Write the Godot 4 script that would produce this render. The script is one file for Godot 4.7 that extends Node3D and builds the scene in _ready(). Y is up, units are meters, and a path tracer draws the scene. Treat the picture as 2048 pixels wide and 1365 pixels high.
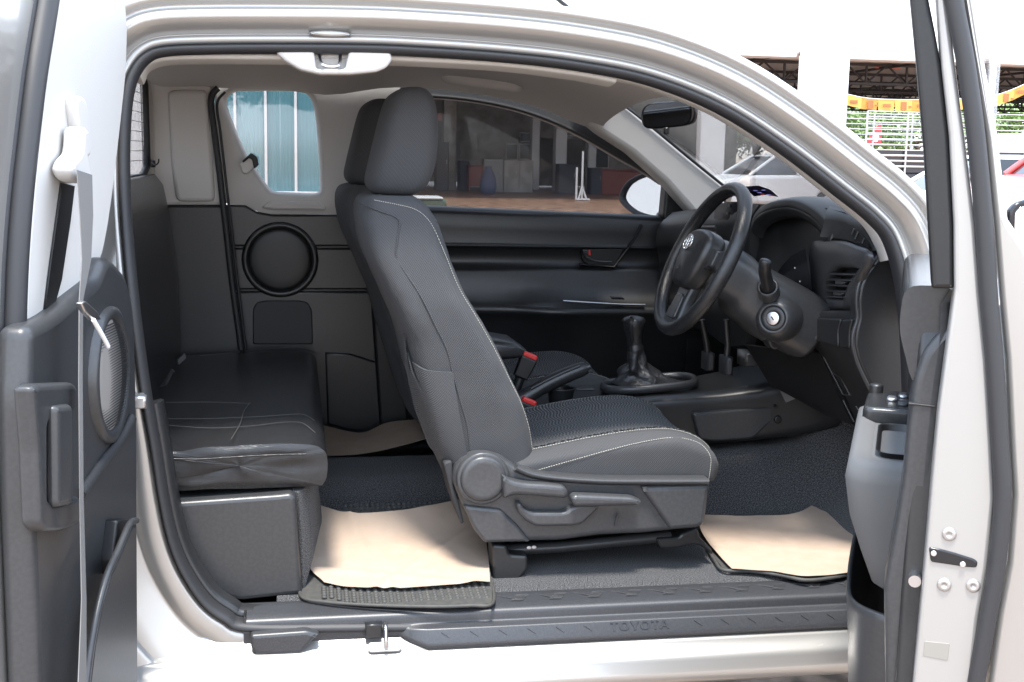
extends Node3D
# A silver extended-cab pickup with both near-side doors open, seen from the side, in a dealer's yard.
# Metres, y up; x runs to the front of the truck, z towards the viewer; z = 0 is the plane of the door opening.

class MB:
	var v := PackedVector3Array()
	var n := PackedVector3Array()
	var uv := PackedVector2Array()
	var idx := PackedInt32Array()
	var xf := Transform3D.IDENTITY
	func grid(rows: Array, wu := false, wv := false) -> void:
		var rn: int = rows.size()
		var cn: int = rows[0].size()
		var nr := rn + (1 if wv else 0)
		var nc := cn + (1 if wu else 0)
		var base := v.size()
		var p := PackedVector3Array()
		p.resize(nr * nc)
		for i in nr:
			var row = rows[i % rn]
			for j in nc:
				p[i * nc + j] = xf * Vector3(row[j % cn])
		var nn := PackedVector3Array()
		nn.resize(nr * nc)
		for i in nr - 1:
			for j in nc - 1:
				var a := i * nc + j
				var c := a + nc + 1
				var f := (p[a + nc] - p[a + 1]).cross(p[c] - p[a])
				nn[a] += f
				nn[a + 1] += f
				nn[c] += f
				nn[a + nc] += f
				idx.append_array([base + a, base + a + 1, base + c, base + a, base + c, base + a + nc])
		if wu:
			for i in nr:
				var s: Vector3 = nn[i * nc] + nn[i * nc + nc - 1]
				nn[i * nc] = s
				nn[i * nc + nc - 1] = s
		if wv:
			for j in nc:
				var s: Vector3 = nn[j] + nn[(nr - 1) * nc + j]
				nn[j] = s
				nn[(nr - 1) * nc + j] = s
		var us := PackedFloat32Array([0.0])
		var mi := nr / 2
		for j in range(1, nc):
			us.append(us[j - 1] + p[mi * nc + j].distance_to(p[mi * nc + j - 1]))
		var vs := PackedFloat32Array([0.0])
		var mj := nc / 2
		for i in range(1, nr):
			vs.append(vs[i - 1] + p[i * nc + mj].distance_to(p[(i - 1) * nc + mj]))
		for i in nr:
			for j in nc:
				uv.append(Vector2(us[j], vs[i]))
				var q: Vector3 = nn[i * nc + j]
				n.append(q.normalized() if q.length_squared() > 1e-20 else Vector3.UP)
		v.append_array(p)
	func tri_fan(ring, centre: Vector3) -> void:
		var rows := [[], []]
		for q in ring:
			rows[0].append(q)
			rows[1].append(centre)
		grid(rows, true)
	func poly(o: PackedVector2Array, z: float, front := true) -> void:
		var t := Geometry2D.triangulate_polygon(o)
		var base := v.size()
		var nm := (xf.basis * Vector3(0, 0, 1 if front else -1)).normalized()
		for q in o:
			v.append(xf * Vector3(q.x, q.y, z))
			n.append(nm)
			uv.append(q)
		for k in range(0, t.size(), 3):
			var a := v[base + t[k]]
			var b := v[base + t[k + 1]]
			var c := v[base + t[k + 2]]
			if (c - a).cross(b - a).dot(nm) >= 0:
				idx.append_array([base + t[k], base + t[k + 1], base + t[k + 2]])
			else:
				idx.append_array([base + t[k], base + t[k + 2], base + t[k + 1]])
	static func inset(o: PackedVector2Array, d: float) -> PackedVector2Array:
		var r := PackedVector2Array()
		var m := o.size()
		for i in m:
			var e1 := (o[i] - o[(i + m - 1) % m]).normalized()
			var e2 := (o[(i + 1) % m] - o[i]).normalized()
			var b := (Vector2(-e1.y, e1.x) + Vector2(-e2.y, e2.x))
			if b.length() < 1e-6:
				b = Vector2(-e1.y, e1.x)
			b = b.normalized()
			var k := maxf(b.dot(Vector2(-e1.y, e1.x)), 0.6)
			r.append(o[i] + b * d / k)
		return r
	static func ccw(o: PackedVector2Array) -> PackedVector2Array:
		var s := 0.0
		for i in o.size():
			s += o[i].cross(o[(i + 1) % o.size()])
		if s < 0:
			var q := o.duplicate()
			q.reverse()
			return q
		return o
	# a plate of outline o between depths z0 < z1 with rounded rims; dome > 0 swells the front
	func extrude(o_: PackedVector2Array, z0: float, z1: float, r := 0.004, dome := 0.0, seg := 3) -> void:
		var o := ccw(o_)
		r = minf(r, (z1 - z0) * 0.49)
		var rows := []
		var prof := []
		for k in seg + 1:
			var a := PI / 2 * k / seg
			prof.append(Vector2(r * (1 - sin(a)), z0 + r * (1 - cos(a))))
		for k in seg + 1:
			var a := PI / 2 * k / seg
			prof.append(Vector2(r * (1 - cos(a)), z1 - r * (1 - sin(a))))
		for q in prof:
			var row := PackedVector3Array()
			for w in inset(o, q.x):
				row.append(Vector3(w.x, w.y, q.y))
			rows.append(row)
		var ringv := inset(o, r)
		if dome > 0:
			var c := Vector2.ZERO
			for w in ringv:
				c += w
			c /= ringv.size()
			for k in range(1, 6):
				var s := 1.0 - k / 5.0
				var row := PackedVector3Array()
				for w in ringv:
					var q := c + (w - c) * s
					row.append(Vector3(q.x, q.y, z1 + dome * (1 - s * s)))
				rows.append(row)
		grid(rows, true)
		for q in Geometry2D.offset_polygon(o, -r * 0.999, Geometry2D.JOIN_MITER):
			if not Geometry2D.is_polygon_clockwise(q):
				poly(q, z0, false)
				if dome <= 0:
					poly(q, z1, true)
	func box(c: Vector3, s: Vector3, r := 0.003) -> void:
		var h := s / 2
		extrude(PackedVector2Array([Vector2(c.x - h.x, c.y - h.y), Vector2(c.x + h.x, c.y - h.y), Vector2(c.x + h.x, c.y + h.y), Vector2(c.x - h.x, c.y + h.y)]), c.z - h.z, c.z + h.z, minf(r, minf(h.x, h.y) * 0.9), 0, 1)
	# profile (a along the path's side vector N, b along T x N)
	func sweep(path: Array, prof: PackedVector2Array, up: Vector3, closed := false, pclosed := true, bs = null, caps := true) -> void:
		var rows := []
		var m := path.size()
		for i in m:
			var t: Vector3
			if closed:
				t = path[(i + 1) % m] - path[(i + m - 1) % m]
			else:
				t = path[mini(i + 1, m - 1)] - path[maxi(i - 1, 0)]
			t = t.normalized()
			var nn := (up - t * up.dot(t)).normalized()
			var b := t.cross(nn)
			var k: float = 1.0 if bs == null else bs[i]
			var row := PackedVector3Array()
			for q in prof:
				row.append(path[i] + nn * q.x + b * (q.y * k if q.y < 0 else q.y))
			rows.append(row)
		grid(rows, pclosed, closed)
		if caps and pclosed and not closed:
			for e in [0, m - 1]:
				var c := Vector3.ZERO
				for q in rows[e]:
					c += q
				tri_fan(rows[e], c / rows[e].size())
	func tube(path: Array, r, seg := 8, closed := false) -> void:
		var rows := []
		var m := path.size()
		var nn := Vector3.ZERO
		for i in m:
			var t: Vector3
			if closed:
				t = path[(i + 1) % m] - path[(i + m - 1) % m]
			else:
				t = path[mini(i + 1, m - 1)] - path[maxi(i - 1, 0)]
			t = t.normalized()
			if nn == Vector3.ZERO:
				nn = t.cross(Vector3(0.31, 0.9, 0.23)).normalized()
			nn = (nn - t * nn.dot(t)).normalized()
			var b := t.cross(nn)
			var rr: float = r[i] if r is Array else r
			var row := PackedVector3Array()
			for k in seg:
				var a := TAU * k / seg
				row.append(path[i] + (nn * cos(a) + b * sin(a)) * rr)
			rows.append(row)
		grid(rows, true, closed)
		if not closed:
			tri_fan(rows[0], path[0])
			tri_fan(rows[m - 1], path[m - 1])
	func lathe(prof: PackedVector2Array, seg := 24) -> void:   # about local y, (radius, height)
		var rows := []
		for q in prof:
			var row := PackedVector3Array()
			for k in seg:
				var a := TAU * k / seg
				row.append(Vector3(cos(a) * q.x, q.y, sin(a) * q.x))
			rows.append(row)
		grid(rows, true)
	# upholstered body: sections [front or top point A, back or bottom point B, half width, dent of the A side], z centre, exponent
	func slab(secs: Array, zc: float, ex := 0.45, m := 40, wob := 0.0) -> void:
		var rows := []
		var f := FastNoiseLite.new()
		f.seed = 5
		f.frequency = 9.0
		for s in secs:
			var row := PackedVector3Array()
			var a: Vector2 = s[0]
			var b: Vector2 = s[1]
			for k in m:
				var t := TAU * k / m
				var cz := signf(cos(t)) * pow(absf(cos(t)), ex)
				var q := signf(sin(t)) * pow(absf(sin(t)), ex)
				var d: float = s[3] * clampf(1.0 - pow(absf(cz) / 0.72, 3.0), 0, 1) if q > 0 else 0.0
				var w: Vector2 = b.lerp(a, (q + 1) / 2) + (b - a).normalized() * d
				if wob > 0 and q > 0:
					w += (b - a).normalized() * 0.004 * exp(-pow((absf(cz) - 0.765) / 0.03, 2.0))
				var ch: float = s[4] if s.size() > 4 else zc
				if wob > 0:
					var k2 := f.get_noise_3d(w.x, w.y, cz * s[2]) * wob + f.get_noise_3d(w.x * 3.0, w.y * 3.0, cz * s[2] * 3.0) * wob * 0.4
					w += (a - b).normalized() * k2 * q
					cz += k2 / s[2] * signf(cz)
				row.append(Vector3(w.x, w.y, ch + cz * s[2]))
			rows.append(row)
		grid(rows, true)
		for e in [0, rows.size() - 1]:
			var c := Vector3.ZERO
			for q in rows[e]:
				c += q
			tri_fan(rows[e], c / m)
	# a sheet with real thickness: grid rows, its copy moved by off, and the rim
	func shell(rows: Array, off: Vector3) -> void:
		grid(rows)
		var back := []
		for r in rows:
			var q := PackedVector3Array()
			for w in r:
				q.append(Vector3(w) + off)
			back.append(q)
		var bk := back.duplicate()
		bk.reverse()
		grid(bk)
		var l := rows.size() - 1
		var c: int = rows[0].size() - 1
		grid([rows[0], back[0]])
		grid([back[l], rows[l]])
		var e1 := [[], []]
		var e2 := [[], []]
		for i in rows.size():
			e1[0].append(back[i][0])
			e1[1].append(rows[i][0])
			e2[0].append(rows[i][c])
			e2[1].append(back[i][c])
		grid(e1)
		grid(e2)
	func mesh() -> ArrayMesh:
		var a := []
		a.resize(Mesh.ARRAY_MAX)
		a[Mesh.ARRAY_VERTEX] = v
		a[Mesh.ARRAY_NORMAL] = n
		a[Mesh.ARRAY_TEX_UV] = uv
		a[Mesh.ARRAY_INDEX] = idx
		var m := ArrayMesh.new()
		m.add_surface_from_arrays(Mesh.PRIMITIVE_TRIANGLES, a)
		return m

func P(a: Array) -> PackedVector2Array:
	var r := PackedVector2Array()
	for i in range(0, a.size(), 2):
		r.append(Vector2(a[i], a[i + 1]))
	return r
func V(a: Array) -> Array:
	var r := []
	for i in range(0, a.size(), 3):
		r.append(Vector3(a[i], a[i + 1], a[i + 2]))
	return r
# Catmull-Rom through the points
func cr(p, k := 6, closed := false):
	var r := []
	var m: int = p.size()
	for i in (m if closed else m - 1):
		var p0 = p[(i + m - 1) % m] if closed else p[maxi(i - 1, 0)]
		var p1 = p[i]
		var p2 = p[(i + 1) % m]
		var p3 = p[(i + 2) % m] if closed else p[mini(i + 2, m - 1)]
		for j in k:
			var t := float(j) / k
			r.append(0.5 * (2.0 * p1 + (p2 - p0) * t + (2.0 * p0 - 5.0 * p1 + 4.0 * p2 - p3) * t * t + (3.0 * p1 - p0 - 3.0 * p2 + p3) * t * t * t))
	if not closed:
		r.append(p[m - 1])
	if p[0] is Vector2:
		return PackedVector2Array(r)
	return r
# rounded corners
func rc(o: PackedVector2Array, rad: float, k := 4) -> PackedVector2Array:
	var r := PackedVector2Array()
	var m := o.size()
	for i in m:
		var a := o[(i + m - 1) % m]
		var b := o[i]
		var c := o[(i + 1) % m]
		var d := minf(rad, minf(a.distance_to(b), b.distance_to(c)) * 0.45)
		var p := b + (a - b).normalized() * d
		var q := b + (c - b).normalized() * d
		for j in k + 1:
			var t := float(j) / k
			r.append(p.lerp(b, t).lerp(b.lerp(q, t), t))
	return r
# points where rays from c meet a star-shaped loop
func radial(c: Vector2, o: PackedVector2Array, m: int) -> PackedVector2Array:
	var r := PackedVector2Array()
	for k in m:
		var d := Vector2(cos(TAU * k / m), sin(TAU * k / m))
		var best := 0.0
		for i in o.size():
			var h = Geometry2D.segment_intersects_segment(c, c + d * 30.0, o[i], o[(i + 1) % o.size()])
			if h != null:
				best = maxf(best, c.distance_to(h))
		r.append(c + d * best)
	return r
func lift(o, z: float) -> Array:
	var r := []
	for q in o:
		r.append(Vector3(q.x, q.y, z))
	return r
func ell(c: Vector2, rx: float, ry: float, m := 32) -> PackedVector2Array:
	var r := PackedVector2Array()
	for k in m:
		r.append(c + Vector2(cos(TAU * k / m) * rx, sin(TAU * k / m) * ry))
	return r
func circ(r: float, m := 10, c := Vector2.ZERO) -> PackedVector2Array:
	return ell(c, r, r, m)

func node(parent: Node, called: String, at := Vector3.ZERO) -> Node3D:
	var o := Node3D.new()
	o.name = called
	parent.add_child(o, true)
	o.position = at
	return o
func part(parent: Node, called: String, b: MB, m: Material, label := "") -> MeshInstance3D:
	var o := MeshInstance3D.new()
	o.name = called
	o.mesh = b.mesh()
	o.material_override = m
	o.cast_shadow = GeometryInstance3D.SHADOW_CASTING_SETTING_ON
	parent.add_child(o, true)
	if label:
		o.set_meta("label", label)
	return o
var used := {}
func numbered(s: String) -> String:
	used[s] = used.get(s, 0) + 1
	return s if used[s] == 1 else "%s_%03d" % [s, used[s] - 1]
func tag(o: Node, label: String, category: String, group := "", kind := ""):
	if label: o.set_meta("label", label)
	if category: o.set_meta("category", category)
	if group: o.set_meta("group", group)
	if kind: o.set_meta("kind", kind)
	return o
func thing(called: String, label: String, category: String, at := Vector3.ZERO, group := "") -> Node3D:
	return tag(node(self, numbered(called), at), label, category, group)
func solo(called: String, b: MB, m: Material, label: String, category: String, group := "") -> MeshInstance3D:
	return tag(part(self, numbered(called), b, m), label, category, group)
func struct(called: String, b: MB, m: Material) -> MeshInstance3D:
	return tag(part(self, numbered(called), b, m), "", "", "", "structure")


var M := {}
func lin(r: float, g: float, b: float, a := 1.0) -> Color:
	var c := Color(r, g, b).linear_to_srgb()
	c.a = a
	return c
func mat(called: String, c: Color, rough := 0.5, metal := 0.0) -> StandardMaterial3D:
	var m := StandardMaterial3D.new()
	m.resource_name = called
	m.albedo_color = c
	m.roughness = rough
	m.metallic = metal
	M[called] = m
	return m
func noise_tex(freq: float, kind: int, size := 512, normal := false, bump := 4.0, oct := 3, sd := 1, ramp = null) -> NoiseTexture2D:
	var f := FastNoiseLite.new()
	f.noise_type = kind
	f.frequency = freq
	f.fractal_octaves = oct
	f.seed = sd
	var t := NoiseTexture2D.new()
	t.width = size
	t.height = size
	t.seamless = true
	t.noise = f
	if ramp != null:
		var g := Gradient.new()
		g.offsets = PackedFloat32Array(ramp[0])
		g.colors = PackedColorArray(ramp[1])
		t.color_ramp = g
	if normal:
		t.as_normal_map = true
		t.bump_strength = bump
	return t
func tri(m: StandardMaterial3D, tile: float) -> void:
	m.uv1_triplanar = true
	m.uv1_scale = Vector3.ONE / tile
func bumpy(m: StandardMaterial3D, t: Texture2D, k: float) -> void:
	m.normal_enabled = true
	m.normal_texture = t
	m.normal_scale = k
func image_tex(w: int, h: int, f: Callable, normal := false, k := 4.0) -> ImageTexture:
	var im := Image.create(w, h, false, Image.FORMAT_RGBA8)
	for y in h:
		for x in w:
			im.set_pixel(x, y, f.call(x, y))
	if normal:
		im.bump_map_to_normal_map(k)
	return ImageTexture.create_from_image(im)

func materials() -> void:
	var grain := noise_tex(0.06, FastNoiseLite.TYPE_CELLULAR, 512, true, 3.0, 2, 3)
	var wear := noise_tex(0.008, FastNoiseLite.TYPE_SIMPLEX, 512, false, 1, 4, 5, [[0.2, 0.8], [Color(0.92, 0.92, 0.92), Color(1, 1, 1)]])
	var m: StandardMaterial3D
	m = mat("silver_paint", lin(0.37, 0.357, 0.338), 0.33, 0.62)
	m.clearcoat_enabled = true
	m.clearcoat = 0.7
	m.clearcoat_roughness = 0.08
	m = mat("rubber_black", lin(0.022, 0.022, 0.024), 0.55)
	m = mat("gloss_black", lin(0.012, 0.012, 0.014), 0.18)
	for a in [["plastic_dark", 0.020, 0.35], ["plastic_black", 0.010, 0.42], ["plastic_grey", 0.056, 0.34], ["plastic_mid", 0.041, 0.35], ["plastic_smooth", 0.03, 0.27]]:
		m = mat(a[0], lin(a[1], a[1] * 1.02, a[1] * 1.07), a[2])
		m.albedo_texture = wear
		bumpy(m, grain, 0.07)
		tri(m, 0.05)
	m = mat("beige_trim", lin(0.56, 0.54, 0.51), 0.5)
	bumpy(m, grain, 0.2)
	tri(m, 0.12)
	m = mat("headliner", lin(0.70, 0.67, 0.635), 0.95)
	m.albedo_texture = noise_tex(0.35, FastNoiseLite.TYPE_SIMPLEX, 512, false, 1, 2, 7, [[0.2, 0.8], [Color(0.88, 0.88, 0.88), Color(1, 1, 1)]])
	tri(m, 0.12)
	m = mat("door_paint", lin(0.345, 0.335, 0.318), 0.33, 0.42)
	m.clearcoat_enabled = true
	m.clearcoat = 0.6
	# seat cloth: a fine twill
	var rng := RandomNumberGenerator.new()
	rng.seed = 11
	var twill := func(x: int, y: int) -> Color:
		var a := 0.5 + 0.5 * sin(TAU * (x + y) / 8.0)
		var b := 0.5 + 0.5 * sin(TAU * (x - y) / 16.0)
		var k := 0.56 + 0.36 * a + 0.08 * b + rng.randf_range(-0.05, 0.05)
		return Color(k, k, k)
	var tw := image_tex(128, 128, twill)
	var twn := image_tex(128, 128, twill, true, 3.0)
	m = mat("cloth", lin(0.076, 0.077, 0.081), 0.84)
	m.albedo_texture = tw
	bumpy(m, twn, 0.8)
	m.uv1_scale = Vector3(14, 14, 1)
	m.rim_enabled = true
	m.rim = 0.25
	m.rim_tint = 0.6
	# ribbed wave cloth of the seat centres
	var ribs := func(x: int, y: int) -> Color:
		var w := 10.0 * sin(TAU * x / 128.0) + 4.0 * sin(TAU * (x * 2 + y) / 256.0)
		var a := pow(0.5 + 0.5 * sin(TAU * (y + w) / 16.0), 0.7)
		var b := 0.5 + 0.5 * sin(TAU * x / 16.0)
		var k := 0.18 + 0.74 * a * (0.45 + 0.55 * b) + rng.randf_range(-0.04, 0.04)
		return Color(k, k, k)
	m = mat("cloth_ribbed", lin(0.19, 0.19, 0.195), 0.88)
	m.albedo_texture = image_tex(256, 256, ribs)
	bumpy(m, image_tex(256, 256, ribs, true, 5.0), 1.0)
	m.uv1_scale = Vector3(8, 8, 1)
	m.rim_enabled = true
	m.rim = 0.2
	m = mat("thread", lin(0.46, 0.44, 0.38), 0.8)
	m = mat("armrest_cloth", lin(0.10, 0.10, 0.10), 0.85)
	m = mat("door_leaf", lin(0.13, 0.115, 0.10), 0.6)
	m = mat("thread_grey", lin(0.065, 0.062, 0.06), 0.8)
	m = mat("galvanised", lin(0.42, 0.42, 0.42), 0.5, 0.3)
	m = mat("leather", lin(0.018, 0.018, 0.019), 0.23)
	m.albedo_texture = wear
	bumpy(m, noise_tex(0.09, FastNoiseLite.TYPE_CELLULAR, 512, true, 5.0, 2, 9), 0.7)
	tri(m, 0.09)
	m = mat("leather_soft", lin(0.02, 0.02, 0.022), 0.42)
	bumpy(m, noise_tex(0.02, FastNoiseLite.TYPE_SIMPLEX, 512, true, 10.0, 3, 12), 0.5)
	tri(m, 0.2)
	# carpet
	var speck := [[0.25, 0.5, 0.62, 0.8], [Color(0.35, 0.35, 0.37), Color(0.7, 0.7, 0.72), Color(0.9, 0.9, 0.9), Color(2.0, 2.0, 1.95)]]
	m = mat("carpet", lin(0.145, 0.145, 0.150), 1.0)
	m.albedo_texture = noise_tex(0.075, FastNoiseLite.TYPE_SIMPLEX, 1024, false, 1, 3, 21, [[0.25, 0.5, 0.75], [Color(0.22, 0.22, 0.24), Color(0.55, 0.55, 0.57), Color(1, 1, 0.97)]])
	bumpy(m, noise_tex(0.075, FastNoiseLite.TYPE_SIMPLEX, 1024, true, 10.0, 3, 21), 1.0)
	tri(m, 0.32)
	m.rim_enabled = true
	m.rim = 0.35
	m = mat("rubber_mat", lin(0.060, 0.060, 0.058), 0.65)
	m.albedo_texture = noise_tex(0.02, FastNoiseLite.TYPE_SIMPLEX, 512, false, 1, 4, 31, [[0.3, 0.75], [Color(0.88, 0.88, 0.88), Color(1, 0.98, 0.95)]])
	tri(m, 0.25)
	m = mat("paper", lin(0.40, 0.31, 0.24), 0.9)
	m.albedo_texture = noise_tex(0.01, FastNoiseLite.TYPE_SIMPLEX, 512, false, 1, 5, 33, [[0.2, 0.8], [Color(0.97, 0.965, 0.96), Color(1, 1, 1)]])
	bumpy(m, noise_tex(0.006, FastNoiseLite.TYPE_SIMPLEX, 512, true, 6.0, 4, 34), 0.25)
	tri(m, 0.4)
	m.backlight_enabled = true
	m.backlight = Color(0.10, 0.07, 0.05)
	# sill plastic with scuffs and dust
	m = mat("sill_plastic", lin(0.048, 0.050, 0.055), 0.38)
	m.albedo_texture = noise_tex(0.012, FastNoiseLite.TYPE_SIMPLEX, 1024, false, 1, 5, 41, [[0.3, 0.6, 0.8], [Color(0.84, 0.84, 0.85), Color(0.90, 0.90, 0.90), Color(1, 0.99, 0.97)]])
	bumpy(m, grain, 0.12)
	tri(m, 0.08)
	m = mat("webbing", lin(0.16, 0.155, 0.15), 0.8)
	m = mat("webbing_dark", lin(0.03, 0.03, 0.032), 0.8)
	m = mat("chrome", lin(0.75, 0.75, 0.74), 0.12, 1.0)
	m = mat("steel", lin(0.55, 0.55, 0.56), 0.3, 1.0)
	m = mat("zinc", lin(0.6, 0.6, 0.6), 0.35, 0.9)
	m = mat("mirror", lin(0.92, 0.93, 0.95), 0.02, 1.0)
	m = mat("red_plastic", lin(0.62, 0.035, 0.03), 0.35)
	m = mat("amber_plastic", lin(0.26, 0.17, 0.02), 0.6)
	m = mat("white_print", lin(0.7, 0.7, 0.7), 0.5)
	m = mat("red_print", lin(0.6, 0.06, 0.06), 0.5)
	m = mat("blue_print", lin(0.25, 0.25, 0.6), 0.5)
	m = mat("lilac_print", lin(0.80, 0.76, 0.86), 0.5)
	m.backlight_enabled = true
	m.backlight = Color(0.8, 0.76, 0.86)
	m = mat("sticker_cream", lin(0.23, 0.215, 0.19), 0.45)
	m = mat("speaker_mesh", lin(0.30, 0.28, 0.26), 0.5, 0.2)
	# window glass with film
	for a in [["glass_side", 0.55, 0.030, 0.034, 0.044], ["glass_front", 0.42, 0.045, 0.047, 0.05], ["glass_rear", 0.52, 0.16, 0.16, 0.165], ["glass_quarter", 0.42, 0.03, 0.05, 0.055], ["glass_clear", 0.06, 0.3, 0.34, 0.34]]:
		m = mat(a[0], lin(a[2], a[3], a[4], a[1]), 0.03)
		m.transparency = BaseMaterial3D.TRANSPARENCY_ALPHA
		m.metallic_specular = 0.15 if a[0] == "glass_rear" else 0.22 if a[0] == "glass_side" else 0.5
	# the yard
	m = mat("yard_concrete", lin(0.36, 0.28, 0.222), 0.85)
	m.albedo_texture = noise_tex(0.02, FastNoiseLite.TYPE_SIMPLEX, 1024, false, 1, 6, 53, [[0.2, 0.5, 0.8], [Color(0.62, 0.61, 0.60), Color(0.86, 0.85, 0.84), Color(1, 1, 1)]])
	m.uv1_triplanar = true
	m.uv1_scale = Vector3.ONE / 3.0
	m = mat("paving", lin(0.46, 0.28, 0.19), 0.42)
	m.albedo_texture = noise_tex(0.012, FastNoiseLite.TYPE_SIMPLEX, 1024, false, 1, 6, 51, [[0.2, 0.5, 0.8], [Color(0.62, 0.60, 0.58), Color(0.86, 0.84, 0.82), Color(1, 1, 1)]])
	m.uv1_triplanar = true
	m.uv1_scale = Vector3.ONE / 7.0
	m = mat("asphalt", lin(0.30, 0.22, 0.17), 0.9)
	m.albedo_texture = noise_tex(0.1, FastNoiseLite.TYPE_SIMPLEX, 1024, false, 1, 4, 52, [[0.2, 0.5, 0.8], [Color(0.4, 0.38, 0.36), Color(0.7, 0.68, 0.66), Color(1, 1, 1)]])
	m.uv1_triplanar = true
	m.uv1_scale = Vector3.ONE / 2.0
	m = mat("white_wall", lin(0.80, 0.80, 0.79), 0.85)
	m = mat("cream_wall", lin(0.42, 0.41, 0.38), 0.9)
	m.albedo_texture = noise_tex(0.01, FastNoiseLite.TYPE_SIMPLEX, 512, false, 1, 5, 61, [[0.3, 0.7], [Color(0.86, 0.85, 0.83), Color(1, 1, 1)]])
	tri(m, 4.0)
	m = mat("roof_steel", lin(0.03, 0.03, 0.032), 0.6)
	m = mat("roof_sheet", lin(0.50, 0.50, 0.49), 0.55, 0.1)
	m = mat("teal_sheet", lin(0.12, 0.33, 0.39, 0.66), 0.4)
	m.transparency = BaseMaterial3D.TRANSPARENCY_ALPHA
	m = mat("white_metal", lin(0.78, 0.78, 0.78), 0.4)
	m = mat("bunting_orange", lin(0.98, 0.60, 0.16), 0.6)
	m.backlight_enabled = true
	m.backlight = Color(1.0, 0.75, 0.3)
	m = mat("bunting_print", lin(0.32, 0.13, 0.04), 0.6)
	for a in [["leaf_a", 0.15, 0.22, 0.075], ["leaf_b", 0.20, 0.29, 0.10], ["leaf_c", 0.05, 0.09, 0.03]]:
		m = mat(a[0], lin(a[1], a[2], a[3]), 0.6)
		m.backlight_enabled = true
		m.backlight = Color(0.18, 0.26, 0.06)
	m = mat("bark", lin(0.12, 0.09, 0.07), 0.9)
	m = mat("car_white", lin(0.78, 0.78, 0.77), 0.25)
	m.clearcoat_enabled = true
	m = mat("car_red", lin(0.55, 0.03, 0.025), 0.25)
	m.clearcoat_enabled = true
	m = mat("car_dark", lin(0.03, 0.03, 0.035), 0.3)
	m = mat("car_glass", lin(0.02, 0.025, 0.03), 0.06)
	m = mat("tyre", lin(0.02, 0.02, 0.02), 0.8)
	m = mat("cabinet_dark", lin(0.05, 0.055, 0.065), 0.6)
	m = mat("cabinet_grey", lin(0.28, 0.28, 0.27), 0.6)
	m = mat("wood_red", lin(0.25, 0.07, 0.05), 0.5)
	m = mat("blue_cloth", lin(0.10, 0.11, 0.18), 0.8)
	m = mat("sign_pink", lin(0.75, 0.25, 0.2), 0.6)
	m = mat("window_dark", lin(0.05, 0.08, 0.085), 0.1)
	m = mat("kerb_paint", lin(0.70, 0.70, 0.68), 0.8)
	m = mat("kerb_green", lin(0.12, 0.16, 0.11), 0.8)

func _ready() -> void:
	# camera
	var cam := Camera3D.new()
	cam.name = "camera"
	cam.transform = Transform3D(Basis(Vector3(0.985131, 0.018977, 0.170756), Vector3(0.007356, 0.988312, -0.152269), Vector3(-0.171650, 0.151261, 0.973476)), Vector3(-0.1, 1.55, 2.46))
	cam.fov = 30.5393
	cam.near = 0.05
	cam.far = 400.0
	add_child(cam)
	cam.current = true
	# hazy bright sky
	var env := Environment.new()
	env.background_mode = Environment.BG_SKY
	env.sky = Sky.new()
	var sk := ProceduralSkyMaterial.new()
	sk.sky_top_color = Color(0.77, 0.845, 0.95)
	sk.sky_horizon_color = Color(0.94, 0.955, 0.975)
	sk.sky_curve = 0.2
	sk.sky_energy_multiplier = 0.95
	sk.ground_horizon_color = Color(0.72, 0.66, 0.60)
	sk.ground_bottom_color = Color(0.5, 0.42, 0.36)
	env.sky.sky_material = sk
	env.tonemap_mode = Environment.TONE_MAPPER_LINEAR
	env.tonemap_exposure = 5.4
	env.sdfgi_enabled = true
	env.ssao_enabled = true
	env.ssil_enabled = true
	var we := WorldEnvironment.new()
	we.name = "world_environment"
	we.environment = env
	add_child(we)
	# high sun through thin haze, on the viewer's side
	var sun := DirectionalLight3D.new()
	sun.name = "sun"
	sun.light_energy = 0.5
	sun.light_angular_distance = 10.0
	sun.light_color = Color(1.0, 0.98, 0.95)
	sun.shadow_enabled = true
	add_child(sun)
	sun.look_at_from_position(Vector3(-0.4, 5.0, 1.35), Vector3.ZERO)
	materials()
	yard()
	truck()
	things_inside()
	background()


func yard() -> void:
	var b := MB.new()
	b.extrude(P([-150, -60, 150, -60, 150, 200, -150, 200]), -0.3, 0.0, 0.01)
	var o := struct("ground", b, M.yard_concrete)
	o.rotation.x = -PI / 2
	# terracotta paving of the showroom forecourt
	b = MB.new()
	b.extrude(P([-60, 13, 80, 13, 80, 66, -60, 66]), -0.1, 0.006, 0.002)
	o = struct("pavement", b, M.paving)
	o.rotation.x = -PI / 2


var T: Node3D   # the truck

func truck() -> void:
	T = thing("pickup_truck", "silver extended-cab pickup truck with its two near side doors wide open", "pickup truck")
	body()
	shell_inside()
	rear_bench()
	far_side()
	seat("driver_seat", 0.0, 0.0, true)
	seat("passenger_seat", -0.715, -0.02, false)
	console()
	dashboard()
	steering()
	rear_door()
	front_door()

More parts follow.
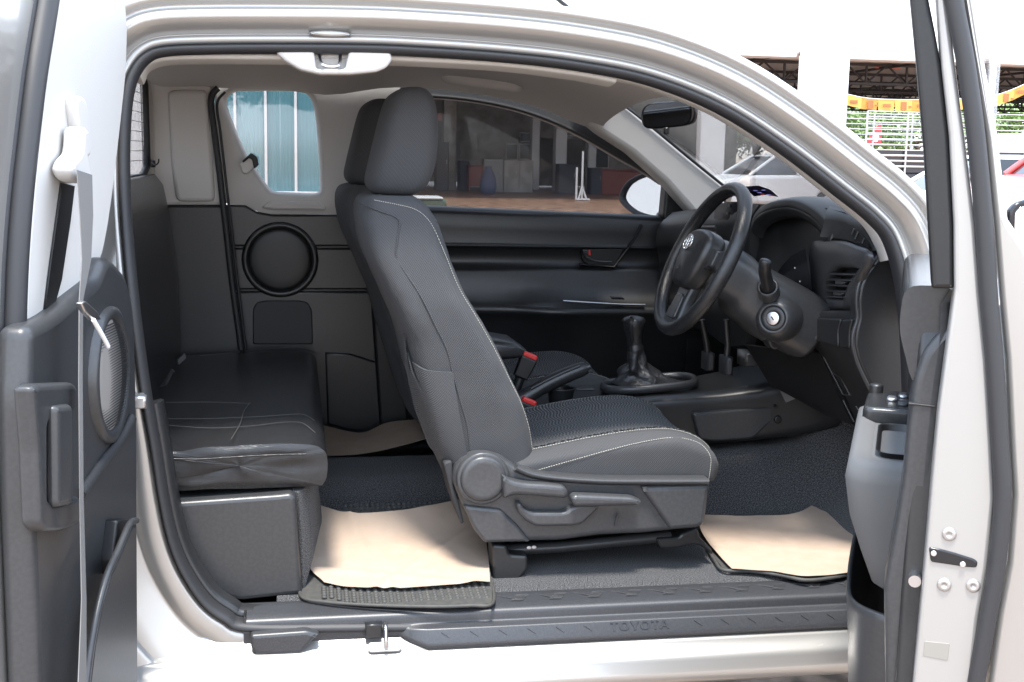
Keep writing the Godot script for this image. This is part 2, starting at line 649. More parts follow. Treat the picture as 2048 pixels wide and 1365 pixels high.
# loop of the near door opening (outer edge of the rubber seal)
func opening() -> Array:
	return cr(V([-.1962,.5795,0,-.2452,.6019,0,-.2866,.6385,0,-.325,.7026,0,-.3495,.7705,0,-.3657,.8576,0,-.3776,.9536,0,-.3936,1.068,0,-.4115,1.2329,-.0066,-.4251,1.3839,-.0368,-.4295,1.4785,-.0557,-.4285,1.5736,-.0747,-.4219,1.6453,-.0891,-.4069,1.6907,-.0981,-.3807,1.7222,-.1044,-.3431,1.7359,-.1072,-.2579,1.7425,-.1085,-.1427,1.7473,-.1095,.0139,1.7516,-.1103,.1336,1.7515,-.1103,.3168,1.7454,-.1091,.4728,1.7331,-.1066,.6318,1.7072,-.1014,.7868,1.6525,-.0905,.9274,1.5703,-.0741,1.0563,1.4782,-.0556,1.1252,1.4265,-.0453,1.165,1.3805,-.0361,1.1901,1.3016,-.0203,1.201,1.207,-.0014,1.2166,1.0767,0,1.2314,.9218,0,1.2438,.7525,0,1.2399,.6268,0,1.2071,.5531,0,1.102,.5349,0,.7571,.5436,0,.32,.5583,0,.0083,.5694,0]), 5, true)

func body() -> void:
	var op := opening()
	var n0: int = op.size()
	# painted aperture: flange, rabbet, roof rail and ditch
	var w := []
	for q in op:
		var k := 1.0
		if q.x < 0.1 and q.y < 1.15:
			k = 1.0 + 1.7 * smoothstep(1.15, 0.8, q.y) * smoothstep(0.25, -0.1, q.x)
		w.append(k)
	var b := MB.new()
	var prof := P([-0.022, 0.012, -0.012, 0.002, 0.0, -0.001, 0.004, -0.004, 0.006, -0.010, 0.004, -0.0155, -0.002, -0.018, -0.003, -0.021, 0.004, -0.024, 0.020, -0.038, 0.027, -0.044, 0.030, -0.050])
	b.sweep(op, prof, Vector3.BACK, true, false, w)
	part(T, "door_aperture", b, M.silver_paint)
	# roof rail with its ditch, over the doors and down the windscreen pillar
	var top := []
	var tw := []
	for i in n0:
		var q: Vector3 = op[i]
		if q.y > 1.17 and (q.x > -0.5):
			top.append(q)
	b = MB.new()
	b.sweep(top, P([0.030, -0.049, 0.031, -0.054, 0.029, -0.062, 0.020, -0.066, 0.016, -0.070, 0.016, -0.076, 0.022, -0.080, 0.026, -0.083, 0.029, -0.090, 0.025, -0.098, 0.012, -0.104, -0.012, -0.107, -0.06, -0.106]), Vector3.BACK, false, false)
	part(T, "roof_rail", b, M.silver_paint)
	# cab corner and lower side panel behind the opening
	var low := []
	for i in n0:
		var q: Vector3 = op[i]
		if q.y < 1.20 and q.x < 0.16:
			low.append(q)
	# loop runs bottom, left, up: order from the sill to the pillar
	var start := 0
	for i in low.size():
		if low[i].distance_to(low[(i + low.size() - 1) % low.size()]) > 0.12:
			start = i
	var seq := []
	var sw := []
	for i in low.size():
		var q: Vector3 = low[(start + i) % low.size()]
		seq.append(q)
		sw.append(1.0 + 1.7 * smoothstep(1.15, 0.8, q.y) * smoothstep(0.25, -0.1, q.x))
	b = MB.new()
	var rows := []
	for i in seq.size():
		var t: Vector3 = (seq[mini(i + 1, seq.size() - 1)] - seq[maxi(i - 1, 0)]).normalized()
		var bb := t.cross(Vector3.BACK)
		var row := PackedVector3Array()
		for pr in [[0.030, 0.049], [0.036, 0.053], [0.040, 0.060], [0.046, 0.085], [0.052, 0.14], [0.055, 0.24], [0.045, 0.36]]:
			row.append(seq[i] + Vector3(0, 0, pr[0]) - bb * (0.049 * sw[i] + pr[1] - 0.049))
		rows.append(row)
	b.grid(rows)
	part(T, "cab_side_panel", b, M.silver_paint)
	# rocker under the sill
	b = MB.new()
	rows = []
	for x in [-0.62, -0.3, 0.0, 0.4, 0.8, 1.1, 1.45]:
		var row := PackedVector3Array()
		for q in [[-0.01, 0.58], [0.012, 0.548], [0.040, 0.536], [0.048, 0.530], [0.052, 0.520], [0.066, 0.512], [0.074, 0.505], [0.077, 0.498], [0.080, 0.488], [0.084, 0.478], [0.085, 0.468], [0.082, 0.458], [0.074, 0.449], [0.055, 0.440], [0.02, 0.432], [-0.08, 0.43]]:
			row.append(Vector3(x, q[1], q[0]))
		rows.append(row)
	b.grid(rows)
	part(T, "rocker_panel", b, M.silver_paint)
	# rubber seal round the opening
	b = MB.new()
	b.sweep(op, P([0.012, 0.001, 0.014, 0.006, 0.012, 0.012, 0.004, 0.017, -0.008, 0.019, -0.024, 0.018, -0.034, 0.014, -0.034, 0.004, -0.015, 0.001]), Vector3.BACK, true, true)
	part(T, "door_seal", b, M.rubber_black)
	# second, inner lip of the seal
	b = MB.new()
	var lw := []
	for i in n0:
		var q: Vector3 = op[(i + n0 - 40) % n0]
		if q.y < 1.06 and q.x < 0.3:
			lw.append(q)
	b.sweep(lw, P([-0.030, 0.010, -0.026, 0.020, -0.034, 0.030, -0.060, 0.034, -0.075, 0.026, -0.066, 0.010]), Vector3.BACK)
	part(T, "seal_lip", b, M.plastic_dark)
	# roof skin
	b = MB.new()
	rows = []
	for i in 13:
		var z := -0.15 - 1.26 * i / 12.0
		var c := 1.0 - pow(absf(z + 0.78) / 0.70, 2.0)
		var row := PackedVector3Array()
		for q in P([-0.62, 1.70, -0.58, 1.80, -0.45, 1.825, 0.0, 1.842, 0.3, 1.832, 0.50, 1.805, 0.66, 1.765, 0.80, 1.71]):
			row.append(Vector3(q.x, q.y + 0.035 * c - 0.01, z))
		rows.append(row)
	b.shell(rows, Vector3(0, -0.012, 0))
	var roof := part(T, "roof", b, M.silver_paint)
	b = MB.new()
	var mast = cr(V([.6494,1.8831,-.78,.6198,1.9022,-.78,.5728,1.9354,-.78,.4735,2.0058,-.78]), 12)
	b.tube(mast, 0.0035, 8)
	for i in range(0, mast.size()):
		var d: Vector3 = (mast[mini(i + 1, mast.size() - 1)] - mast[maxi(i - 1, 0)]).normalized()
		b.tube([mast[i] - d * 0.003, mast[i] + d * 0.003], 0.0052, 8)
	b.tube([mast[0] + Vector3(0.03, -0.03, 0), mast[0]], 0.011, 10)
	part(roof, "antenna", b, M.plastic_black)
	# sill: step plate of the entry
	var z_prof := [[-0.078, 0.606], [-0.072, 0.611], [-0.05, 0.611], [-0.02, 0.607], [-0.004, 0.604], [0.003, 0.600], [0.006, 0.594], [0.006, 0.583], [0.008, 0.579], [0.016, 0.5785], [0.028, 0.577], [0.032, 0.574], [0.042, 0.553], [0.045, 0.545], [0.042, 0.538], [0.02, 0.535]]
	b = MB.new()
	rows = []
	for x in [-0.205, -0.2, -0.15, -0.05, 0.11, 0.13, 0.165, 0.3, 0.6, 0.9, 1.2, 1.24]:
		var row := PackedVector3Array()
		var lower := smoothstep(0.105, 0.16, x)
		for k in z_prof.size():
			var q = z_prof[k]
			var zz: float = q[0]
			var yy: float = q[1]
			if k > 8:
				zz = lerpf(0.008, zz, lower)
				yy = lerpf(0.579 - (k - 8) * 0.004, yy, lower)
			row.append(Vector3(x, yy, zz))
		rows.append(row)
	b.grid(rows)
	var cap := PackedVector2Array()
	var sill := part(T, "sill_plate", b, M.sill_plastic)
	b = MB.new()
	b.extrude(rc(P([-.1919,.5832,-.1325,.5845,-.0787,.5861,-.0527,.5763,-.0648,.5684,-.087,.5418,-.093,.5378,-.1479,.5386,-.1825,.5425,-.1903,.5535]), 0.008), -0.01, 0.034, 0.008)
	part(sill, "end_pad", b, M.sill_plastic)
	b = MB.new()
	b.extrude(P([-0.205, 0.545, -0.2, 0.545, -0.2, 0.61, -0.205, 0.61]), -0.076, 0.006, 0.002)
	part(sill, "end_face", b, M.sill_plastic)
	# tread marks: slanted hatches moulded on the top and the ledge
	b = MB.new()
	for i in 11:
		var x := 0.36 + i * 0.083
		for k in 5:
			b.box(Vector3(x + k * 0.004, 0.6114, -0.024 - k * 0.007), Vector3(0.026, 0.0012, 0.0022), 0.0004)
		b.xf = Transform3D(Basis(Vector3.UP, -0.6), Vector3(x - 0.02, 0.6112, -0.040))
		b.box(Vector3.ZERO, Vector3(0.045, 0.0012, 0.002), 0.0004)
		b.xf = Transform3D.IDENTITY
	part(sill, "tread_hatching", b, M.plastic_grey).set_meta("kind", "stuff")
	b = MB.new()
	for i in 16:
		var x := 0.2 + i * 0.06
		if x > 0.52 and x < 0.72:
			continue
		b.xf = Transform3D(Basis(Vector3.RIGHT, -0.42) * Basis(Vector3.BACK, -0.6), Vector3(x, 0.5655, 0.0372))
		b.box(Vector3.ZERO, Vector3(0.020, 0.0012, 0.0012), 0.0003)
	part(sill, "ledge_hatching", b, M.plastic_grey).set_meta("kind", "stuff")
	var tm := TextMesh.new()
	var font := SystemFont.new()
	font.font_names = PackedStringArray(["Droid Sans"])
	font.font_weight = 700
	tm.font = font
	tm.text = "TOYOTA"
	tm.font_size = 40
	tm.pixel_size = 0.00062
	tm.depth = 0.003
	var tx := MeshInstance3D.new()
	tx.name = "lettering"
	tx.mesh = tm
	tx.material_override = M.sill_plastic
	sill.add_child(tx, true)
	tx.transform = Transform3D(Basis(Vector3(1.35, 0, 0), Vector3(0, 0.92, -0.39), Vector3(0, 0.39, 0.92)), Vector3(0.612, 0.5655, 0.0365))
	# striker of the rear door latch
	var st := node(T, "latch_striker")
	b = MB.new()
	b.box(Vector3(0.055, 0.575, 0.016), Vector3(0.034, 0.030, 0.018), 0.003)
	part(st, "bracket", b, M.plastic_dark)
	b = MB.new()
	b.xf = Transform3D(Basis(Vector3.RIGHT, -1.1), Vector3(0.078, 0.545, 0.036))
	b.extrude(rc(P([-0.035, -0.012, 0.032, -0.012, 0.032, 0.012, -0.035, 0.012]), 0.008), -0.002, 0.003, 0.0015)
	for sx in [-0.022, 0.022]:
		b.extrude(ell(Vector2(sx, 0), 0.006, 0.006, 12), 0.003, 0.006, 0.001)
	part(st, "plate", b, M.zinc)
	b = MB.new()
	b.tube(cr(V([0.078, 0.545, 0.040, 0.078, 0.552, 0.052, 0.078, 0.575, 0.050, 0.078, 0.590, 0.034, 0.078, 0.585, 0.016]), 5), 0.0045, 8)
	part(st, "loop", b, M.steel)
	# hinge check seen between the rear door and the body
	b = MB.new()
	b.tube(V([-.4088,1.0685,.05,-.3956,1.0701,.03,-.3852,1.0679,0]), 0.006, 8)
	b.box(Vector3(-0.395, 1.06, 0.03), Vector3(0.03, 0.025, 0.02), 0.004)
	part(T, "door_hinge", b, M.zinc)
	# striker of the roof latch with its beige cover
	var rl := node(T, "roof_latch")
	b = MB.new()
	b.extrude(rc(P([-.1398,1.7417,-.057,1.7444,-.0571,1.7327,-.0533,1.7017,.0039,1.7034,.0109,1.7349,.0109,1.7466,.0915,1.7492,.0976,1.7239,.0856,1.7078,.0656,1.6993,.0139,1.6929,-.0455,1.6912,-.0847,1.6989,-.1139,1.7155,-.1312,1.7304]), 0.006), -0.155, -0.105, 0.006)
	part(rl, "cover", b, M.beige_trim)
	b = MB.new()
	b.extrude(rc(P([-.0626,1.7398,.0168,1.7424,.0167,1.701,-.0628,1.6987]), 0.004), -0.16, -0.14, 0.003)
	part(rl, "recess", b, M.beige_trim)
	b = MB.new()
	b.tube(cr(V([-.0468,1.7364,-.13,-.0452,1.7198,-.115,-.0397,1.7084,-.1,-.0241,1.7058,-.098,-.0102,1.7083,-.1,-.0057,1.721,-.115,-.0052,1.7377,-.13]), 5), 0.0035, 8)
	part(rl, "loop", b, M.steel)
	b = MB.new()
	b.extrude(ell(P([-.0256,1.7702])[0], 0.042, 0.0065, 24), -0.112, -0.096, 0.005)
	part(rl, "bumper", b, M.silver_paint)
	# cargo bed behind the cab
	b = MB.new()
	b.box(Vector3(-1.35, 1.02, -1.48), Vector3(1.45, 0.62, 0.06), 0.02)
	b.box(Vector3(-1.35, 1.02, -0.06), Vector3(1.45, 0.62, 0.06), 0.02)
	b.box(Vector3(-2.05, 1.02, -0.77), Vector3(0.05, 0.62, 1.36), 0.02)
	b.box(Vector3(-1.35, 0.73, -0.77), Vector3(1.4, 0.03, 1.38), 0.01)
	part(T, "cargo_bed", b, M.silver_paint)
	# bonnet and front wings ahead of the doors
	b = MB.new()
	b.extrude(rc(P([1.68, 0.86, 1.68, 1.215, 2.15, 1.13, 2.36, 1.02, 2.42, 0.55, 2.17, 0.47, 2.14, 0.86]), 0.04, 4), -1.50, -0.06, 0.05, 0, 4)
	part(T, "bonnet", b, M.silver_paint)
	for z in [-0.055, -1.555]:
		b = MB.new()
		b.extrude(rc(P([1.34, 0.46, 1.34, 0.95, 1.42, 1.14, 1.56, 1.19, 2.15, 1.09, 2.36, 0.98, 2.40, 0.55, 2.17, 0.45, 2.12, 0.62, 1.98, 0.76, 1.75, 0.81, 1.52, 0.76, 1.40, 0.62, 1.38, 0.46]), 0.04, 4), z, z + 0.05, 0.02, 0, 4)
		part(T, "front_wing", b, M.silver_paint)
	# ladder frame and axles carry the cab
	b = MB.new()
	for z in [-0.38, -1.18]:
		b.box(Vector3(-0.1, 0.5, z), Vector3(4.2, 0.12, 0.08), 0.01)
	b.tube([Vector3(-1.35, 0.36, -1.5), Vector3(-1.35, 0.36, -0.06)], 0.05, 10)
	b.tube([Vector3(1.75, 0.36, -1.5), Vector3(1.75, 0.36, -0.06)], 0.05, 10)
	for x in [-1.35, 1.75]:
		for z in [-0.38, -1.18]:
			b.box(Vector3(x, 0.42, z), Vector3(0.1, 0.14, 0.08), 0.01)
	part(T, "chassis", b, M.plastic_black)
	for x in [-1.35, 1.75]:
		for z in [-1.47, -0.09]:
			var wn := node(T, "wheel", Vector3(x, 0.36, z))
			wn.rotation.x = PI / 2
			b = MB.new()
			b.lathe(P([0.2, -0.1, 0.3, -0.11, 0.345, -0.09, 0.36, -0.05, 0.36, 0.05, 0.345, 0.09, 0.3, 0.11, 0.2, 0.1]), 32)
			part(wn, "tyre", b, M.tyre)
			b = MB.new()
			b.lathe(P([0.0, -0.06, 0.2, -0.08, 0.21, -0.1, 0.21, 0.1, 0.2, 0.08, 0.0, 0.06]), 32)
			part(wn, "rim", b, M.steel)


func shell_inside() -> void:
	# headliner between the near and the far roof rails
	var nearc := V([-.4136,1.6282,-.14,-.3999,1.6817,-.14,-.3658,1.7155,-.14,-.2602,1.7226,-.14,-.1238,1.7269,-.14,.0756,1.7331,-.14,.3221,1.7307,-.14,.4808,1.7161,-.14,.6436,1.6889,-.14,.7549,1.6574,-.14])
	var farc := V([-.52,1.7409,-1.3,-.5062,1.7233,-1.36,-.4682,1.7133,-1.4,-.3045,1.7157,-1.42,-.1364,1.7143,-1.42,.0119,1.7035,-1.42,.1774,1.7287,-1.42,.33,1.7298,-1.42,.5319,1.7079,-1.42,.6744,1.6748,-1.42,.7711,1.6371,-1.42,.8498,1.6139,-1.41])
	var b := MB.new()
	var rows := []
	var nn = resample(nearc, 28)
	var ff = resample(farc, 28)
	for i in 15:
		var t := i / 14.0
		var row := PackedVector3Array()
		for j in 28:
			var a: Vector3 = nn[j]
			var c: Vector3 = ff[j]
			var q := a.lerp(c, t)
			var crown := sin(PI * t)
			q.y += 0.045 * pow(crown, 0.6) - 0.0
			row.append(q)
		rows.append(row)
	b.shell(rows, Vector3(0, 0.008, 0))
	var hl := part(T, "headliner", b, M.headliner)
	# pale edge strip under the seal, running down the windscreen pillar
	b = MB.new()
	b.sweep(cr(V([-.4073,1.6819,-.1464,-.3911,1.7078,-.1516,-.348,1.7228,-.1546,-.2611,1.7286,-.1557,-.1239,1.7319,-.1564,.016,1.7364,-.1573,.138,1.7362,-.1572,.3247,1.7318,-.1564,.4838,1.718,-.1536,.5698,1.7049,-.151]), 5), P([0.02, 0.0, 0.022, 0.008, 0.014, 0.013, -0.05, 0.018, -0.07, 0.008, -0.06, -0.01, 0.0, -0.006]), Vector3.BACK)
	part(T, "roof_edge_trim", b, M.beige_trim)
	b = MB.new()
	b.sweep(cr(V([.5698,1.7049,-.151,.6459,1.6903,-.1481,.7884,1.6382,-.1376,.9336,1.5545,-.1209,1.0614,1.4626,-.1025,1.135,1.4057,-.0911,1.1661,1.3587,-.0817,1.1769,1.3288,-.0758]), 5), P([0.012, -0.004, 0.010, 0.002, 0.0, 0.005, -0.03, 0.006, -0.05, 0.0, -0.04, -0.012, 0.0, -0.010]), Vector3.BACK)
	part(T, "pillar_trim", b, M.beige_trim)
	# grab rail pad on the far side of the headliner
	b = MB.new()
	b.sweep(cr(V([.3466,1.7704,-1.28,.3556,1.7531,-1.22,.4364,1.7444,-1.2,.5323,1.7342,-1.2,.5717,1.7477,-1.28]), 4), circ(0.020, 10), Vector3.UP)
	part(hl, "assist_pad", b, M.headliner)
	# folded sun visor of the far side
	b = MB.new()
	b.shell([V([.5809,1.7752,-1,.6263,1.7632,-.98,.6785,1.7501,-.96]), V([.6538,1.768,-1.18,.7093,1.7543,-1.16,.7721,1.738,-1.14])], Vector3(0, -0.012, 0))
	part(hl, "sun_visor", b, M.headliner)
	# carpeted floor with tunnel and toe board
	b = MB.new()
	rows = []
	for i in 41:
		var x := -0.14 + 1.84 * i / 40.0
		var row := PackedVector3Array()
		for j in 41:
			var z := -0.055 - 1.42 * j / 40.0
			row.append(Vector3(x, floor_y(x, z), z))
		rows.append(row)
	b.shell(rows, Vector3(0, -0.02, 0))
	part(T, "carpet_floor", b, M.carpet)
	# bulkhead behind the dash and under the windscreen
	b = MB.new()
	b.box(Vector3(1.62, 0.95, -0.78), Vector3(0.06, 0.80, 1.5), 0.01)
	b.box(Vector3(1.50, 1.20, -0.78), Vector3(0.3, 0.06, 1.5), 0.01)
	b.box(Vector3(1.40, 0.93, -1.46), Vector3(0.46, 0.76, 0.03), 0.006)
	b.box(Vector3(1.48, 0.93, -0.08), Vector3(0.30, 0.76, 0.03), 0.006)
	b.box(Vector3(0.75, 0.66, -1.475), Vector3(1.8, 0.20, 0.04), 0.006)
	part(T, "bulkhead", b, M.plastic_black)
	# floor pan closes the cab below
	b = MB.new()
	b.box(Vector3(0.45, 0.575, -0.78), Vector3(2.2, 0.03, 1.46), 0.005)
	part(T, "floor_pan", b, M.plastic_black)

func floor_y(x: float, z: float) -> float:
	var y := 0.615
	var d := absf(z + 0.78)
	y += 0.13 * (1.0 - smoothstep(0.10, 0.30, d)) * lerpf(0.75, 1.2, smoothstep(0.3, 1.2, x))
	y += maxf(0.0, x - 1.22) * 0.75
	y -= 0.010 * smoothstep(-0.10, -0.07, z)
	return y

func resample(p: Array, m: int) -> Array:
	var c = cr(p, 12)
	var l := [0.0]
	for i in range(1, c.size()):
		l.append(l[i - 1] + c[i].distance_to(c[i - 1]))
	var r := []
	var k := 0
	for j in m:
		var s: float = l[-1] * j / (m - 1)
		while k < l.size() - 2 and l[k + 1] < s:
			k += 1
		r.append(c[k].lerp(c[k + 1], clampf((s - l[k]) / maxf(l[k + 1] - l[k], 1e-9), 0, 1)))
	return r

func rear_bench() -> void:
	var bench := node(T, "rear_bench")
	# backrest against the rear wall
	var b := MB.new()
	b.slab([[Vector2(-0.44, 0.90), Vector2(-0.54, 0.90), 0.60, 0.0], [Vector2(-0.425, 0.95), Vector2(-0.55, 0.95), 0.625, 0.01], [Vector2(-0.43, 1.15), Vector2(-0.56, 1.15), 0.63, 0.015], [Vector2(-0.452, 1.35), Vector2(-0.57, 1.35), 0.63, 0.01], [Vector2(-0.468, 1.43), Vector2(-0.57, 1.43), 0.625, 0.0], [Vector2(-0.49, 1.46), Vector2(-0.56, 1.46), 0.60, 0.0]], -0.76, 0.3)
	part(bench, "backrest", b, M.leather)
	# cushion, sagging cover
	b = MB.new()
	var secs := []
	var f := FastNoiseLite.new()
	f.seed = 4
	f.frequency = 7.0
	var rows := []
	for i in 34:
		var t := i / 33.0
		var z := -0.135 - 1.22 * t
		var row := PackedVector3Array()
		var e := 1.0 - pow(absf(t - 0.5) * 2.0, 24.0)
		var prof = cr(P([-0.46, 0.845, -0.46, 0.915, -0.44, 0.928, -0.35, 0.930, -0.25, 0.935, -0.15, 0.940, -0.07, 0.936, -0.045, 0.926, -0.034, 0.905, -0.034, 0.865, -0.042, 0.843, -0.06, 0.838, -0.2, 0.836, -0.4, 0.838]), 5, true)
		for q in prof:
			var c := Vector2(-0.24, 0.885)
			var w: Vector2 = c + (q - c) * Vector2(1, lerpf(0.9, 1.0, e))
			var k := f.get_noise_3d(w.x * 1.0, w.y * 1.0, z * 0.7) * 0.004 + f.get_noise_3d(w.x * 3.0, w.y * 3.0, z * 2.0) * 0.002
			var wr := 0.004 * exp(-pow((w.x + 0.33) / 0.02, 2.0)) * smoothstep(0.05, 0.0, t)
			row.append(Vector3(w.x, w.y + k - wr, z + k * 0.8 + (0.006 * (1 - e))))
		rows.append(row)
	b.grid(rows, true)
	for e in [0, 33]:
		var c := Vector3.ZERO
		for q in rows[e]:
			c += q
		c /= rows[e].size()
		var rr := []
		for s in 9:
			var row := PackedVector3Array()
			for q in rows[e]:
				var w: Vector3 = q.lerp(c, s / 8.0)
				w.z += (f.get_noise_3d(w.x * 1.6, w.y * 2.0, 3.0) * 0.010) * sin(PI * minf(s / 4.0, 1.0) / 2.0) + (0.006 if e == 0 else -0.006) * minf(s / 2.0, 1.0)
				row.append(w)
			rr.append(row)
		if e == 0:
			rr.reverse()
		b.grid(rr, true)
	var cu := part(bench, "cushion", b, M.leather)
	# seams of the cover
	for line in [V([-.3788,.942,-.2937,-.2808,.942,-.2554,-.1965,.942,-.2678,-.1323,.942,-.2977,-.0886,.942,-.2939,-.057,.942,-.2209]), V([-.3853,.942,-.3608,-.2869,.942,-.3525,-.1775,.942,-.3644,-.0881,.942,-.384,-.0571,.942,-.3436]), V([-.4025,.942,-.5403,-.2986,.942,-.5381,-.2045,.942,-.5128]), V([-.2314,.942,-.1468,-.219,.942,-.2949,-.2155,.942,-.4333,-.2049,.942,-.5247]), V([-.3695,.942,-1.2183,-.2013,.942,-1.3186,-.0827,.942,-1.3602,-.0234,.942,-1.3091])]:
		b = MB.new()
		var q = cr(line, 6)
		for i in q.size():
			q[i].y = 0.9425 - maxf(0, q[i].x + 0.08) * 0.3
		b.tube(q, 0.0007, 5)
		part(cu, "seam", b, M.thread_grey)
	b = MB.new()
	b.tube(cr(V([-.3566,.9105,-.118,-.2929,.9079,-.118,-.2123,.9113,-.118,-.1308,.9136,-.118,-.0775,.9134,-.118]), 5), 0.0018, 6)
	part(cu, "edge_piping", b, M.leather)
	# strap loops at the back edge
	b = MB.new()
	b.shell([V([-.3881,1.029,-.28,-.3744,1.0362,-.27]), V([-.3684,1.0581,-.3,-.3611,1.0631,-.29]), V([-.365,1.064,-.31,-.36,1.0591,-.3])], Vector3(0.004, 0, 0.003))
	part(bench, "strap", b, M.plastic_dark)
	b = MB.new()
	b.shell([V([-.376,1.0434,-.55,-.3604,1.0584,-.56]), V([-.374,1.0314,-.55,-.3572,1.0463,-.56])], Vector3(0.004, 0, 0.003))
	part(bench, "strap", b, M.plastic_dark)
	# plastic box below the bench
	b = MB.new()
	b.extrude(rc(P([-.3488,.8226,-.1315,.8322,-.1089,.8347,-.0987,.8237,-.0952,.7315,-.0877,.6149,-.2161,.6051,-.2569,.6179,-.2966,.674,-.3235,.7397,-.342,.815]), 0.012, 5), -0.60, -0.10, 0.010)
	part(bench, "base_box", b, M.plastic_mid)
	b = MB.new()
	b.box(Vector3(-0.23, 0.72, -1.02), Vector3(0.36, 0.23, 0.80), 0.01)
	part(bench, "base_frame", b, M.carpet)
	# carpet facing of the box front
	b = MB.new()
	b.shell([V([-.0945,.8305,-.12,-.0869,.717,-.12,-.0845,.6111,-.12]), V([-.0712,.8362,-.16,-.0675,.7368,-.16,-.0647,.6698,-.16]), V([-.0469,.7664,-.45,-.0424,.7198,-.45,-.0379,.6705,-.45])], Vector3(-0.02, 0, -0.02))
	part(bench, "base_facing", b, M.carpet)
	# rear wall and its window
	var wall := node(T, "rear_wall")
	b = MB.new()
	b.box(Vector3(-0.535, 1.0, -0.77), Vector3(0.05, 0.9, 1.40), 0.01)
	part(wall, "lower_panel", b, M.plastic_dark)
	var rows2 := []
	b = MB.new()
	# window surround: plate in the plane x = const with a rounded opening
	var c2 := Vector2(-0.77, 1.60)
	var inner := radial(c2, rc(P([-1.375, 1.455, -0.165, 1.455, -0.18, 1.755, -1.36, 1.755]), 0.05), 64)
	var outer := radial(c2, P([-1.46, 1.38, -0.08, 1.38, -0.10, 1.82, -1.45, 1.82]), 64)
	var ra := PackedVector3Array()
	var rb := PackedVector3Array()
	var rcx := PackedVector3Array()
	for k in 64:
		ra.append(Vector3(-0.505, outer[k].y, outer[k].x))
		rb.append(Vector3(-0.505, inner[k].y, inner[k].x))
		rcx.append(Vector3(-0.535, inner[k].y, inner[k].x))
	b.grid([ra, rb, rcx], true)
	part(wall, "upper_panel", b, M.beige_trim)
	var rearwin := node(T, "rear_window")
	b = MB.new()
	b.xf = Transform3D(Basis(Vector3(0, 0, 1), Vector3(0, 1, 0), Vector3(-1, 0, 0)), Vector3(-0.53, 0, 0))
	b.extrude(inner, -0.002, 0.003, 0.001)
	part(rearwin, "pane", b, M.glass_rear)
	b = MB.new()
	var loop := []
	for k in 64:
		loop.append(Vector3(-0.520, inner[k].y, inner[k].x))
	b.tube(loop, 0.009, 8, true)
	part(rearwin, "gasket", b, M.rubber_black)
	b = MB.new()
	for k in 9:
		var y := 1.50 + k * 0.027
		b.tube([Vector3(-0.526, y, -0.22), Vector3(-0.526, y + 0.002, -0.8), Vector3(-0.526, y, -1.345)], 0.0009, 5)
	b.tube([Vector3(-0.526, 1.48, -1.345), Vector3(-0.526, 1.73, -1.34)], 0.0009, 5)
	part(rearwin, "heater_wire", b, M.plastic_black)
	b = MB.new()
	b.tube(cr(V([-.502,1.4987,-1.31,-.4908,1.4879,-1.28,-.4789,1.494,-1.26,-.4773,1.5053,-1.26]), 4), 0.0022, 6)
	b.box(V([-.498,1.4902,-1.31])[0], Vector3(0.012, 0.02, 0.02), 0.004)
	part(rearwin, "wire_plug", b, M.plastic_black)


func ringplate(b: MB, c: Vector2, inner: PackedVector2Array, outer: PackedVector2Array, z: float, depth: float, m := 72) -> PackedVector2Array:
	var i1 := radial(c, inner, m)
	var o1 := radial(c, outer, m)
	var i2 := MB.inset(i1, 0.006)
	var i3 := MB.inset(i1, -0.010)
	b.grid([lift(o1, z - 0.02), lift(o1, z), lift(i3, z), lift(i1, z - 0.004), lift(i2, z - depth * 0.5), lift(i2, z - depth)], true)
	return i1

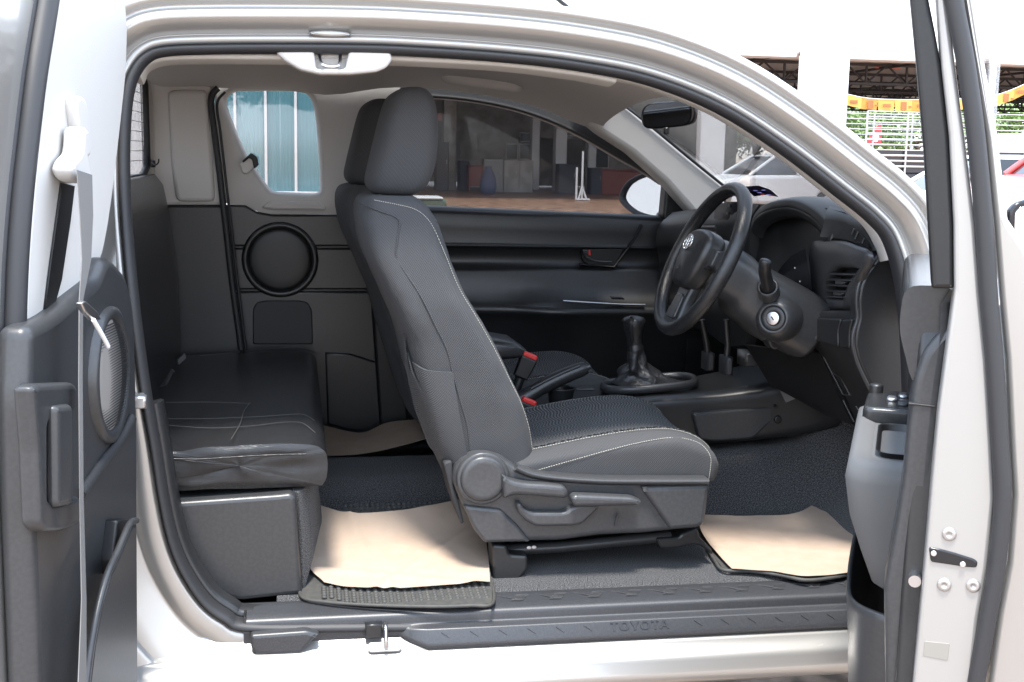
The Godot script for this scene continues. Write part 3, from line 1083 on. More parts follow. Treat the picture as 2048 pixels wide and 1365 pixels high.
func far_side() -> void:
	# corner trim at the back of the far side
	var ct := node(T, "corner_trim")
	var b := MB.new()
	b.extrude(rc(P([-.5085,1.7466,-.3249,1.7259,-.3343,1.6792,-.3271,1.5918,-.312,1.4447,-.3045,1.3674,-.5105,1.3651,-.5122,1.4123,-.5144,1.4417]), 0.01), -1.47, -1.40, 0.012)
	part(ct, "upper", b, M.beige_trim)
	b = MB.new()
	b.extrude(rc(P([-.4605,1.6958,-.4461,1.7048,-.3504,1.7073,-.3452,1.6785,-.3362,1.5329,-.33,1.3795,-.443,1.3781,-.4551,1.4868]), 0.02), -1.41, -1.385, 0.012)
	part(ct, "upper_pad", b, M.beige_trim)
	b = MB.new()
	b.extrude(rc(P([-.5104,1.3695,-.303,1.3719,-.2941,1.2806,-.2788,1.114,-.2575,.9294,-.2588,.8361,-.5082,.8393]), 0.008), -1.47, -1.398, 0.010)
	part(ct, "lower", b, M.plastic_dark)
	b = MB.new()
	b.tube(cr(V([-.3156,1.7138,-1.385,-.3331,1.6931,-1.385,-.3366,1.6568,-1.385,-.3291,1.5886,-1.385,-.3166,1.4745,-1.385,-.3066,1.371,-1.385,-.2977,1.2816,-1.385,-.285,1.146,-1.385,-.2705,1.0241,-1.385,-.2599,.9318,-1.385]), 5), 0.010, 8)
	b.tube(cr(V([-.2956,1.7028,-1.385,-.3161,1.6791,-1.385,-.3195,1.6471,-1.385,-.3118,1.589,-1.385,-.3006,1.4748,-1.385,-.2905,1.3712,-1.385,-.2816,1.2817,-1.385,-.2688,1.146,-1.385,-.2557,1.0241,-1.385,-.245,.9317,-1.385]), 5), 0.004, 6)
	part(ct, "seal", b, M.rubber_black)
	# far rear door: pale upper trim with a window, dark lower trim with a loudspeaker
	var rd := node(T, "rear_door")
	rd.set_meta("label", "closed far side rear door with quarter window and loudspeaker")
	var win = cr(P([-.3032,1.6814,-.2956,1.7007,-.272,1.7145,-.225,1.7187,-.1365,1.7211,-.0771,1.7212,-.0548,1.7129,-.0355,1.6881,-.0238,1.6287,-.0167,1.5387,-.0111,1.4328,-.0157,1.4084,-.0309,1.3991,-.0943,1.3998,-.1573,1.4035,-.1752,1.4139,-.1987,1.4453,-.2539,1.5373,-.2851,1.6154,-.3006,1.6593]), 4, true)
	b = MB.new()
	var outer := P([-.3151,1.7543,.2244,1.7698,.2267,1.3405,.0572,1.3435,-.1624,1.3413,-.2117,1.3499,-.2443,1.3692,-.3066,1.3685,-.3167,1.4735,-.3294,1.5922,-.3309,1.6806])
	ringplate(b, P([-.1306,1.5516])[0], win, outer, -1.44, 0.07)
	part(rd, "upper_trim", b, M.beige_trim)
	b = MB.new()
	b.tube(lift(win, -1.475), 0.0055, 6, true)
	part(rd, "window_gasket", b, M.rubber_black)
	b = MB.new()
	b.extrude(MB.inset(MB.ccw(win), -0.004), -1.492, -1.487, 0.001)
	part(rd, "window_pane", b, M.glass_quarter)
	b = MB.new()
	b.extrude(rc(P([-.1964,1.3611,-.1693,1.3826,-.0191,1.3813,-.0009,1.3663,-.004,1.3556,-.1621,1.3554]), 0.008), -1.445, -1.428, 0.006)
	part(rd, "pull_cup", b, M.beige_trim)
	b = MB.new()
	b.extrude(rc(P([-.1784,1.3645,-.1604,1.3768,-.0282,1.3753,-.0131,1.3648,-.0192,1.3602,-.1576,1.3602]), 0.005), -1.44, -1.4265, 0.002)
	part(rd, "pull_recess", b, M.headliner)
	# belt guide on the window edge
	b = MB.new()
	b.extrude(rc(P([-.2588,1.4929,-.2218,1.5217,-.2087,1.5116,-.2031,1.4909,-.2357,1.4621,-.2504,1.4649]), 0.006), -1.45, -1.395, 0.006)
	part(rd, "belt_guide", b, M.beige_trim)
	b = MB.new()
	b.extrude(rc(P([-.2499,1.502,-.2232,1.5261,-.2057,1.5146,-.2016,1.4909,-.215,1.4788,-.2205,1.5054,-.2292,1.5112,-.247,1.4961]), 0.003), -1.43, -1.39, 0.004)
	part(rd, "belt_guide_slot", b, M.rubber_black)
	b = MB.new()
	b.extrude(P([-.309,1.3689,-.2424,1.3682,-.21,1.3489,-.1623,1.3403,.0568,1.3425,.2414,1.3397,.242,1.2466,-.2976,1.2435]), -1.47, -1.43, 0.006)
	b.extrude(P([-.2962,1.2375,.242,1.2404,.2428,1.1104,-.2802,1.1106]), -1.47, -1.432, 0.006)
	b.extrude(P([-.2803,1.1044,.2428,1.1041,.2939,.5957,-.2691,.6086]), -1.47, -1.43, 0.006)
	b.extrude(P([-.3103,1.3529,.2432,1.3277,.2959,.5908,-.27,.6038]), -1.48, -1.452, 0.004)
	part(rd, "lower_trim", b, M.plastic_dark)
	b = MB.new()
	var sc := P([-.1409,1.2033])[0]
	b.xf = Transform3D(Basis(Vector3.RIGHT, PI / 2), Vector3(sc.x, sc.y, -1.43))
	b.lathe(P([0.118, -0.02, 0.116, 0.003, 0.110, 0.008, 0.103, 0.008, 0.098, 0.005, 0.096, 0.001]), 48)
	part(rd, "speaker_ring", b, M.plastic_dark)
	b = MB.new()
	b.xf = Transform3D(Basis(Vector3.RIGHT, PI / 2), Vector3(sc.x, sc.y, -1.43))
	b.lathe(P([0.097, -0.005, 0.096, 0.001, 0.090, 0.003, 0.084, 0.0055, 0.06, 0.007, 0.0, 0.007]), 48)
	part(rd, "speaker_grille", b, M.plastic_black)
	b = MB.new()
	b.extrude(rc(P([-.2265,.9415,-.2252,1.0501,-.2144,1.0716,-.1873,1.0778,-.0815,1.0776,-.0572,1.0713,-.0451,1.0464,-.0426,.94]), 0.01), -1.435, -1.424, 0.004)
	part(rd, "pocket", b, M.rubber_black)
	# pillar and hanging belt between the far doors
	b = MB.new()
	b.extrude(rc(P([.1133,1.2835,.1776,1.284,.2251,1.0198,.2587,.6687,.1641,.6706,.1351,1.0827]), 0.01), -1.45, -1.40, 0.01)
	part(T, "belt_pillar", b, M.plastic_black)
	b = MB.new()
	b.extrude(P([-.0059,.9145,.0714,.9107,.1805,.8746,.1813,.6495,.0712,.6647,.0011,.6854]), -1.44, -1.42, 0.006)
	part(T, "sill_trim", b, M.plastic_dark)
	# far front door
	var fd := node(T, "front_door")
	fd.set_meta("label", "closed far side front door with tinted window and dark trim")
	b = MB.new()
	var prof := []   # (pixel heights read at the door's middle turned into metres, depth)
	for q in [[1.365, -1.53], [1.368, -1.50], [1.362, -1.478], [1.345, -1.468], [1.30, -1.466], [1.258, -1.470], [1.252, -1.462], [1.247, -1.458], [1.242, -1.466], [1.235, -1.484], [1.20, -1.486], [1.182, -1.482], [1.176, -1.468], [1.165, -1.460], [1.12, -1.452], [1.075, -1.446], [1.06, -1.43], [1.045, -1.425], [1.03, -1.43], [1.0, -1.455], [0.9, -1.465], [0.7, -1.47]]:
		prof.append(q)
	var rows := []
	for k in 24:
		var x := 0.20 + 1.05 * k / 23.0
		var row := PackedVector3Array()
		for q in prof:
			var dy := -0.032 * (x - 0.4) * smoothstep(1.2, 1.36, q[0])
			var arm := smoothstep(0.55, 0.75, x) * 0.045 * smoothstep(1.09, 1.05, q[0]) * smoothstep(0.97, 1.02, q[0])
			row.append(Vector3(x, q[0] + dy, q[1] + arm))
		rows.append(row)
	b.shell(rows, Vector3(0, 0, -0.02))
	part(fd, "door_trim", b, M.plastic_dark)
	b = MB.new()
	b.sweep(cr(V([.7394,1.0803,-1.385,.811,1.0754,-1.385,.9258,1.0687,-1.385,1.0085,1.0669,-1.385]), 4), P([0.004, -0.004, 0.006, 0, 0.004, 0.004, -0.004, 0.003, -0.004, -0.003]), Vector3.BACK)
	part(fd, "armrest_strip", b, M.steel)
	b = MB.new()
	b.extrude(rc(P([.8942,1.0935,.9336,1.0918,.9405,1.0838,.8977,1.0854]), 0.003), -1.40, -1.378, 0.002)
	part(fd, "window_switch", b, M.gloss_black)
	b = MB.new()
	b.sweep(V([1.0092,1.3184,-1.455,.9747,1.2568,-1.455,.9205,1.1822,-1.455,.8076,1.1899,-1.455]), P([0.006, -0.003, 0.006, 0.003, -0.01, 0.003, -0.01, -0.003]), Vector3.BACK)
	part(fd, "trim_seam", b, M.plastic_black)
	b = MB.new()
	b.extrude(rc(P([.8113,1.2386,.9592,1.241,.9243,1.1824,.836,1.187,.8174,1.1999]), 0.01), -1.485, -1.466, 0.004)
	part(fd, "handle_recess", b, M.plastic_black)
	b = MB.new()
	b.tube(cr(V([.8186,1.2274,-1.45,.8255,1.2146,-1.45,.8489,1.2034,-1.45,.8805,1.1987,-1.45,.912,1.1988,-1.45]), 4), [0.009, 0.008, 0.006, 0.005, 0.005, 0.005, 0.005, 0.004, 0.004, 0.004, 0.004, 0.004, 0.004, 0.004, 0.004, 0.004, 0.003], 8)
	part(fd, "door_handle", b, M.plastic_mid)
	b = MB.new()
	b.extrude(rc(P([.8117,1.2386,.8381,1.2371,.8386,1.2195,.8155,1.2194]), 0.003), -1.46, -1.446, 0.003)
	part(fd, "lock_button", b, M.plastic_mid)
	b = MB.new()
	b.extrude(rc(P([.8315,1.2371,.8381,1.2371,.8402,1.2195,.8336,1.2194]), 0.001), -1.455, -1.444, 0.001)
	part(fd, "lock_mark", b, M.red_plastic)
	# window frame and pane
	b = MB.new()
	var arc = cr(V([.1842,1.7008,-1.47,.2272,1.7201,-1.47,.3201,1.7195,-1.47,.4295,1.7132,-1.47,.5402,1.6976,-1.47,.6363,1.6753,-1.47,.7336,1.6418,-1.47,.8323,1.597,-1.47,.9325,1.5437,-1.47,1.0169,1.5006,-1.47,1.0852,1.4601,-1.47]), 4)
	b.sweep(arc, P([0.0, -0.024, 0.006, -0.022, 0.004, 0.0, 0.010, 0.006, 0.010, 0.013, 0.0, 0.016, -0.04, 0.016, -0.04, -0.024]), Vector3.BACK)
	b.extrude(P([.1681,1.7151,.188,1.7217,.2129,1.3268,.1849,1.3266]), -1.50, -1.455, 0.006)
	part(fd, "window_frame", b, M.plastic_mid)
	b = MB.new()
	b.extrude(P([.1924,1.712,.3254,1.7217,.5484,1.6964,.7443,1.6398,.9457,1.5404,1.0826,1.4782,1.1316,1.3155,.2019,1.3233]), -1.525, -1.520, 0.001)
	part(fd, "window_pane", b, M.glass_side)
	b = MB.new()
	b.extrude(rc(P([1.0878,1.4892,1.1893,1.3942,1.2024,1.3263,1.0875,1.3252,1.0798,1.351]), 0.006), -1.52, -1.455, 0.008)
	part(fd, "mirror_sail", b, M.plastic_black)
	# far door mirror
	var mi := node(T, "door_mirror")
	mi.set_meta("label", "passenger side door mirror seen through the far window")
	b = MB.new()
	var ml = cr(P([.9929,1.3848,.9972,1.4137,1.0171,1.4495,1.0566,1.4771,1.109,1.4897,1.1461,1.4903,1.1593,1.4719,1.1654,1.4073,1.1586,1.3526,1.1382,1.3267,1.0975,1.3212,1.0457,1.3327,1.0096,1.3578]), 4, true)
	var rings := []
	for q in [[0.0, 0.0], [0.004, 0.012], [0.03, 0.006], [0.07, -0.01], [0.10, -0.035], [0.12, -0.07]]:
		rings.append(q)
	var rws := []
	var c2 := Vector2.ZERO
	for q in ml:
		c2 += q
	c2 /= ml.size()
	for i in ml.size():
		ml[i] = c2 + (ml[i] - c2) * Vector2(0.86, 1.0) + Vector2(0.022, 0)
	c2.x += 0.022
	for q in [[1.0, 0.0], [1.03, 0.01], [1.0, 0.04], [0.9, 0.08], [0.7, 0.11], [0.0, 0.13]]:
		var row := PackedVector3Array()
		for w in ml:
			var e: Vector2 = c2 + (w - c2) * q[0]
			var dz: float = (w.x - c2.x) * 1.6 * q[0] + (w.y - c2.y) * -0.1 * q[0]
			row.append(Vector3(e.x + q[1] * 0.75, e.y, -1.70 + dz - q[1] * 0.6))
		rws.append(row)
	b.grid(rws, true)
	part(mi, "housing", b, M.gloss_black)
	b = MB.new()
	rws = []
	for s in [0.82, 0.4, 0.0]:
		var row := PackedVector3Array()
		for w in ml:
			var e: Vector2 = c2 + (w - c2) * s
			row.append(Vector3(e.x + 0.006, e.y - 0.001, -1.70 + (w.x - c2.x) * 1.6 * s - (w.y - c2.y) * 0.1 * s))
		rws.append(row)
	b.grid(rws, true)
	part(mi, "mirror_glass", b, M.mirror)
	b = MB.new()
	rws = []
	for q in [[1.0, 0.0], [0.93, -0.006], [0.82, 0.004]]:
		var row := PackedVector3Array()
		for w in ml:
			var e: Vector2 = c2 + (w - c2) * q[0]
			row.append(Vector3(e.x + q[1], e.y, -1.70 + (w.x - c2.x) * 1.6 * q[0] - (w.y - c2.y) * 0.1 * q[0]))
		rws.append(row)
	b.grid(rws, true)
	part(mi, "bezel", b, M.gloss_black)
	b = MB.new()
	b.tube(V([1.1503,1.3354,-1.7,1.1519,1.3298,-1.56]), 0.03, 10)
	part(mi, "mirror_arm", b, M.gloss_black)
	# far windscreen pillar
	b = MB.new()
	b.extrude(rc(P([.8279,1.7193,.8497,1.732,.8722,1.7235,.9806,1.6407,1.1395,1.5233,1.2434,1.4497,1.2369,1.3738,1.172,1.3415,1.1447,1.3633,1.0523,1.4564,.9388,1.5476,.8377,1.607,.7987,1.6367,.8129,1.6917]), 0.012), -1.46, -1.35, 0.018)
	part(T, "windscreen_pillar", b, M.beige_trim)
	# windscreen, curved
	var ws := node(T, "windscreen")
	b = MB.new()
	rows = []
	var n := 14
	for i in n + 1:
		var t := float(i) / n
		var z := lerpf(-0.10, -1.46, t)
		var bow := 0.10 * (1.0 - pow(2 * t - 1, 2.0))
		var row := PackedVector3Array()
		for k in 9:
			var s := k / 8.0
			row.append(Vector3(lerpf(0.80, 1.46, s) + bow, lerpf(1.735, 1.265, s) + 0.02 * sin(PI * s), z))
		rows.append(row)
	b.shell(rows, Vector3(0.004, 0.004, 0))
	part(ws, "pane", b, M.glass_front)
	b = MB.new()
	var head := []
	for i in n + 1:
		head.append(rows[i][0] + Vector3(-0.01, -0.008, 0))
	b.sweep(head, P([0.012, -0.03, 0.012, 0.02, -0.01, 0.02, -0.014, -0.03]), Vector3.UP)
	part(ws, "header_trim", b, M.headliner)
	b = MB.new()
	b.tube(cr(V([.8588,1.7256,-1.345,.9794,1.6435,-1.345,1.1361,1.5265,-1.345,1.2414,1.4501,-1.345]), 4), 0.005, 6)
	part(ws, "gasket", b, M.rubber_black)
	# paper sticker at the foot of the windscreen
	b = MB.new()
	b.shell([V([1.1616,1.4585,-.95,1.2033,1.4619,-.95,1.2398,1.4511,-.95]), V([1.1928,1.432,-.95,1.2315,1.4368,-.95,1.2649,1.4315,-.95])], Vector3(0.001, 0.001, 0))
	var stk := part(ws, "sticker", b, M.lilac_print)
	b = MB.new()
	for q in V([1.1987,1.449,-.952,1.211,1.4435,-.952,1.2226,1.4508,-.952,1.2382,1.4382,-.952]):
		b.box(q + Vector3(-0.002, -0.001, 0.002), Vector3(0.012, 0.002, 0.003), 0.0005)
	part(stk, "print", b, M.blue_print)
	b = MB.new()
	for q in V([1.2202,1.4394,-.952,1.2444,1.4354,-.952]):
		b.box(q + Vector3(-0.002, -0.001, 0.002), Vector3(0.010, 0.002, 0.003), 0.0005)
	part(stk, "print", b, M.red_print)
	# inside mirror
	var im := node(T, "interior_mirror")
	b = MB.new()
	var loop = cr(P([.7867,1.6482,.7926,1.6687,.8137,1.6781,.8645,1.6819,.9049,1.6855,.9215,1.6744,.9278,1.654,.9247,1.6309,.9076,1.6202,.8537,1.6139,.8108,1.6117,.7929,1.6228]), 4, true)
	var c3 := Vector2.ZERO
	for q in loop:
		c3 += q
	c3 /= loop.size()
	for i in loop.size():
		loop[i] = c3 + (loop[i] - c3) * Vector2(0.70, 1.0)
	rws = []
	for q in [[0.0, 0.0], [0.9, 0.0], [0.985, 0.001], [1.0, 0.008], [0.97, 0.02], [0.8, 0.032], [0.0, 0.038]]:
		var row := PackedVector3Array()
		for w in loop:
			var e: Vector2 = c3 + (w - c3) * q[0]
			row.append(Vector3(e.x + q[1] * 0.8, e.y, -0.72 + ((w.x - c3.x) * 1.45 + (w.y - c3.y) * 0.2) * q[0] - q[1] * 0.5))
		rws.append(row)
	b.grid(rws.slice(1), true)
	part(im, "housing", b, M.gloss_black)
	b = MB.new()
	rws = []
	for s in [0.89, 0.5, 0.0]:
		var row := PackedVector3Array()
		for w in loop:
			var e: Vector2 = c3 + (w - c3) * s
			row.append(Vector3(e.x - 0.001, e.y, -0.72 + ((w.x - c3.x) * 1.45 + (w.y - c3.y) * 0.2) * s + 0.001))
		rws.append(row)
	b.grid(rws, true)
	part(im, "glass", b, M.mirror)
	b = MB.new()
	b.box(V([.8581,1.6063,-.72])[0], Vector3(0.014, 0.018, 0.012), 0.003)
	b.tube(cr(V([.8788,1.6482,-.74,.9313,1.6739,-.78,.958,1.6954,-.78]), 4), 0.010, 8)
	part(im, "stalk", b, M.plastic_black)

# a seat; dz moves it across the cab, dx along it
func seat(called: String, dz: float, dx: float, detailed: bool) -> void:
	var s := node(T, called, Vector3(dx, 0, dz))
	var zc := -0.425
	# backrest
	var fr := P([.164,1.4448,.1884,1.4287,.2131,1.3937,.2383,1.3275,.2684,1.2493,.3032,1.1906,.343,1.122,.3787,1.0527,.4089,.9908,.4264,.9321,.4312,.8731,.418,.8296,.3997,.8111])
	var bk := P([.0764,1.4459,.0481,1.4336,.0395,1.3921,.0515,1.3265,.0746,1.2736,.1001,1.2158,.1293,1.1462,.1544,1.0576,.174,.9979,.1914,.94,.2114,.8722,.2325,.819,.2582,.7866])
	var secs := []
	var f2 = cr(fr, 4)
	var b2 = cr(bk, 4)
	for i in f2.size():
		var t := float(i) / (f2.size() - 1)
		var hw := lerpf(0.19, 0.245, smoothstep(0.0, 0.45, t)) * (0.90 + 0.10 * smoothstep(0.0, 0.08, t)) * (1.0 - 0.05 * smoothstep(0.92, 1.0, t))
		secs.append([f2[i], b2[i], hw, 0.045 * smoothstep(0.12, 0.35, t)])
	var b := MB.new()
	b.slab(secs, zc, 0.38, 96, 0.0034)
	var back := part(s, "backrest", b, M.cloth)
	# headrest and its posts
	var hf := P([.1673,1.6834,.1898,1.6807,.2081,1.6634,.2174,1.6304,.2203,1.569,.2152,1.5127,.1984,1.4696,.1757,1.4501,.1564,1.4453])
	var hb := P([.1515,1.683,.1325,1.678,.1113,1.661,.098,1.6275,.0825,1.5663,.0691,1.5103,.0624,1.4744,.0692,1.4543,.085,1.4466])
	secs = []
	f2 = cr(hf, 4)
	b2 = cr(hb, 4)
	for i in f2.size():
		var t := float(i) / (f2.size() - 1)
		secs.append([f2[i], b2[i], 0.138 * pow(sin(PI * clampf(0.06 + 0.84 * t, 0, 1)), 0.35), 0.0])
	b = MB.new()
	b.slab(secs, zc, 0.50, 56)
	var hr := part(s, "headrest", b, M.cloth)
	b = MB.new()
	for k in [-0.06, 0.06]:
		b.tube([Vector3(f2[-1].x - 0.06, f2[-1].y + 0.05, zc + k), Vector3(f2[-1].x - 0.065, f2[-1].y - 0.08, zc + k)], 0.006, 8)
	part(hr, "post", b, M.steel)
	# cushion
	var tp := P([0.33, 0.865, 0.38, 0.877, 0.46, 0.893, 0.56, 0.912, 0.66, 0.926, 0.74, 0.928, 0.80, 0.912, 0.838, 0.885, 0.853, 0.855, 0.852, 0.825])
	var bt := P([0.33, 0.80, 0.38, 0.80, 0.46, 0.80, 0.56, 0.80, 0.66, 0.80, 0.74, 0.80, 0.79, 0.80, 0.82, 0.802, 0.838, 0.806, 0.842, 0.810])
	secs = []
	f2 = cr(tp, 4)
	b2 = cr(bt, 4)
	for i in f2.size():
		var t := float(i) / (f2.size() - 1)
		secs.append([f2[i], b2[i], 0.255 * (1.0 - 0.10 * smoothstep(0.75, 1.0, t)), 0.022 * smoothstep(0.95, 0.6, t)])
	b = MB.new()
	b.slab(secs, zc, 0.36, 96, 0.002)
	var cu := part(s, "cushion", b, M.cloth)
	# ribbed centre panel on top of the cushion
	var rows := []
	for i in range(2, 27):
		var row := PackedVector3Array()
		var a: Vector2 = secs[i][0]
		var bb: Vector2 = secs[i][1]
		var hw: float = secs[i][2]
		for j in 17:
			var cz := lerpf(-0.72, 0.72, j / 16.0)
			var d: float = secs[i][3] * clampf(1.0 - pow(absf(cz) / 0.72, 3.0), 0, 1)
			var q := pow(maxf(0.0, 1.0 - pow(absf(cz), 2.0 / 0.36)), 0.18)
			var w: Vector2 = bb.lerp(a, (q + 1) / 2) + (bb - a).normalized() * (d - 0.003)
			row.append(Vector3(w.x, w.y, zc + cz * hw))
		rows.append(row)
	b = MB.new()
	b.shell(rows, Vector3(0, -0.004, 0))
	part(cu, "centre_panel", b, M.cloth_ribbed)
	# seams: stitched dashes lying on the cloth
	for side in [1.0, -1.0]:
		b = MB.new()
		var pts := []
		for i in range(2, 30):
			var a: Vector2 = secs[i][0]
			var bb: Vector2 = secs[i][1]
			var cz := 0.76
			var q := pow(maxf(0.0, 1.0 - pow(absf(cz), 2.0 / 0.36)), 0.18)
			var w: Vector2 = bb.lerp(a, (q + 1) / 2) + (a - bb).normalized() * 0.001
			pts.append(Vector3(w.x, w.y, zc + side * cz * secs[i][2]))
		stitch(b, cr(pts, 4))
		part(cu, "stitching", b, M.thread)
	if not detailed:
		return
	# near side bolster seam of the cushion
	b = MB.new()
	var bl := []
	var qs := [[3, -0.1], [5, 0.12], [9, 0.40], [14, 0.66], [19, 0.80], [23, 0.84], [25, 0.80], [26.6, 0.55], [27.2, 0.1], [27.6, -0.5], [27.8, -0.8]]
	var qv := PackedVector2Array()
	for q in qs:
		qv.append(Vector2(q[0], q[1]))
	for q in cr(qv, 6):
		bl.append(on(secs, q.x, q.y, zc, 0.36))
	stitch(b, bl)
	part(cu, "bolster_stitching", b, M.thread)
	b = MB.new()
	var fs := []
	var bs := []
	var f3 = cr(fr, 4)
	var b3 = cr(bk, 4)
	for i in f3.size():
		var t := float(i) / (f3.size() - 1)
		var hw := lerpf(0.19, 0.245, smoothstep(0.0, 0.45, t)) * (0.90 + 0.10 * smoothstep(0.0, 0.08, t)) * (1.0 - 0.05 * smoothstep(0.92, 1.0, t))
		bs.append([f3[i], b3[i], hw])
	qv = P([3.0, -0.75, 4.0, -0.1, 5.2, 0.45, 7.5, 0.70, 11, 0.80, 16, 0.84, 22, 0.86, 28, 0.88, 34, 0.90, 38, 0.92, 42, 0.93, 45, 0.90, 47, 0.8])
	for q in cr(qv, 10):
		fs.append(on(bs, q.x, q.y, zc, 0.38))
	stitch(b, fs)
	part(back, "stitching", b, M.thread)
	b = MB.new()
	var seam = cr(V([.0438,1.4283,-.18,.0792,1.4161,-.18,.1212,1.3977,-.18,.1183,1.3577,-.18,.1175,1.3154,-.18,.1647,1.241,-.18,.1974,1.1763,-.18,.2238,1.1218,-.18,.2363,1.0725,-.18,.2534,1.0117,-.18,.2695,.9559,-.18,.2769,.8999,-.18,.2828,.8717,-.18]), 5)
	for i in seam.size():
		seam[i] = snap(seam[i], bs, zc, 0.38)
	b.tube(seam, 0.0016, 6)
	part(back, "cover_seam", b, M.cloth)
	# map pocket on the back
	b = MB.new()
	var pk := []
	for e in [[0.0, V([.1363,1.1513,-.19,.1408,1.1209,-.19,.1474,1.0969,-.19,.1723,1.0802,-.19,.1995,1.0755,-.19,.2343,1.074,-.19])], [0.012, V([.1518,1.0771,-.19,.165,1.0551,-.19,.1781,1.0329,-.19,.2001,1.0105,-.19,.2221,.9935,-.19,.2506,.993,-.19])], [0.014, V([.1742,.9799,-.19,.1853,.9608,-.19,.1986,.9439,-.19,.2141,.9268,-.19,.234,.9096,-.19,.2671,.9089,-.19])], [0.004, V([.199,.8936,-.19,.2079,.8822,-.19,.2179,.8707,-.19,.229,.8626,-.19,.2457,.8531,-.19,.2747,.8433,-.19])]]:
		var row := PackedVector3Array()
		for q in resample(e[1], 12):
			var w := snap(q, bs, zc, 0.38)
			var c := Vector3(0.34, w.y + 0.02, zc)
			row.append(w + (w - c).normalized() * (0.004 + e[0]))
		pk.append(row)
	b.shell(pk, Vector3(0.004, 0, -0.003))
	part(back, "map_pocket", b, M.cloth)
	# side trim with recliner cap and levers
	var tr := node(T, "seat_side_trim")
	b = MB.new()
	b.extrude(cr_rc(P([.2352,.8387,.2392,.8663,.2541,.8869,.2801,.8985,.3095,.8989,.3425,.8892,.3726,.8673,.4039,.852,.4598,.8415,.5612,.8319,.6754,.8277,.8122,.8239,.8185,.8145,.8092,.7593,.7944,.7226,.7819,.7137,.6683,.706,.5651,.7051,.4747,.6957,.305,.6996,.2848,.7263,.2577,.7789])), -0.20, -0.145, 0.014, 0, 5)
	b.extrude(rc(P([.6505,.8192,.8136,.8193,.8049,.7245,.7841,.7183,.7259,.7156]), 0.008), -0.17, -0.132, 0.012, 0, 4)
	b.extrude(rc(P([.2565,.7879,.2949,.7822,.339,.7763,.3785,.7389,.4094,.6992,.305,.7007,.2825,.7309]), 0.008), -0.17, -0.136, 0.008, 0, 4)
	b.sweep(cr(V([.3708,.8646,-.142,.4044,.8492,-.142,.4603,.8387,-.142,.5618,.8291,-.142,.6761,.8248,-.142,.8095,.8211,-.142]), 4), P([0.012, -0.010, 0.014, -0.003, 0.006, 0.004, -0.03, 0.006, -0.03, -0.010]), Vector3.BACK)
	part(tr, "cover", b, M.plastic_grey)
	b = MB.new()
	var kc := P([.2997,.8467])[0]
	b.xf = Transform3D(Basis(Vector3.RIGHT, PI / 2), Vector3(kc.x, kc.y, -0.15))
	b.lathe(P([0.058, 0.0, 0.058, 0.016, 0.055, 0.019, 0.050, 0.019]), 48)
	part(tr, "recliner_ring", b, M.plastic_grey)
	b = MB.new()
	b.xf = Transform3D(Basis(Vector3.RIGHT, PI / 2), Vector3(kc.x, kc.y, -0.15))
	b.lathe(P([0.0505, 0.0, 0.0500, 0.020, 0.047, 0.024, 0.043, 0.0255, 0.038, 0.0265, 0.035, 0.0262, 0.0, 0.0255]), 48)
	part(tr, "recliner_cap", b, M.plastic_grey)
	b = MB.new()
	b.extrude(cr_rc(P([.337,.8605,.359,.8467,.3876,.8403,.4316,.8369,.4737,.8313,.4851,.8186,.4811,.802,.4433,.8065,.3992,.8111,.3662,.8143,.3423,.805])), -0.145, -0.108, 0.010, 0, 4)
	part(tr, "recliner_lever", b, M.plastic_grey)
	b = MB.new()
	b.extrude(cr_rc(P([.4888,.8065,.4975,.813,.5533,.8091,.6266,.8035,.6507,.7926,.6352,.7841,.5653,.7851,.4982,.7861,.4914,.793])), -0.135, -0.100, 0.009, 0, 4)
	b.extrude(cr_rc(P([.3702,.7952,.3834,.7926,.3903,.7789,.4081,.7716,.4793,.7694,.4957,.7824,.5123,.7864,.5629,.7848,.5465,.7672,.5192,.7409,.4969,.7371,.4155,.7388,.3931,.7519,.375,.7727])), -0.145, -0.118, 0.008, 0, 4)
	part(tr, "height_lever", b, M.plastic_grey)
	b = MB.new()
	b.tube(V([.6045,.76,-.136,.5975,.7305,-.136]), 0.0022, 6)
	part(tr, "rib", b, M.plastic_mid)
	b = MB.new()
	b.extrude(cr_rc(P([.2165,.8753,.2359,.8804,.2388,.8247,.2524,.7851,.264,.7397,.2574,.7354,.2359,.7968])), -0.30, -0.165, 0.004)
	part(tr, "cover_flap", b, M.webbing_dark)
	# tag at the cushion edge
	b = MB.new()
	b.extrude(cr_rc(P([.7314,.8184,.7345,.8276,.7507,.8306,.7651,.8221,.7653,.8163])), -0.168, -0.158, 0.003)
	part(tr, "tag", b, M.amber_plastic)
	# rails and feet
	var rl := node(T, "seat_rail")
	b = MB.new()
	b.sweep(V([.3645,.663,-.2,.4882,.6654,-.2,.7455,.6821,-.2]), P([0.012, -0.010, 0.012, 0.010, -0.02, 0.010, -0.02, -0.010]), Vector3.BACK)
	part(rl, "rail", b, M.plastic_mid)
	b = MB.new()
	b.sweep(V([.4368,.5768,-.62,.5797,.58,-.62,.8769,.5973,-.62]), P([0.012, -0.010, 0.012, 0.010, -0.02, 0.010, -0.02, -0.010]), Vector3.BACK)
	part(rl, "rail", b, M.plastic_mid)
	b = MB.new()
	for q in V([.4142,.6704,-.186,.4256,.6711,-.186]):
		b.extrude(ell(Vector2(q.x, q.y), 0.006, 0.004, 10), -0.189, -0.184, 0.001)
	part(rl, "rivet", b, M.steel)
	b = MB.new()
	b.extrude(cr_rc(P([.3244,.6923,.3578,.6888,.3627,.668,.4009,.6642,.4054,.6595,.4049,.6319,.3818,.6052,.3527,.6041,.3281,.6051])), -0.215, -0.148, 0.006)
	part(rl, "rear_foot", b, M.plastic_dark)
	b = MB.new()
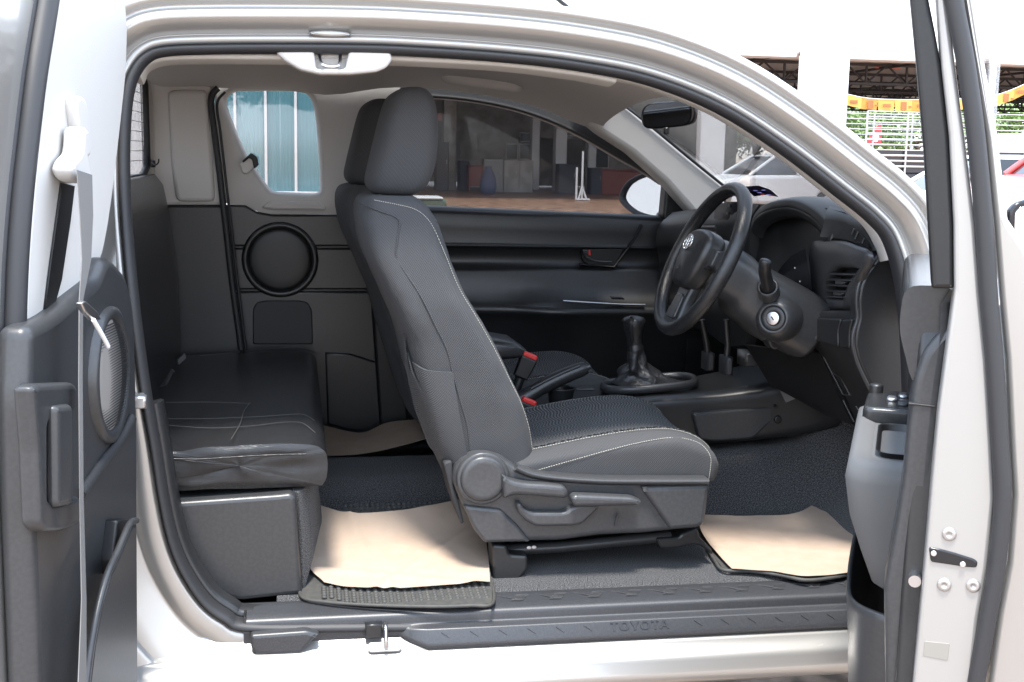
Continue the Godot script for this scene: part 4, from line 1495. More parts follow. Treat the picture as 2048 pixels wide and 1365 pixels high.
	b.extrude(cr_rc(P([.7064,.6827,.7606,.6855,.765,.6924,.8048,.7052,.8107,.679,.8405,.6541,.8436,.6373,.8163,.6598,.7946,.6653,.7522,.6574,.7167,.6588])), -0.24, -0.178, 0.006)
	part(rl, "front_foot", b, M.plastic_dark)
	# pan under the cushion, hides the springs
	b = MB.new()
	b.extrude(P([.3362,.7788,.7967,.7602,.7733,.7038,.3617,.7038]), -0.66, -0.205, 0.006)
	part(s, "seat_pan", b, M.plastic_black)

func cr_rc(o: PackedVector2Array) -> PackedVector2Array:
	return rc(o, 0.008, 4)
# moves a point along z on to the near face of a slab
func snap(p: Vector3, secs: Array, zc: float, ex: float) -> Vector3:
	var best := 1e9
	var hit: Vector3 = p
	var q := Vector2(p.x, p.y)
	for i in secs.size() - 1:
		var a: Vector2 = secs[i][0].lerp(secs[i + 1][0], 0.5)
		var b: Vector2 = secs[i][1].lerp(secs[i + 1][1], 0.5)
		var c := Geometry2D.get_closest_point_to_segment(q, a, b)
		if c.distance_to(q) < best:
			best = c.distance_to(q)
			var u := clampf(2.0 * (c - b).dot(a - b) / (a - b).length_squared() - 1.0, -0.98, 0.98)
			var z: float = (secs[i][2] + secs[i + 1][2]) / 2 * pow(maxf(0, 1.0 - pow(absf(u), 2.0 / ex)), ex / 2.0)
			hit = Vector3(p.x, p.y, zc + z + 0.0012)
	return hit
# point on the near face of a slab at section t, q from back or bottom (-1) to front or top (1)
func on(secs: Array, t: float, q: float, zc: float, ex: float) -> Vector3:
	var i := clampi(int(t), 0, secs.size() - 2)
	var k := t - i
	var a: Vector2 = secs[i][0].lerp(secs[i + 1][0], k)
	var b: Vector2 = secs[i][1].lerp(secs[i + 1][1], k)
	var hw := lerpf(secs[i][2], secs[i + 1][2], k)
	var w := b.lerp(a, (q + 1) / 2)
	return Vector3(w.x, w.y, zc + hw * pow(maxf(0, 1.0 - pow(absf(q), 2.0 / ex)), ex / 2.0) + 0.0026)
func stitch(b: MB, p: Array) -> void:
	var l := 0.0
	for i in range(1, p.size()):
		var a: Vector3 = p[i - 1]
		var c: Vector3 = p[i]
		var d := a.distance_to(c)
		var k := maxi(1, int(round(d / 0.0055)))
		for j in k:
			b.tube([a.lerp(c, (j + 0.15) / k), a.lerp(c, (j + 0.78) / k)], 0.0007, 5)


func console() -> void:
	var c := node(T, "centre_console")
	var b := MB.new()
	# body: sections along x, from the armrest to the foot of the dash
	var zc := -0.79
	b.slab([[Vector2(0.44, 0.86), Vector2(0.44, 0.76), 0.10, 0.0], [Vector2(0.46, 0.885), Vector2(0.46, 0.775), 0.115, 0.006], [Vector2(0.60, 0.893), Vector2(0.60, 0.775), 0.118, 0.012], [Vector2(0.75, 0.905), Vector2(0.75, 0.775), 0.12, 0.012], [Vector2(0.90, 0.915), Vector2(0.90, 0.775), 0.125, 0.010], [Vector2(1.02, 0.925), Vector2(1.02, 0.775), 0.135, 0.004], [Vector2(1.12, 0.94), Vector2(1.12, 0.785), 0.15, 0.0], [Vector2(1.24, 0.975), Vector2(1.24, 0.80), 0.17, 0.0], [Vector2(1.34, 1.03), Vector2(1.34, 0.82), 0.18, 0.0]], zc, 0.30, 40)
	part(c, "body", b, M.plastic_dark)
	b = MB.new()
	b.extrude(rc(P([.9336,.8715,1.2165,.8897,1.2002,.8777,1.1406,.8352,1.1113,.8058,1.0948,.7993,.9976,.7946,.9558,.8009]), 0.008), -0.66, -0.635, 0.006)
	part(c, "side_panel", b, M.plastic_mid)
	b = MB.new()
	b.extrude(ell(P([1.1684,.8527])[0], 0.010, 0.011, 16), -0.66, -0.625, 0.003)
	part(c, "clip", b, M.plastic_black)
	b = MB.new()
	b.extrude(ell(P([1.1585,.8897])[0], 0.004, 0.004, 10), -0.65, -0.615, 0.001)
	part(c, "clip", b, M.plastic_black)
	b = MB.new()
	b.shell([V([1.1128,1.0319,-.64,1.135,.9896,-.62,1.1761,.9043,-.6]), V([1.1247,1.0271,-.62,1.1701,.9634,-.6,1.2112,.9252,-.58])], Vector3(0.004, 0, -0.012))
	part(c, "kick_trim", b, M.plastic_grey)
	b = MB.new()
	b.box(V([1.1143,1.0085,-.7])[0], Vector3(0.062, 0.040, 0.07), 0.006)
	part(c, "relay_cover", b, M.plastic_grey)
	# shifter surround ring
	var ring = cr(V([0.745, 0.915, -0.84, 0.735, 0.913, -0.80, 0.745, 0.915, -0.76, 0.80, 0.920, -0.73, 0.90, 0.928, -0.725, 0.965, 0.934, -0.74, 0.985, 0.936, -0.80, 0.965, 0.934, -0.85, 0.90, 0.928, -0.865, 0.80, 0.920, -0.86]), 5, true)
	b = MB.new()
	b.sweep(ring, P([-0.01, -0.010, 0.004, -0.010, 0.010, -0.004, 0.010, 0.003, 0.004, 0.009, -0.01, 0.010]), Vector3.UP, true, true)
	part(c, "shifter_surround", b, M.plastic_mid)
	# leather boot
	var boot_rows := []
	var top: Vector3 = V([.8145,1.0225,-.79])[0]
	var f := FastNoiseLite.new()
	f.seed = 8
	f.frequency = 1.0
	for i in 15:
		var t := i / 14.0
		var row := PackedVector3Array()
		for k in 40:
			var a := TAU * k / 40.0
			var base := Vector3(0.86 + cos(a) * 0.105, 0.925, -0.795 + sin(a) * 0.058)
			var neck := top + Vector3(cos(a) * 0.021, 0, sin(a) * 0.021)
			var s := pow(t, 2.2)
			var q := neck.lerp(base, s)
			q.y = lerpf(top.y, 0.925, pow(t, 0.75))
			var fold := (0.011 * sin(a * 3.0 + t * 5.0) + 0.008 * sin(a * 5.0 - t * 7.0) + 0.006 * f.get_noise_2d(a * 3.0, t * 6.0)) * sin(PI * clampf(t, 0, 1))
			q += Vector3(cos(a), 0.35 * sin(a * 2.0), sin(a)) * fold
			row.append(q)
		boot_rows.append(row)
	b = MB.new()
	b.grid(boot_rows, true)
	part(c, "shifter_boot", b, M.leather_soft)
	b = MB.new()
	b.tube(cr(V([.8147,1.0184,-.79,.8127,1.0349,-.79]), 3), [0.024, 0.024, 0.022, 0.021], 14)
	var k1: Array = V([.8128,1.0322,-.79,.8105,1.0569,-.79,.8083,1.0803,-.79,.8077,1.0967,-.79,.8074,1.1063,-.79,.8072,1.1117,-.79])
	b.tube(k1, [0.021, 0.023, 0.029, 0.033, 0.028, 0.010], 18)
	part(c, "shifter_knob", b, M.leather)
	b = MB.new()
	b.tube(cr(V([.7948,1.1111,-.775,.8006,1.1042,-.765,.7947,1.0911,-.762,.7934,1.0717,-.765,.8008,1.0439,-.768]), 4), 0.0035, 6)
	part(c, "knob_seam", b, M.plastic_black)
	# hand brake
	b = MB.new()
	b.tube(cr(V([.4815,.9005,-.7,.5078,.9161,-.7,.5474,.9409,-.7,.6004,.9655,-.7,.6564,.9862,-.7]), 3), [0.024, 0.024, 0.023, 0.021, 0.020, 0.020, 0.021, 0.021, 0.021, 0.021, 0.020, 0.020, 0.017], 14)
	var hb := part(c, "hand_brake", b, M.plastic_dark)
	b = MB.new()
	b.tube(V([.6537,.9849,-.7,.6671,.9901,-.7]), 0.008, 10)
	part(hb, "button", b, M.plastic_mid)
	b = MB.new()
	b.tube(cr(V([.5067,.9356,-.682,.543,.9553,-.68,.5957,.9798,-.68,.6358,.9949,-.682]), 4), 0.003, 6)
	part(hb, "grip_line", b, M.plastic_mid)
	b = MB.new()
	b.xf = Transform3D(Basis.IDENTITY, V([.5949,.927,-.72])[0])
	b.lathe(P([0.03, -0.05, 0.035, -0.004, 0.040, 0.0, 0.042, 0.003, 0.038, 0.004, 0.033, -0.002, 0.03, -0.04, 0.0, -0.042]), 28)
	part(c, "cup_holder", b, M.plastic_black)
	b = MB.new()
	b.box(V([.6621,.9222,-.74])[0], Vector3(0.05, 0.006, 0.035), 0.002)
	part(c, "coin_tray", b, M.plastic_mid)
	# armrest lid of the box between the seats
	b = MB.new()
	b.slab([[Vector2(0.30, 1.045), Vector2(0.30, 1.02), 0.06, 0.0], [Vector2(0.32, 1.058), Vector2(0.32, 1.0), 0.085, 0.0], [Vector2(0.41, 1.06), Vector2(0.41, 0.995), 0.095, 0.0], [Vector2(0.475, 1.048), Vector2(0.475, 1.0), 0.09, 0.0], [Vector2(0.508, 1.025), Vector2(0.508, 1.008), 0.07, 0.0]], -0.83, 0.5)
	b.slab([[Vector2(0.36, 1.0), Vector2(0.30, 1.0), 0.07, 0.0], [Vector2(0.46, 0.9), Vector2(0.28, 0.9), 0.08, 0.0], [Vector2(0.46, 0.70), Vector2(0.28, 0.70), 0.08, 0.0]], -0.83, 0.35)
	part(c, "armrest_box", b, M.plastic_dark)
	# belt buckles
	for e in [[V([.4913,.9505,-.76,.5042,.9801,-.76,.5197,1.0163,-.76]), "passenger"], [V([.4828,.8715,-.66,.4929,.8952,-.66,.5004,.9135,-.66]), "driver"]]:
		var bu := node(T, "belt_buckle")
		var a: Vector3 = e[0][0]
		var t: Vector3 = e[0][2]
		var y := (t - a).normalized()
		var xx := Vector3.BACK.cross(y).normalized() * -1.0
		var zz := xx.cross(y)
		b = MB.new()
		b.xf = Transform3D(Basis(xx, y, zz), a)
		var ln := a.distance_to(t)
		b.extrude(rc(P([-0.020, 0.0, 0.020, 0.0, 0.024, ln - 0.012, -0.024, ln - 0.012]), 0.006), -0.012, 0.012, 0.005)
		part(bu, "shell", b, M.plastic_black)
		b = MB.new()
		b.xf = Transform3D(Basis(xx, y, zz), a)
		b.extrude(rc(P([-0.021, ln - 0.014, 0.021, ln - 0.014, 0.019, ln, -0.019, ln]), 0.004), -0.010, 0.010, 0.004)
		part(bu, "button", b, M.red_plastic)
		b = MB.new()
		b.tube([a, a + Vector3(-0.03, -0.09, 0)], 0.014, 8)
		part(bu, "stalk", b, M.plastic_black)

func shell_rows(b: MB, rows: Array, off: Vector3, k := 4) -> void:
	# smooth patch through the given rows
	var fine := []
	for r in rows:
		fine.append(cr(r, k))
	var cols: int = fine[0].size()
	var out := []
	var m := (rows.size() - 1) * k + 1
	for i in m:
		out.append(PackedVector3Array())
	for j in cols:
		var col := []
		for r in fine:
			col.append(r[j])
		var c = cr(col, k)
		for i in m:
			out[i].append(c[i])
	b.shell(out, off)

func dashboard() -> void:
	var d := node(T, "dashboard")
	# end cap towards the open door
	var b := MB.new()
	b.extrude(cr_rc(P([1.1985,1.3515,1.1859,1.3448,1.1685,1.3226,1.149,1.297,1.1368,1.267,1.1341,1.2358,1.1391,1.1956,1.1327,1.1664,1.1308,1.1394,1.1401,1.1066,1.1552,1.0758,1.1838,1.0252,1.211,.9788,1.2406,.9366,1.2674,.9361,1.2541,1.054,1.2412,1.168,1.2261,1.2805,1.2118,1.3305])), -0.17, -0.118, 0.006)
	part(d, "end_cap", b, M.plastic_dark)
	# bead along the end cap
	b = MB.new()
	b.sweep(cr(V([1.1997,1.3533,-.125,1.1729,1.3288,-.125,1.1467,1.2965,-.125,1.1335,1.262,-.125,1.132,1.2308,-.125,1.1367,1.1949,-.125,1.1292,1.1634,-.125,1.1285,1.1386,-.125,1.1378,1.1046,-.125,1.1517,1.0749,-.125,1.1814,1.0242,-.125,1.2087,.9778,-.125]), 4), circ(0.005, 8), Vector3.BACK)
	part(d, "end_bead", b, M.plastic_mid)
	# driver side vent panel
	b = MB.new()
	b.xf = Transform3D(Vector3(-0.06749, 0.08996, 0.99366), Vector3(-0.18462, 0.97760, -0.10104), Vector3(-0.98049, -0.19027, -0.04937), Vector3(1.16115, 1.19455, -0.42000))
	var vo := rc(P([.053,.1511,.2218,.1437,.3606,.1207,.379,.1042,.331,.0765,.2852,.0364,.2649,-.012,.0295,-.0201,.0024,-.0024,.0043,.055,.0217,.1146]), 0.02, 5)
	var vi := rc(P([.0515,.0054,.0953,.0491,.1412,.0772,.1848,.0881,.3236,.0864,.2608,.0633,.2191,.0373,.1874,.0072]), 0.012, 5)
	ringplate(b, P([.165,.0432])[0], vi, vo, 0.0, 0.032)
	part(d, "vent_surround", b, M.plastic_mid)
	b = MB.new()
	b.xf = Transform3D(Vector3(-0.06749, 0.08996, 0.99366), Vector3(-0.18462, 0.97760, -0.10104), Vector3(-0.98049, -0.19027, -0.04937), Vector3(1.16115, 1.19455, -0.42000))
	b.extrude(vi, -0.042, -0.033, 0.002)
	part(d, "vent_back", b, M.plastic_black)
	for y in [548, 559, 570, 581, 592]:
		b = MB.new()
		b.xf = Transform3D(Vector3(-0.06749, 0.08996, 0.99366), Vector3(-0.18462, 0.97760, -0.10104), Vector3(-0.98049, -0.19027, -0.04937), Vector3(1.16115, 1.19455, -0.42000))
		var a := P([.0712,.0706,.318,.073])
		var h := P([.0416,.0063,.0756,.0804])
		var yy: float = lerpf(h[0].y, h[1].y, (600.0 - y) / 60.0)
		b.box(Vector3((a[0].x + a[1].x) / 2 + 0.004, yy, -0.006), Vector3((a[1].x - a[0].x) * 0.84, 0.0040, 0.012), 0.0012)
		part(d, "vent_slat", b, M.plastic_mid)
	b = MB.new()
	b.xf = Transform3D(Vector3(-0.06749, 0.08996, 0.99366), Vector3(-0.18462, 0.97760, -0.10104), Vector3(-0.98049, -0.19027, -0.04937), Vector3(1.16115, 1.19455, -0.42000))
	for y in [P([.181,.0505])[0], P([.1566,.024])[0]]:
		b.box(Vector3(y.x, y.y, -0.012), Vector3(0.05, 0.012, 0.02), 0.003)
	part(d, "vent_tab", b, M.plastic_grey)
	# top pad, from the hood to the pillar
	b = MB.new()
	shell_rows(b, [V([1.1176,1.3618,-.31,1.1391,1.3617,-.28,1.1512,1.3593,-.22,1.1673,1.3445,-.15,1.1905,1.347,-.12]), V([1.1277,1.4016,-.31,1.1472,1.3972,-.27,1.1593,1.3873,-.21,1.1752,1.3691,-.15,1.1948,1.3537,-.12]), V([1.1379,1.4194,-.33,1.1556,1.4152,-.28,1.1677,1.4049,-.22,1.1764,1.3869,-.15,1.1952,1.3647,-.12]), V([1.1605,1.4323,-.36,1.1714,1.4259,-.3,1.1814,1.413,-.24,1.188,1.3935,-.17,1.2022,1.3707,-.13])], Vector3(0.02, -0.02, 0))
	part(d, "top_pad", b, M.plastic_dark)
	# corner vent with its slats
	b = MB.new()
	var lv := Vector3(-0.006, 0.004, 0.006)
	var lt: Array = V([1.1508,1.3837,-.212,1.1549,1.3823,-.2,1.1584,1.3765,-.186,1.1643,1.3646,-.164,1.1663,1.3481,-.146])
	var lb: Array = V([1.1521,1.3814,-.212,1.1526,1.3682,-.206,1.1542,1.3592,-.19,1.1611,1.352,-.168,1.1652,1.347,-.146])
	for i in lt.size():
		lt[i] += lv
		lb[i] += lv
	b.shell([lt, lb], Vector3(0.008, -0.004, -0.004))
	part(d, "corner_vent", b, M.plastic_black)
	for i in range(1, 4):
		b = MB.new()
		b.tube([lt[i] + lv * 0.5, lb[i].lerp(lt[i], 0.05) + lv * 0.5], 0.0018, 6)
		part(d, "corner_vent_slat", b, M.plastic_grey)
	# instrument hood
	b = MB.new()
	var lip: Array = V([1.0836,1.3732,-.66,1.0838,1.398,-.635,1.086,1.4187,-.58,1.0989,1.4316,-.52,1.1135,1.4345,-.46,1.1233,1.4233,-.39,1.1315,1.4005,-.33,1.1387,1.3637,-.285])
	var rows := []
	for q in [[0.02, -0.034, 0.88], [0.002, -0.026, 0.92], [-0.006, -0.012, 0.97], [-0.004, 0.0, 1.0], [0.006, 0.010, 1.02], [0.05, 0.016, 1.04], [0.12, 0.010, 1.08], [0.22, -0.02, 1.14], [0.32, -0.06, 1.2]]:
		var row := []
		for w in lip:
			row.append(Vector3(w.x + q[0], w.y + q[1] - 0.02 * (q[2] - 1.0), -0.47 + (w.z + 0.47) * q[2]))
		rows.append(row)
	shell_rows(b, rows, Vector3(0.0, -0.008, 0), 4)
	part(d, "instrument_hood", b, M.plastic_dark)
	# dark binnacle under the hood with the lens
	b = MB.new()
	shell_rows(b, [V([1.1051,1.3766,-.74,1.132,1.4106,-.6,1.1542,1.4055,-.46,1.1613,1.3654,-.33]), V([1.0954,1.2728,-.7,1.1328,1.2948,-.6,1.1462,1.2997,-.47,1.1524,1.2895,-.38]), V([1.0724,1.1466,-.64,1.1109,1.1594,-.54,1.1495,1.1696,-.46,1.1722,1.176,-.41])], Vector3(0.03, 0, 0))
	part(d, "binnacle", b, M.plastic_black)
	b = MB.new()
	shell_rows(b, [V([1.0936,1.2593,-.5,1.1039,1.3013,-.45,1.1186,1.3283,-.39]), V([1.0985,1.2163,-.49,1.109,1.2478,-.43,1.121,1.2722,-.37]), V([1.118,1.2071,-.44,1.1258,1.2155,-.41,1.1304,1.2288,-.38])], Vector3(0.004, 0, 0))
	part(d, "instrument_lens", b, M.gloss_black)
	b = MB.new()
	for q in V([1.1239,1.2965,-.435,1.1285,1.2869,-.42,1.1203,1.2773,-.43,1.1245,1.266,-.42,1.1266,1.2462,-.41]):
		b.box(q + Vector3(-0.012, 0, 0.004), Vector3(0.0015, 0.003, 0.005), 0.0005)
	part(d, "instrument_marks", b, M.white_print)
	# knee panel
	b = MB.new()
	shell_rows(b, [V([1.1369,1.1685,-.43,1.1351,1.1918,-.27,1.1488,1.208,-.145]), V([1.1313,1.1524,-.43,1.1298,1.1777,-.27,1.1511,1.191,-.145]), V([1.1335,1.1137,-.43,1.1332,1.1208,-.27,1.1441,1.1331,-.145]), V([1.1786,1.069,-.41,1.1572,1.0842,-.26,1.1522,1.1011,-.145]), V([1.2057,1.0253,-.4,1.1821,1.0469,-.26,1.1687,1.0689,-.145]), V([1.2369,.9684,-.38,1.2159,.99,-.26,1.1976,1.0178,-.145]), V([1.2606,.9056,-.36,1.2451,.9314,-.26,1.2237,.9733,-.145]), V([1.2711,.8737,-.35,1.263,.8921,-.26,1.2539,.926,-.145])], Vector3(0.03, 0.0, 0), 3)
	part(d, "knee_panel", b, M.plastic_dark)
	b = MB.new()
	b.xf = Transform3D(Basis(Quaternion(Vector3.UP, Vector3(-0.80, 0.05, 0.6).normalized())), V([1.1114,1.1444,-.33])[0])
	b.lathe(P([0.036, -0.05, 0.036, -0.006, 0.033, 0.0, 0.028, 0.001, 0.027, -0.003, 0.0, -0.002]), 32)
	part(d, "blank_switch", b, M.plastic_mid)
	b = MB.new()
	b.xf = Transform3D(Vector3(0.04027, 0.05862, 0.99747), Vector3(-0.02567, 0.99801, -0.05761), Vector3(-0.99886, -0.02329, 0.04170), Vector3(1.13056, 1.11520, -0.42000))
	b.extrude(rc(P([.103,.0474,.2294,.0547,.2129,.0257,.2162,-.0109,.104,-.0076,.0928,.0238]), 0.010), -0.01, 0.010, 0.004)
	part(d, "coin_box_lid", b, M.plastic_dark)
	b = MB.new()
	b.xf = Transform3D(Vector3(0.04027, 0.05862, 0.99747), Vector3(-0.02567, 0.99801, -0.05761), Vector3(-0.99886, -0.02329, 0.04170), Vector3(1.13056, 1.11520, -0.42000))
	b.extrude(rc(P([.2391,.0531,.2864,.059,.273,.0287,.2738,-.0075,.226,-.0122,.2203,.0241]), 0.008), -0.01, 0.012, 0.004)
	part(d, "coin_box_handle", b, M.plastic_dark)
	# ribs of the lower speaker-like grille
	b = MB.new()
	for e in [V([1.1899,1.0622,-.405,1.2345,.9707,-.375]), V([1.1906,1.0647,-.36,1.234,.9761,-.335]), V([1.1929,1.0689,-.32,1.2325,.9843,-.3]), V([1.1951,1.0628,-.285,1.2334,.9878,-.27]), V([1.2111,1.0204,-.385,1.2156,1.0224,-.28]), V([1.2345,.9707,-.375,1.2334,.9878,-.27]), V([1.1899,1.0622,-.405,1.1929,1.0689,-.32]), V([1.2354,.9569,-.375,1.2582,.9055,-.355]), V([1.2391,.9552,-.31,1.2522,.9248,-.29])]:
		b.tube([e[0] + Vector3(-0.006, 0, 0.004), e[1] + Vector3(-0.006, 0, 0.004)], 0.0024, 6)
	part(d, "knee_grille", b, M.plastic_mid)
	# underside between tunnel and knee panel
	b = MB.new()
	b.shell([V([1.0626,1.0569,-.62,1.119,1.0592,-.52,1.1831,1.0673,-.42]), V([1.1372,.9493,-.62,1.1989,.9322,-.5,1.2339,.9518,-.4]), V([1.2147,.9118,-.6,1.242,.8923,-.5,1.2615,.8923,-.38])], Vector3(0.02, 0, 0))
	part(d, "lower_cover", b, M.plastic_black)
	# passenger half
	b = MB.new()
	shell_rows(b, [V([1.0928,1.3623,-1.4,1.084,1.3895,-1.1,1.0757,1.4153,-.82,1.1003,1.4228,-.66]), V([1.0799,1.3473,-1.41,1.0725,1.3703,-1.1,1.0625,1.3934,-.82,1.085,1.3935,-.67]), V([1.0588,1.3172,-1.43,1.068,1.3395,-1.12,1.0537,1.3622,-.84,1.0833,1.3641,-.68]), V([1.0505,1.2721,-1.43,1.0706,1.2771,-1.12,1.0594,1.3017,-.84,1.0858,1.3142,-.68]), V([1.0629,1.2076,-1.43,1.0793,1.2203,-1.12,1.0684,1.2325,-.84,1.0891,1.2481,-.68]), V([1.0761,1.1264,-1.43,1.0934,1.1452,-1.12,1.0839,1.1488,-.84,1.1008,1.1657,-.7]), V([1.1104,.9981,-1.41,1.1076,1.0267,-1.1,1.0869,1.0221,-.84,1.1003,1.0409,-.72])], Vector3(0.03, -0.01, 0), 4)
	part(d, "passenger_fascia", b, M.plastic_dark)
	b = MB.new()
	b.shell([V([1.0929,1.3607,-1.4,1.0758,1.414,-.82,1.1004,1.4215,-.66]), [Vector3(1.42, 1.30, -1.42), Vector3(1.48, 1.32, -0.82), Vector3(1.48, 1.32, -0.6)]], Vector3(0, -0.02, 0))
	b.shell([V([1.1004,1.4215,-.66,1.1264,1.4358,-.46,1.1626,1.4211,-.28,1.1915,1.3706,-.13]), [Vector3(1.48, 1.32, -0.66), Vector3(1.48, 1.32, -0.46), Vector3(1.46, 1.30, -0.28), Vector3(1.44, 1.28, -0.13)]], Vector3(0, -0.02, 0))
	part(d, "dash_top", b, M.plastic_dark)
	b = MB.new()
	for e in [V([1.0769,1.3341,-1.09,1.0642,1.3486,-.86]), V([1.0744,1.3208,-1.09,1.0707,1.3334,-.86]), V([1.0719,1.3075,-1.09,1.0743,1.3182,-.86])]:
		b.tube([e[0] + Vector3(-0.012, 0, 0), e[1] + Vector3(-0.012, 0, 0)], 0.005, 6)
	part(d, "passenger_vent", b, M.plastic_mid)
	b = MB.new()
	shell_rows(b, [V([1.0496,1.4132,-.86,1.0611,1.4223,-.78,1.0813,1.4252,-.72]), V([1.0457,1.3719,-.86,1.0606,1.3739,-.78,1.0838,1.3749,-.72])], Vector3(0.01, 0, 0))
	part(d, "display", b, M.gloss_black)
	b = MB.new()
	for q in V([1.0645,1.4116,-.78,1.0728,1.3988,-.77,1.0696,1.385,-.775,1.0616,1.3898,-.785]):
		b.box(q + Vector3(-0.006, 0, 0.002), Vector3(0.003, 0.006, 0.008), 0.001)
	part(d, "display_marks", b, M.plastic_grey)
	# pedals hang below the column
	for e in [V([.9355,1.1262,-.6,.9518,1.0609,-.6,.9564,1.0189,-.6]), V([.9571,1.1426,-.48,.9652,1.0796,-.48,.9624,1.0291,-.48])]:
		var pd := node(T, "pedal")
		b = MB.new()
		b.tube(e, 0.008, 8)
		part(pd, "arm", b, M.plastic_black)
		b = MB.new()
		b.box(e[2], Vector3(0.02, 0.045, 0.06), 0.006)
		part(pd, "pad", b, M.rubber_black)

func steering() -> void:
	# column shroud
	var col := node(T, "steering_column")
	var w: Transform3D = Transform3D(Vector3(0.00000, 0.00000, 1.00000), Vector3(0.42262, 0.90631, 0.00000), Vector3(-0.90631, 0.42262, 0.00000), Vector3(0.86685, 1.29932, -0.42000))
	var b := MB.new()
	b.xf = w
	var rows := []
	for s in [[0.02, 0.055, 0.05, 0.055, 0.0], [-0.03, 0.075, 0.065, 0.06, 0.0], [-0.10, 0.080, 0.062, 0.065, -0.004], [-0.115, 0.090, 0.060, 0.080, -0.008], [-0.20, 0.105, 0.062, 0.098, -0.012], [-0.26, 0.108, 0.062, 0.100, -0.014], [-0.31, 0.108, 0.060, 0.100, -0.016], [-0.325, 0.102, 0.055, 0.094, -0.016], [-0.33, 0.05, 0.03, 0.04, -0.016]]:
		var row := PackedVector3Array()
		for k in 40:
			var t := TAU * k / 40
			var cx := signf(cos(t)) * pow(absf(cos(t)), 0.6)
			var sy := signf(sin(t)) * pow(absf(sin(t)), 0.6)
			row.append(Vector3(cx * s[1], sy * (s[2] if sy > 0 else s[3]) + s[4], s[0]))
		rows.append(row)
	b.grid(rows, true)
	part(col, "shroud", b, M.plastic_mid)
	# ignition lock
	var ic: Vector3 = V([1.0056,1.1712,-.295])[0]
	var dirv := Vector3(-0.62, 0.10, 0.78).normalized()
	var q := Basis(Quaternion(Vector3.UP, dirv))
	b = MB.new()
	b.xf = Transform3D(q, ic)
	b.lathe(P([0.056, -0.06, 0.052, -0.03, 0.044, -0.010, 0.036, -0.002, 0.031, 0.0, 0.0295, -0.004, 0.0285, -0.006]), 40)
	part(col, "lock_boss", b, M.plastic_mid)
	b = MB.new()
	b.xf = Transform3D(q, ic)
	b.lathe(P([0.0295, -0.012, 0.029, -0.005, 0.026, -0.003, 0.018, -0.003, 0.017, -0.005]), 40)
	part(col, "lock_ring", b, M.plastic_dark)
	b = MB.new()
	b.xf = Transform3D(q, ic)
	b.lathe(P([0.0165, -0.012, 0.0162, 0.001, 0.0145, 0.003, 0.0, 0.003]), 32)
	part(col, "lock_cylinder", b, M.steel)
	b = MB.new()
	b.xf = Transform3D(q, ic + dirv * 0.0032)
	b.box(Vector3.ZERO, Vector3(0.0035, 0.0015, 0.010), 0.0003)
	part(col, "key_slot", b, M.plastic_black)
	# stalk
	b = MB.new()
	b.tube(cr(V([1.0113,1.2094,-.34,.9873,1.2483,-.29,.9587,1.2847,-.24,.949,1.3076,-.215,.949,1.3171,-.21]), 4), [0.018, 0.0175, 0.017, 0.0165, 0.016, 0.015, 0.0148, 0.0146, 0.0145, 0.0145, 0.0145, 0.0145, 0.0142, 0.0138, 0.013, 0.011, 0.006], 18)
	part(col, "light_stalk", b, M.plastic_dark)
	b = MB.new()
	b.xf = Transform3D(Basis(Quaternion(Vector3.UP, (V([.9587,1.2847,-.24])[0] - V([.9873,1.2483,-.29])[0]).normalized())), V([.9895,1.2443,-.295])[0])
	b.lathe(P([0.026, -0.03, 0.025, 0.0, 0.022, 0.004, 0.019, 0.003, 0.018, 0.0]), 28)
	part(col, "stalk_collar", b, M.plastic_mid)
	b = MB.new()
	b.extrude(cr_rc(P([1.0165,1.1151,1.0525,1.1051,1.0533,1.0905,1.0435,1.0845,1.0279,1.0907])), -0.40, -0.355, 0.006)
	part(col, "tilt_lever", b, M.plastic_dark)
	# the wheel
	var wh := node(T, "steering_wheel")
	wh.transform = w
	b = MB.new()
	var ring := []
	for k in 72:
		ring.append(Vector3(sin(TAU * k / 72) * 0.185, cos(TAU * k / 72) * 0.185, 0.0))
	b.sweep(ring, ell(Vector2.ZERO, 0.0180, 0.0165, 16), Vector3.BACK, true)
	part(wh, "rim", b, M.leather)
	# spokes
	for e in [[P([0.05, 0.034, 0.11, 0.030, 0.178, 0.040, 0.178, -0.035, 0.11, -0.018, 0.05, -0.028])], [P([-0.05, 0.034, -0.11, 0.030, -0.178, 0.040, -0.178, -0.035, -0.11, -0.018, -0.05, -0.028])], [P([-0.045, -0.05, -0.040, -0.11, -0.055, -0.178, 0.055, -0.178, 0.040, -0.11, 0.045, -0.05])]]:
		b = MB.new()
		var o := rc(e[0], 0.015)
		b.extrude(o, -0.022, 0.006, 0.010, 0, 4)
		part(wh, "spoke", b, M.plastic_dark)
	b = MB.new()
	b.extrude(rc(P([-0.024, -0.095, -0.034, -0.160, 0.034, -0.160, 0.024, -0.095]), 0.012), 0.004, 0.010, 0.003)
	part(wh, "spoke_insert", b, M.plastic_smooth)
	for sx in [-1.0, 1.0]:
		b = MB.new()
		b.extrude(rc(P([0.082 * sx, 0.030, 0.12 * sx, 0.026, 0.12 * sx, -0.014, 0.078 * sx, -0.026]), 0.008), 0.0, 0.014, 0.004)
		part(wh, "switch_pad", b, M.plastic_smooth)
	# airbag cover
	b = MB.new()
	b.extrude(rc(P([-0.076, 0.056, -0.03, 0.068, 0.03, 0.068, 0.076, 0.056, 0.085, 0.01, 0.068, -0.05, 0.040, -0.082, -0.040, -0.082, -0.068, -0.05, -0.085, 0.01]), 0.022, 5), -0.02, 0.036, 0.018, 0.010, 5)
	part(wh, "airbag_cover", b, M.plastic_dark)
	# badge of three crossed ovals
	b = MB.new()
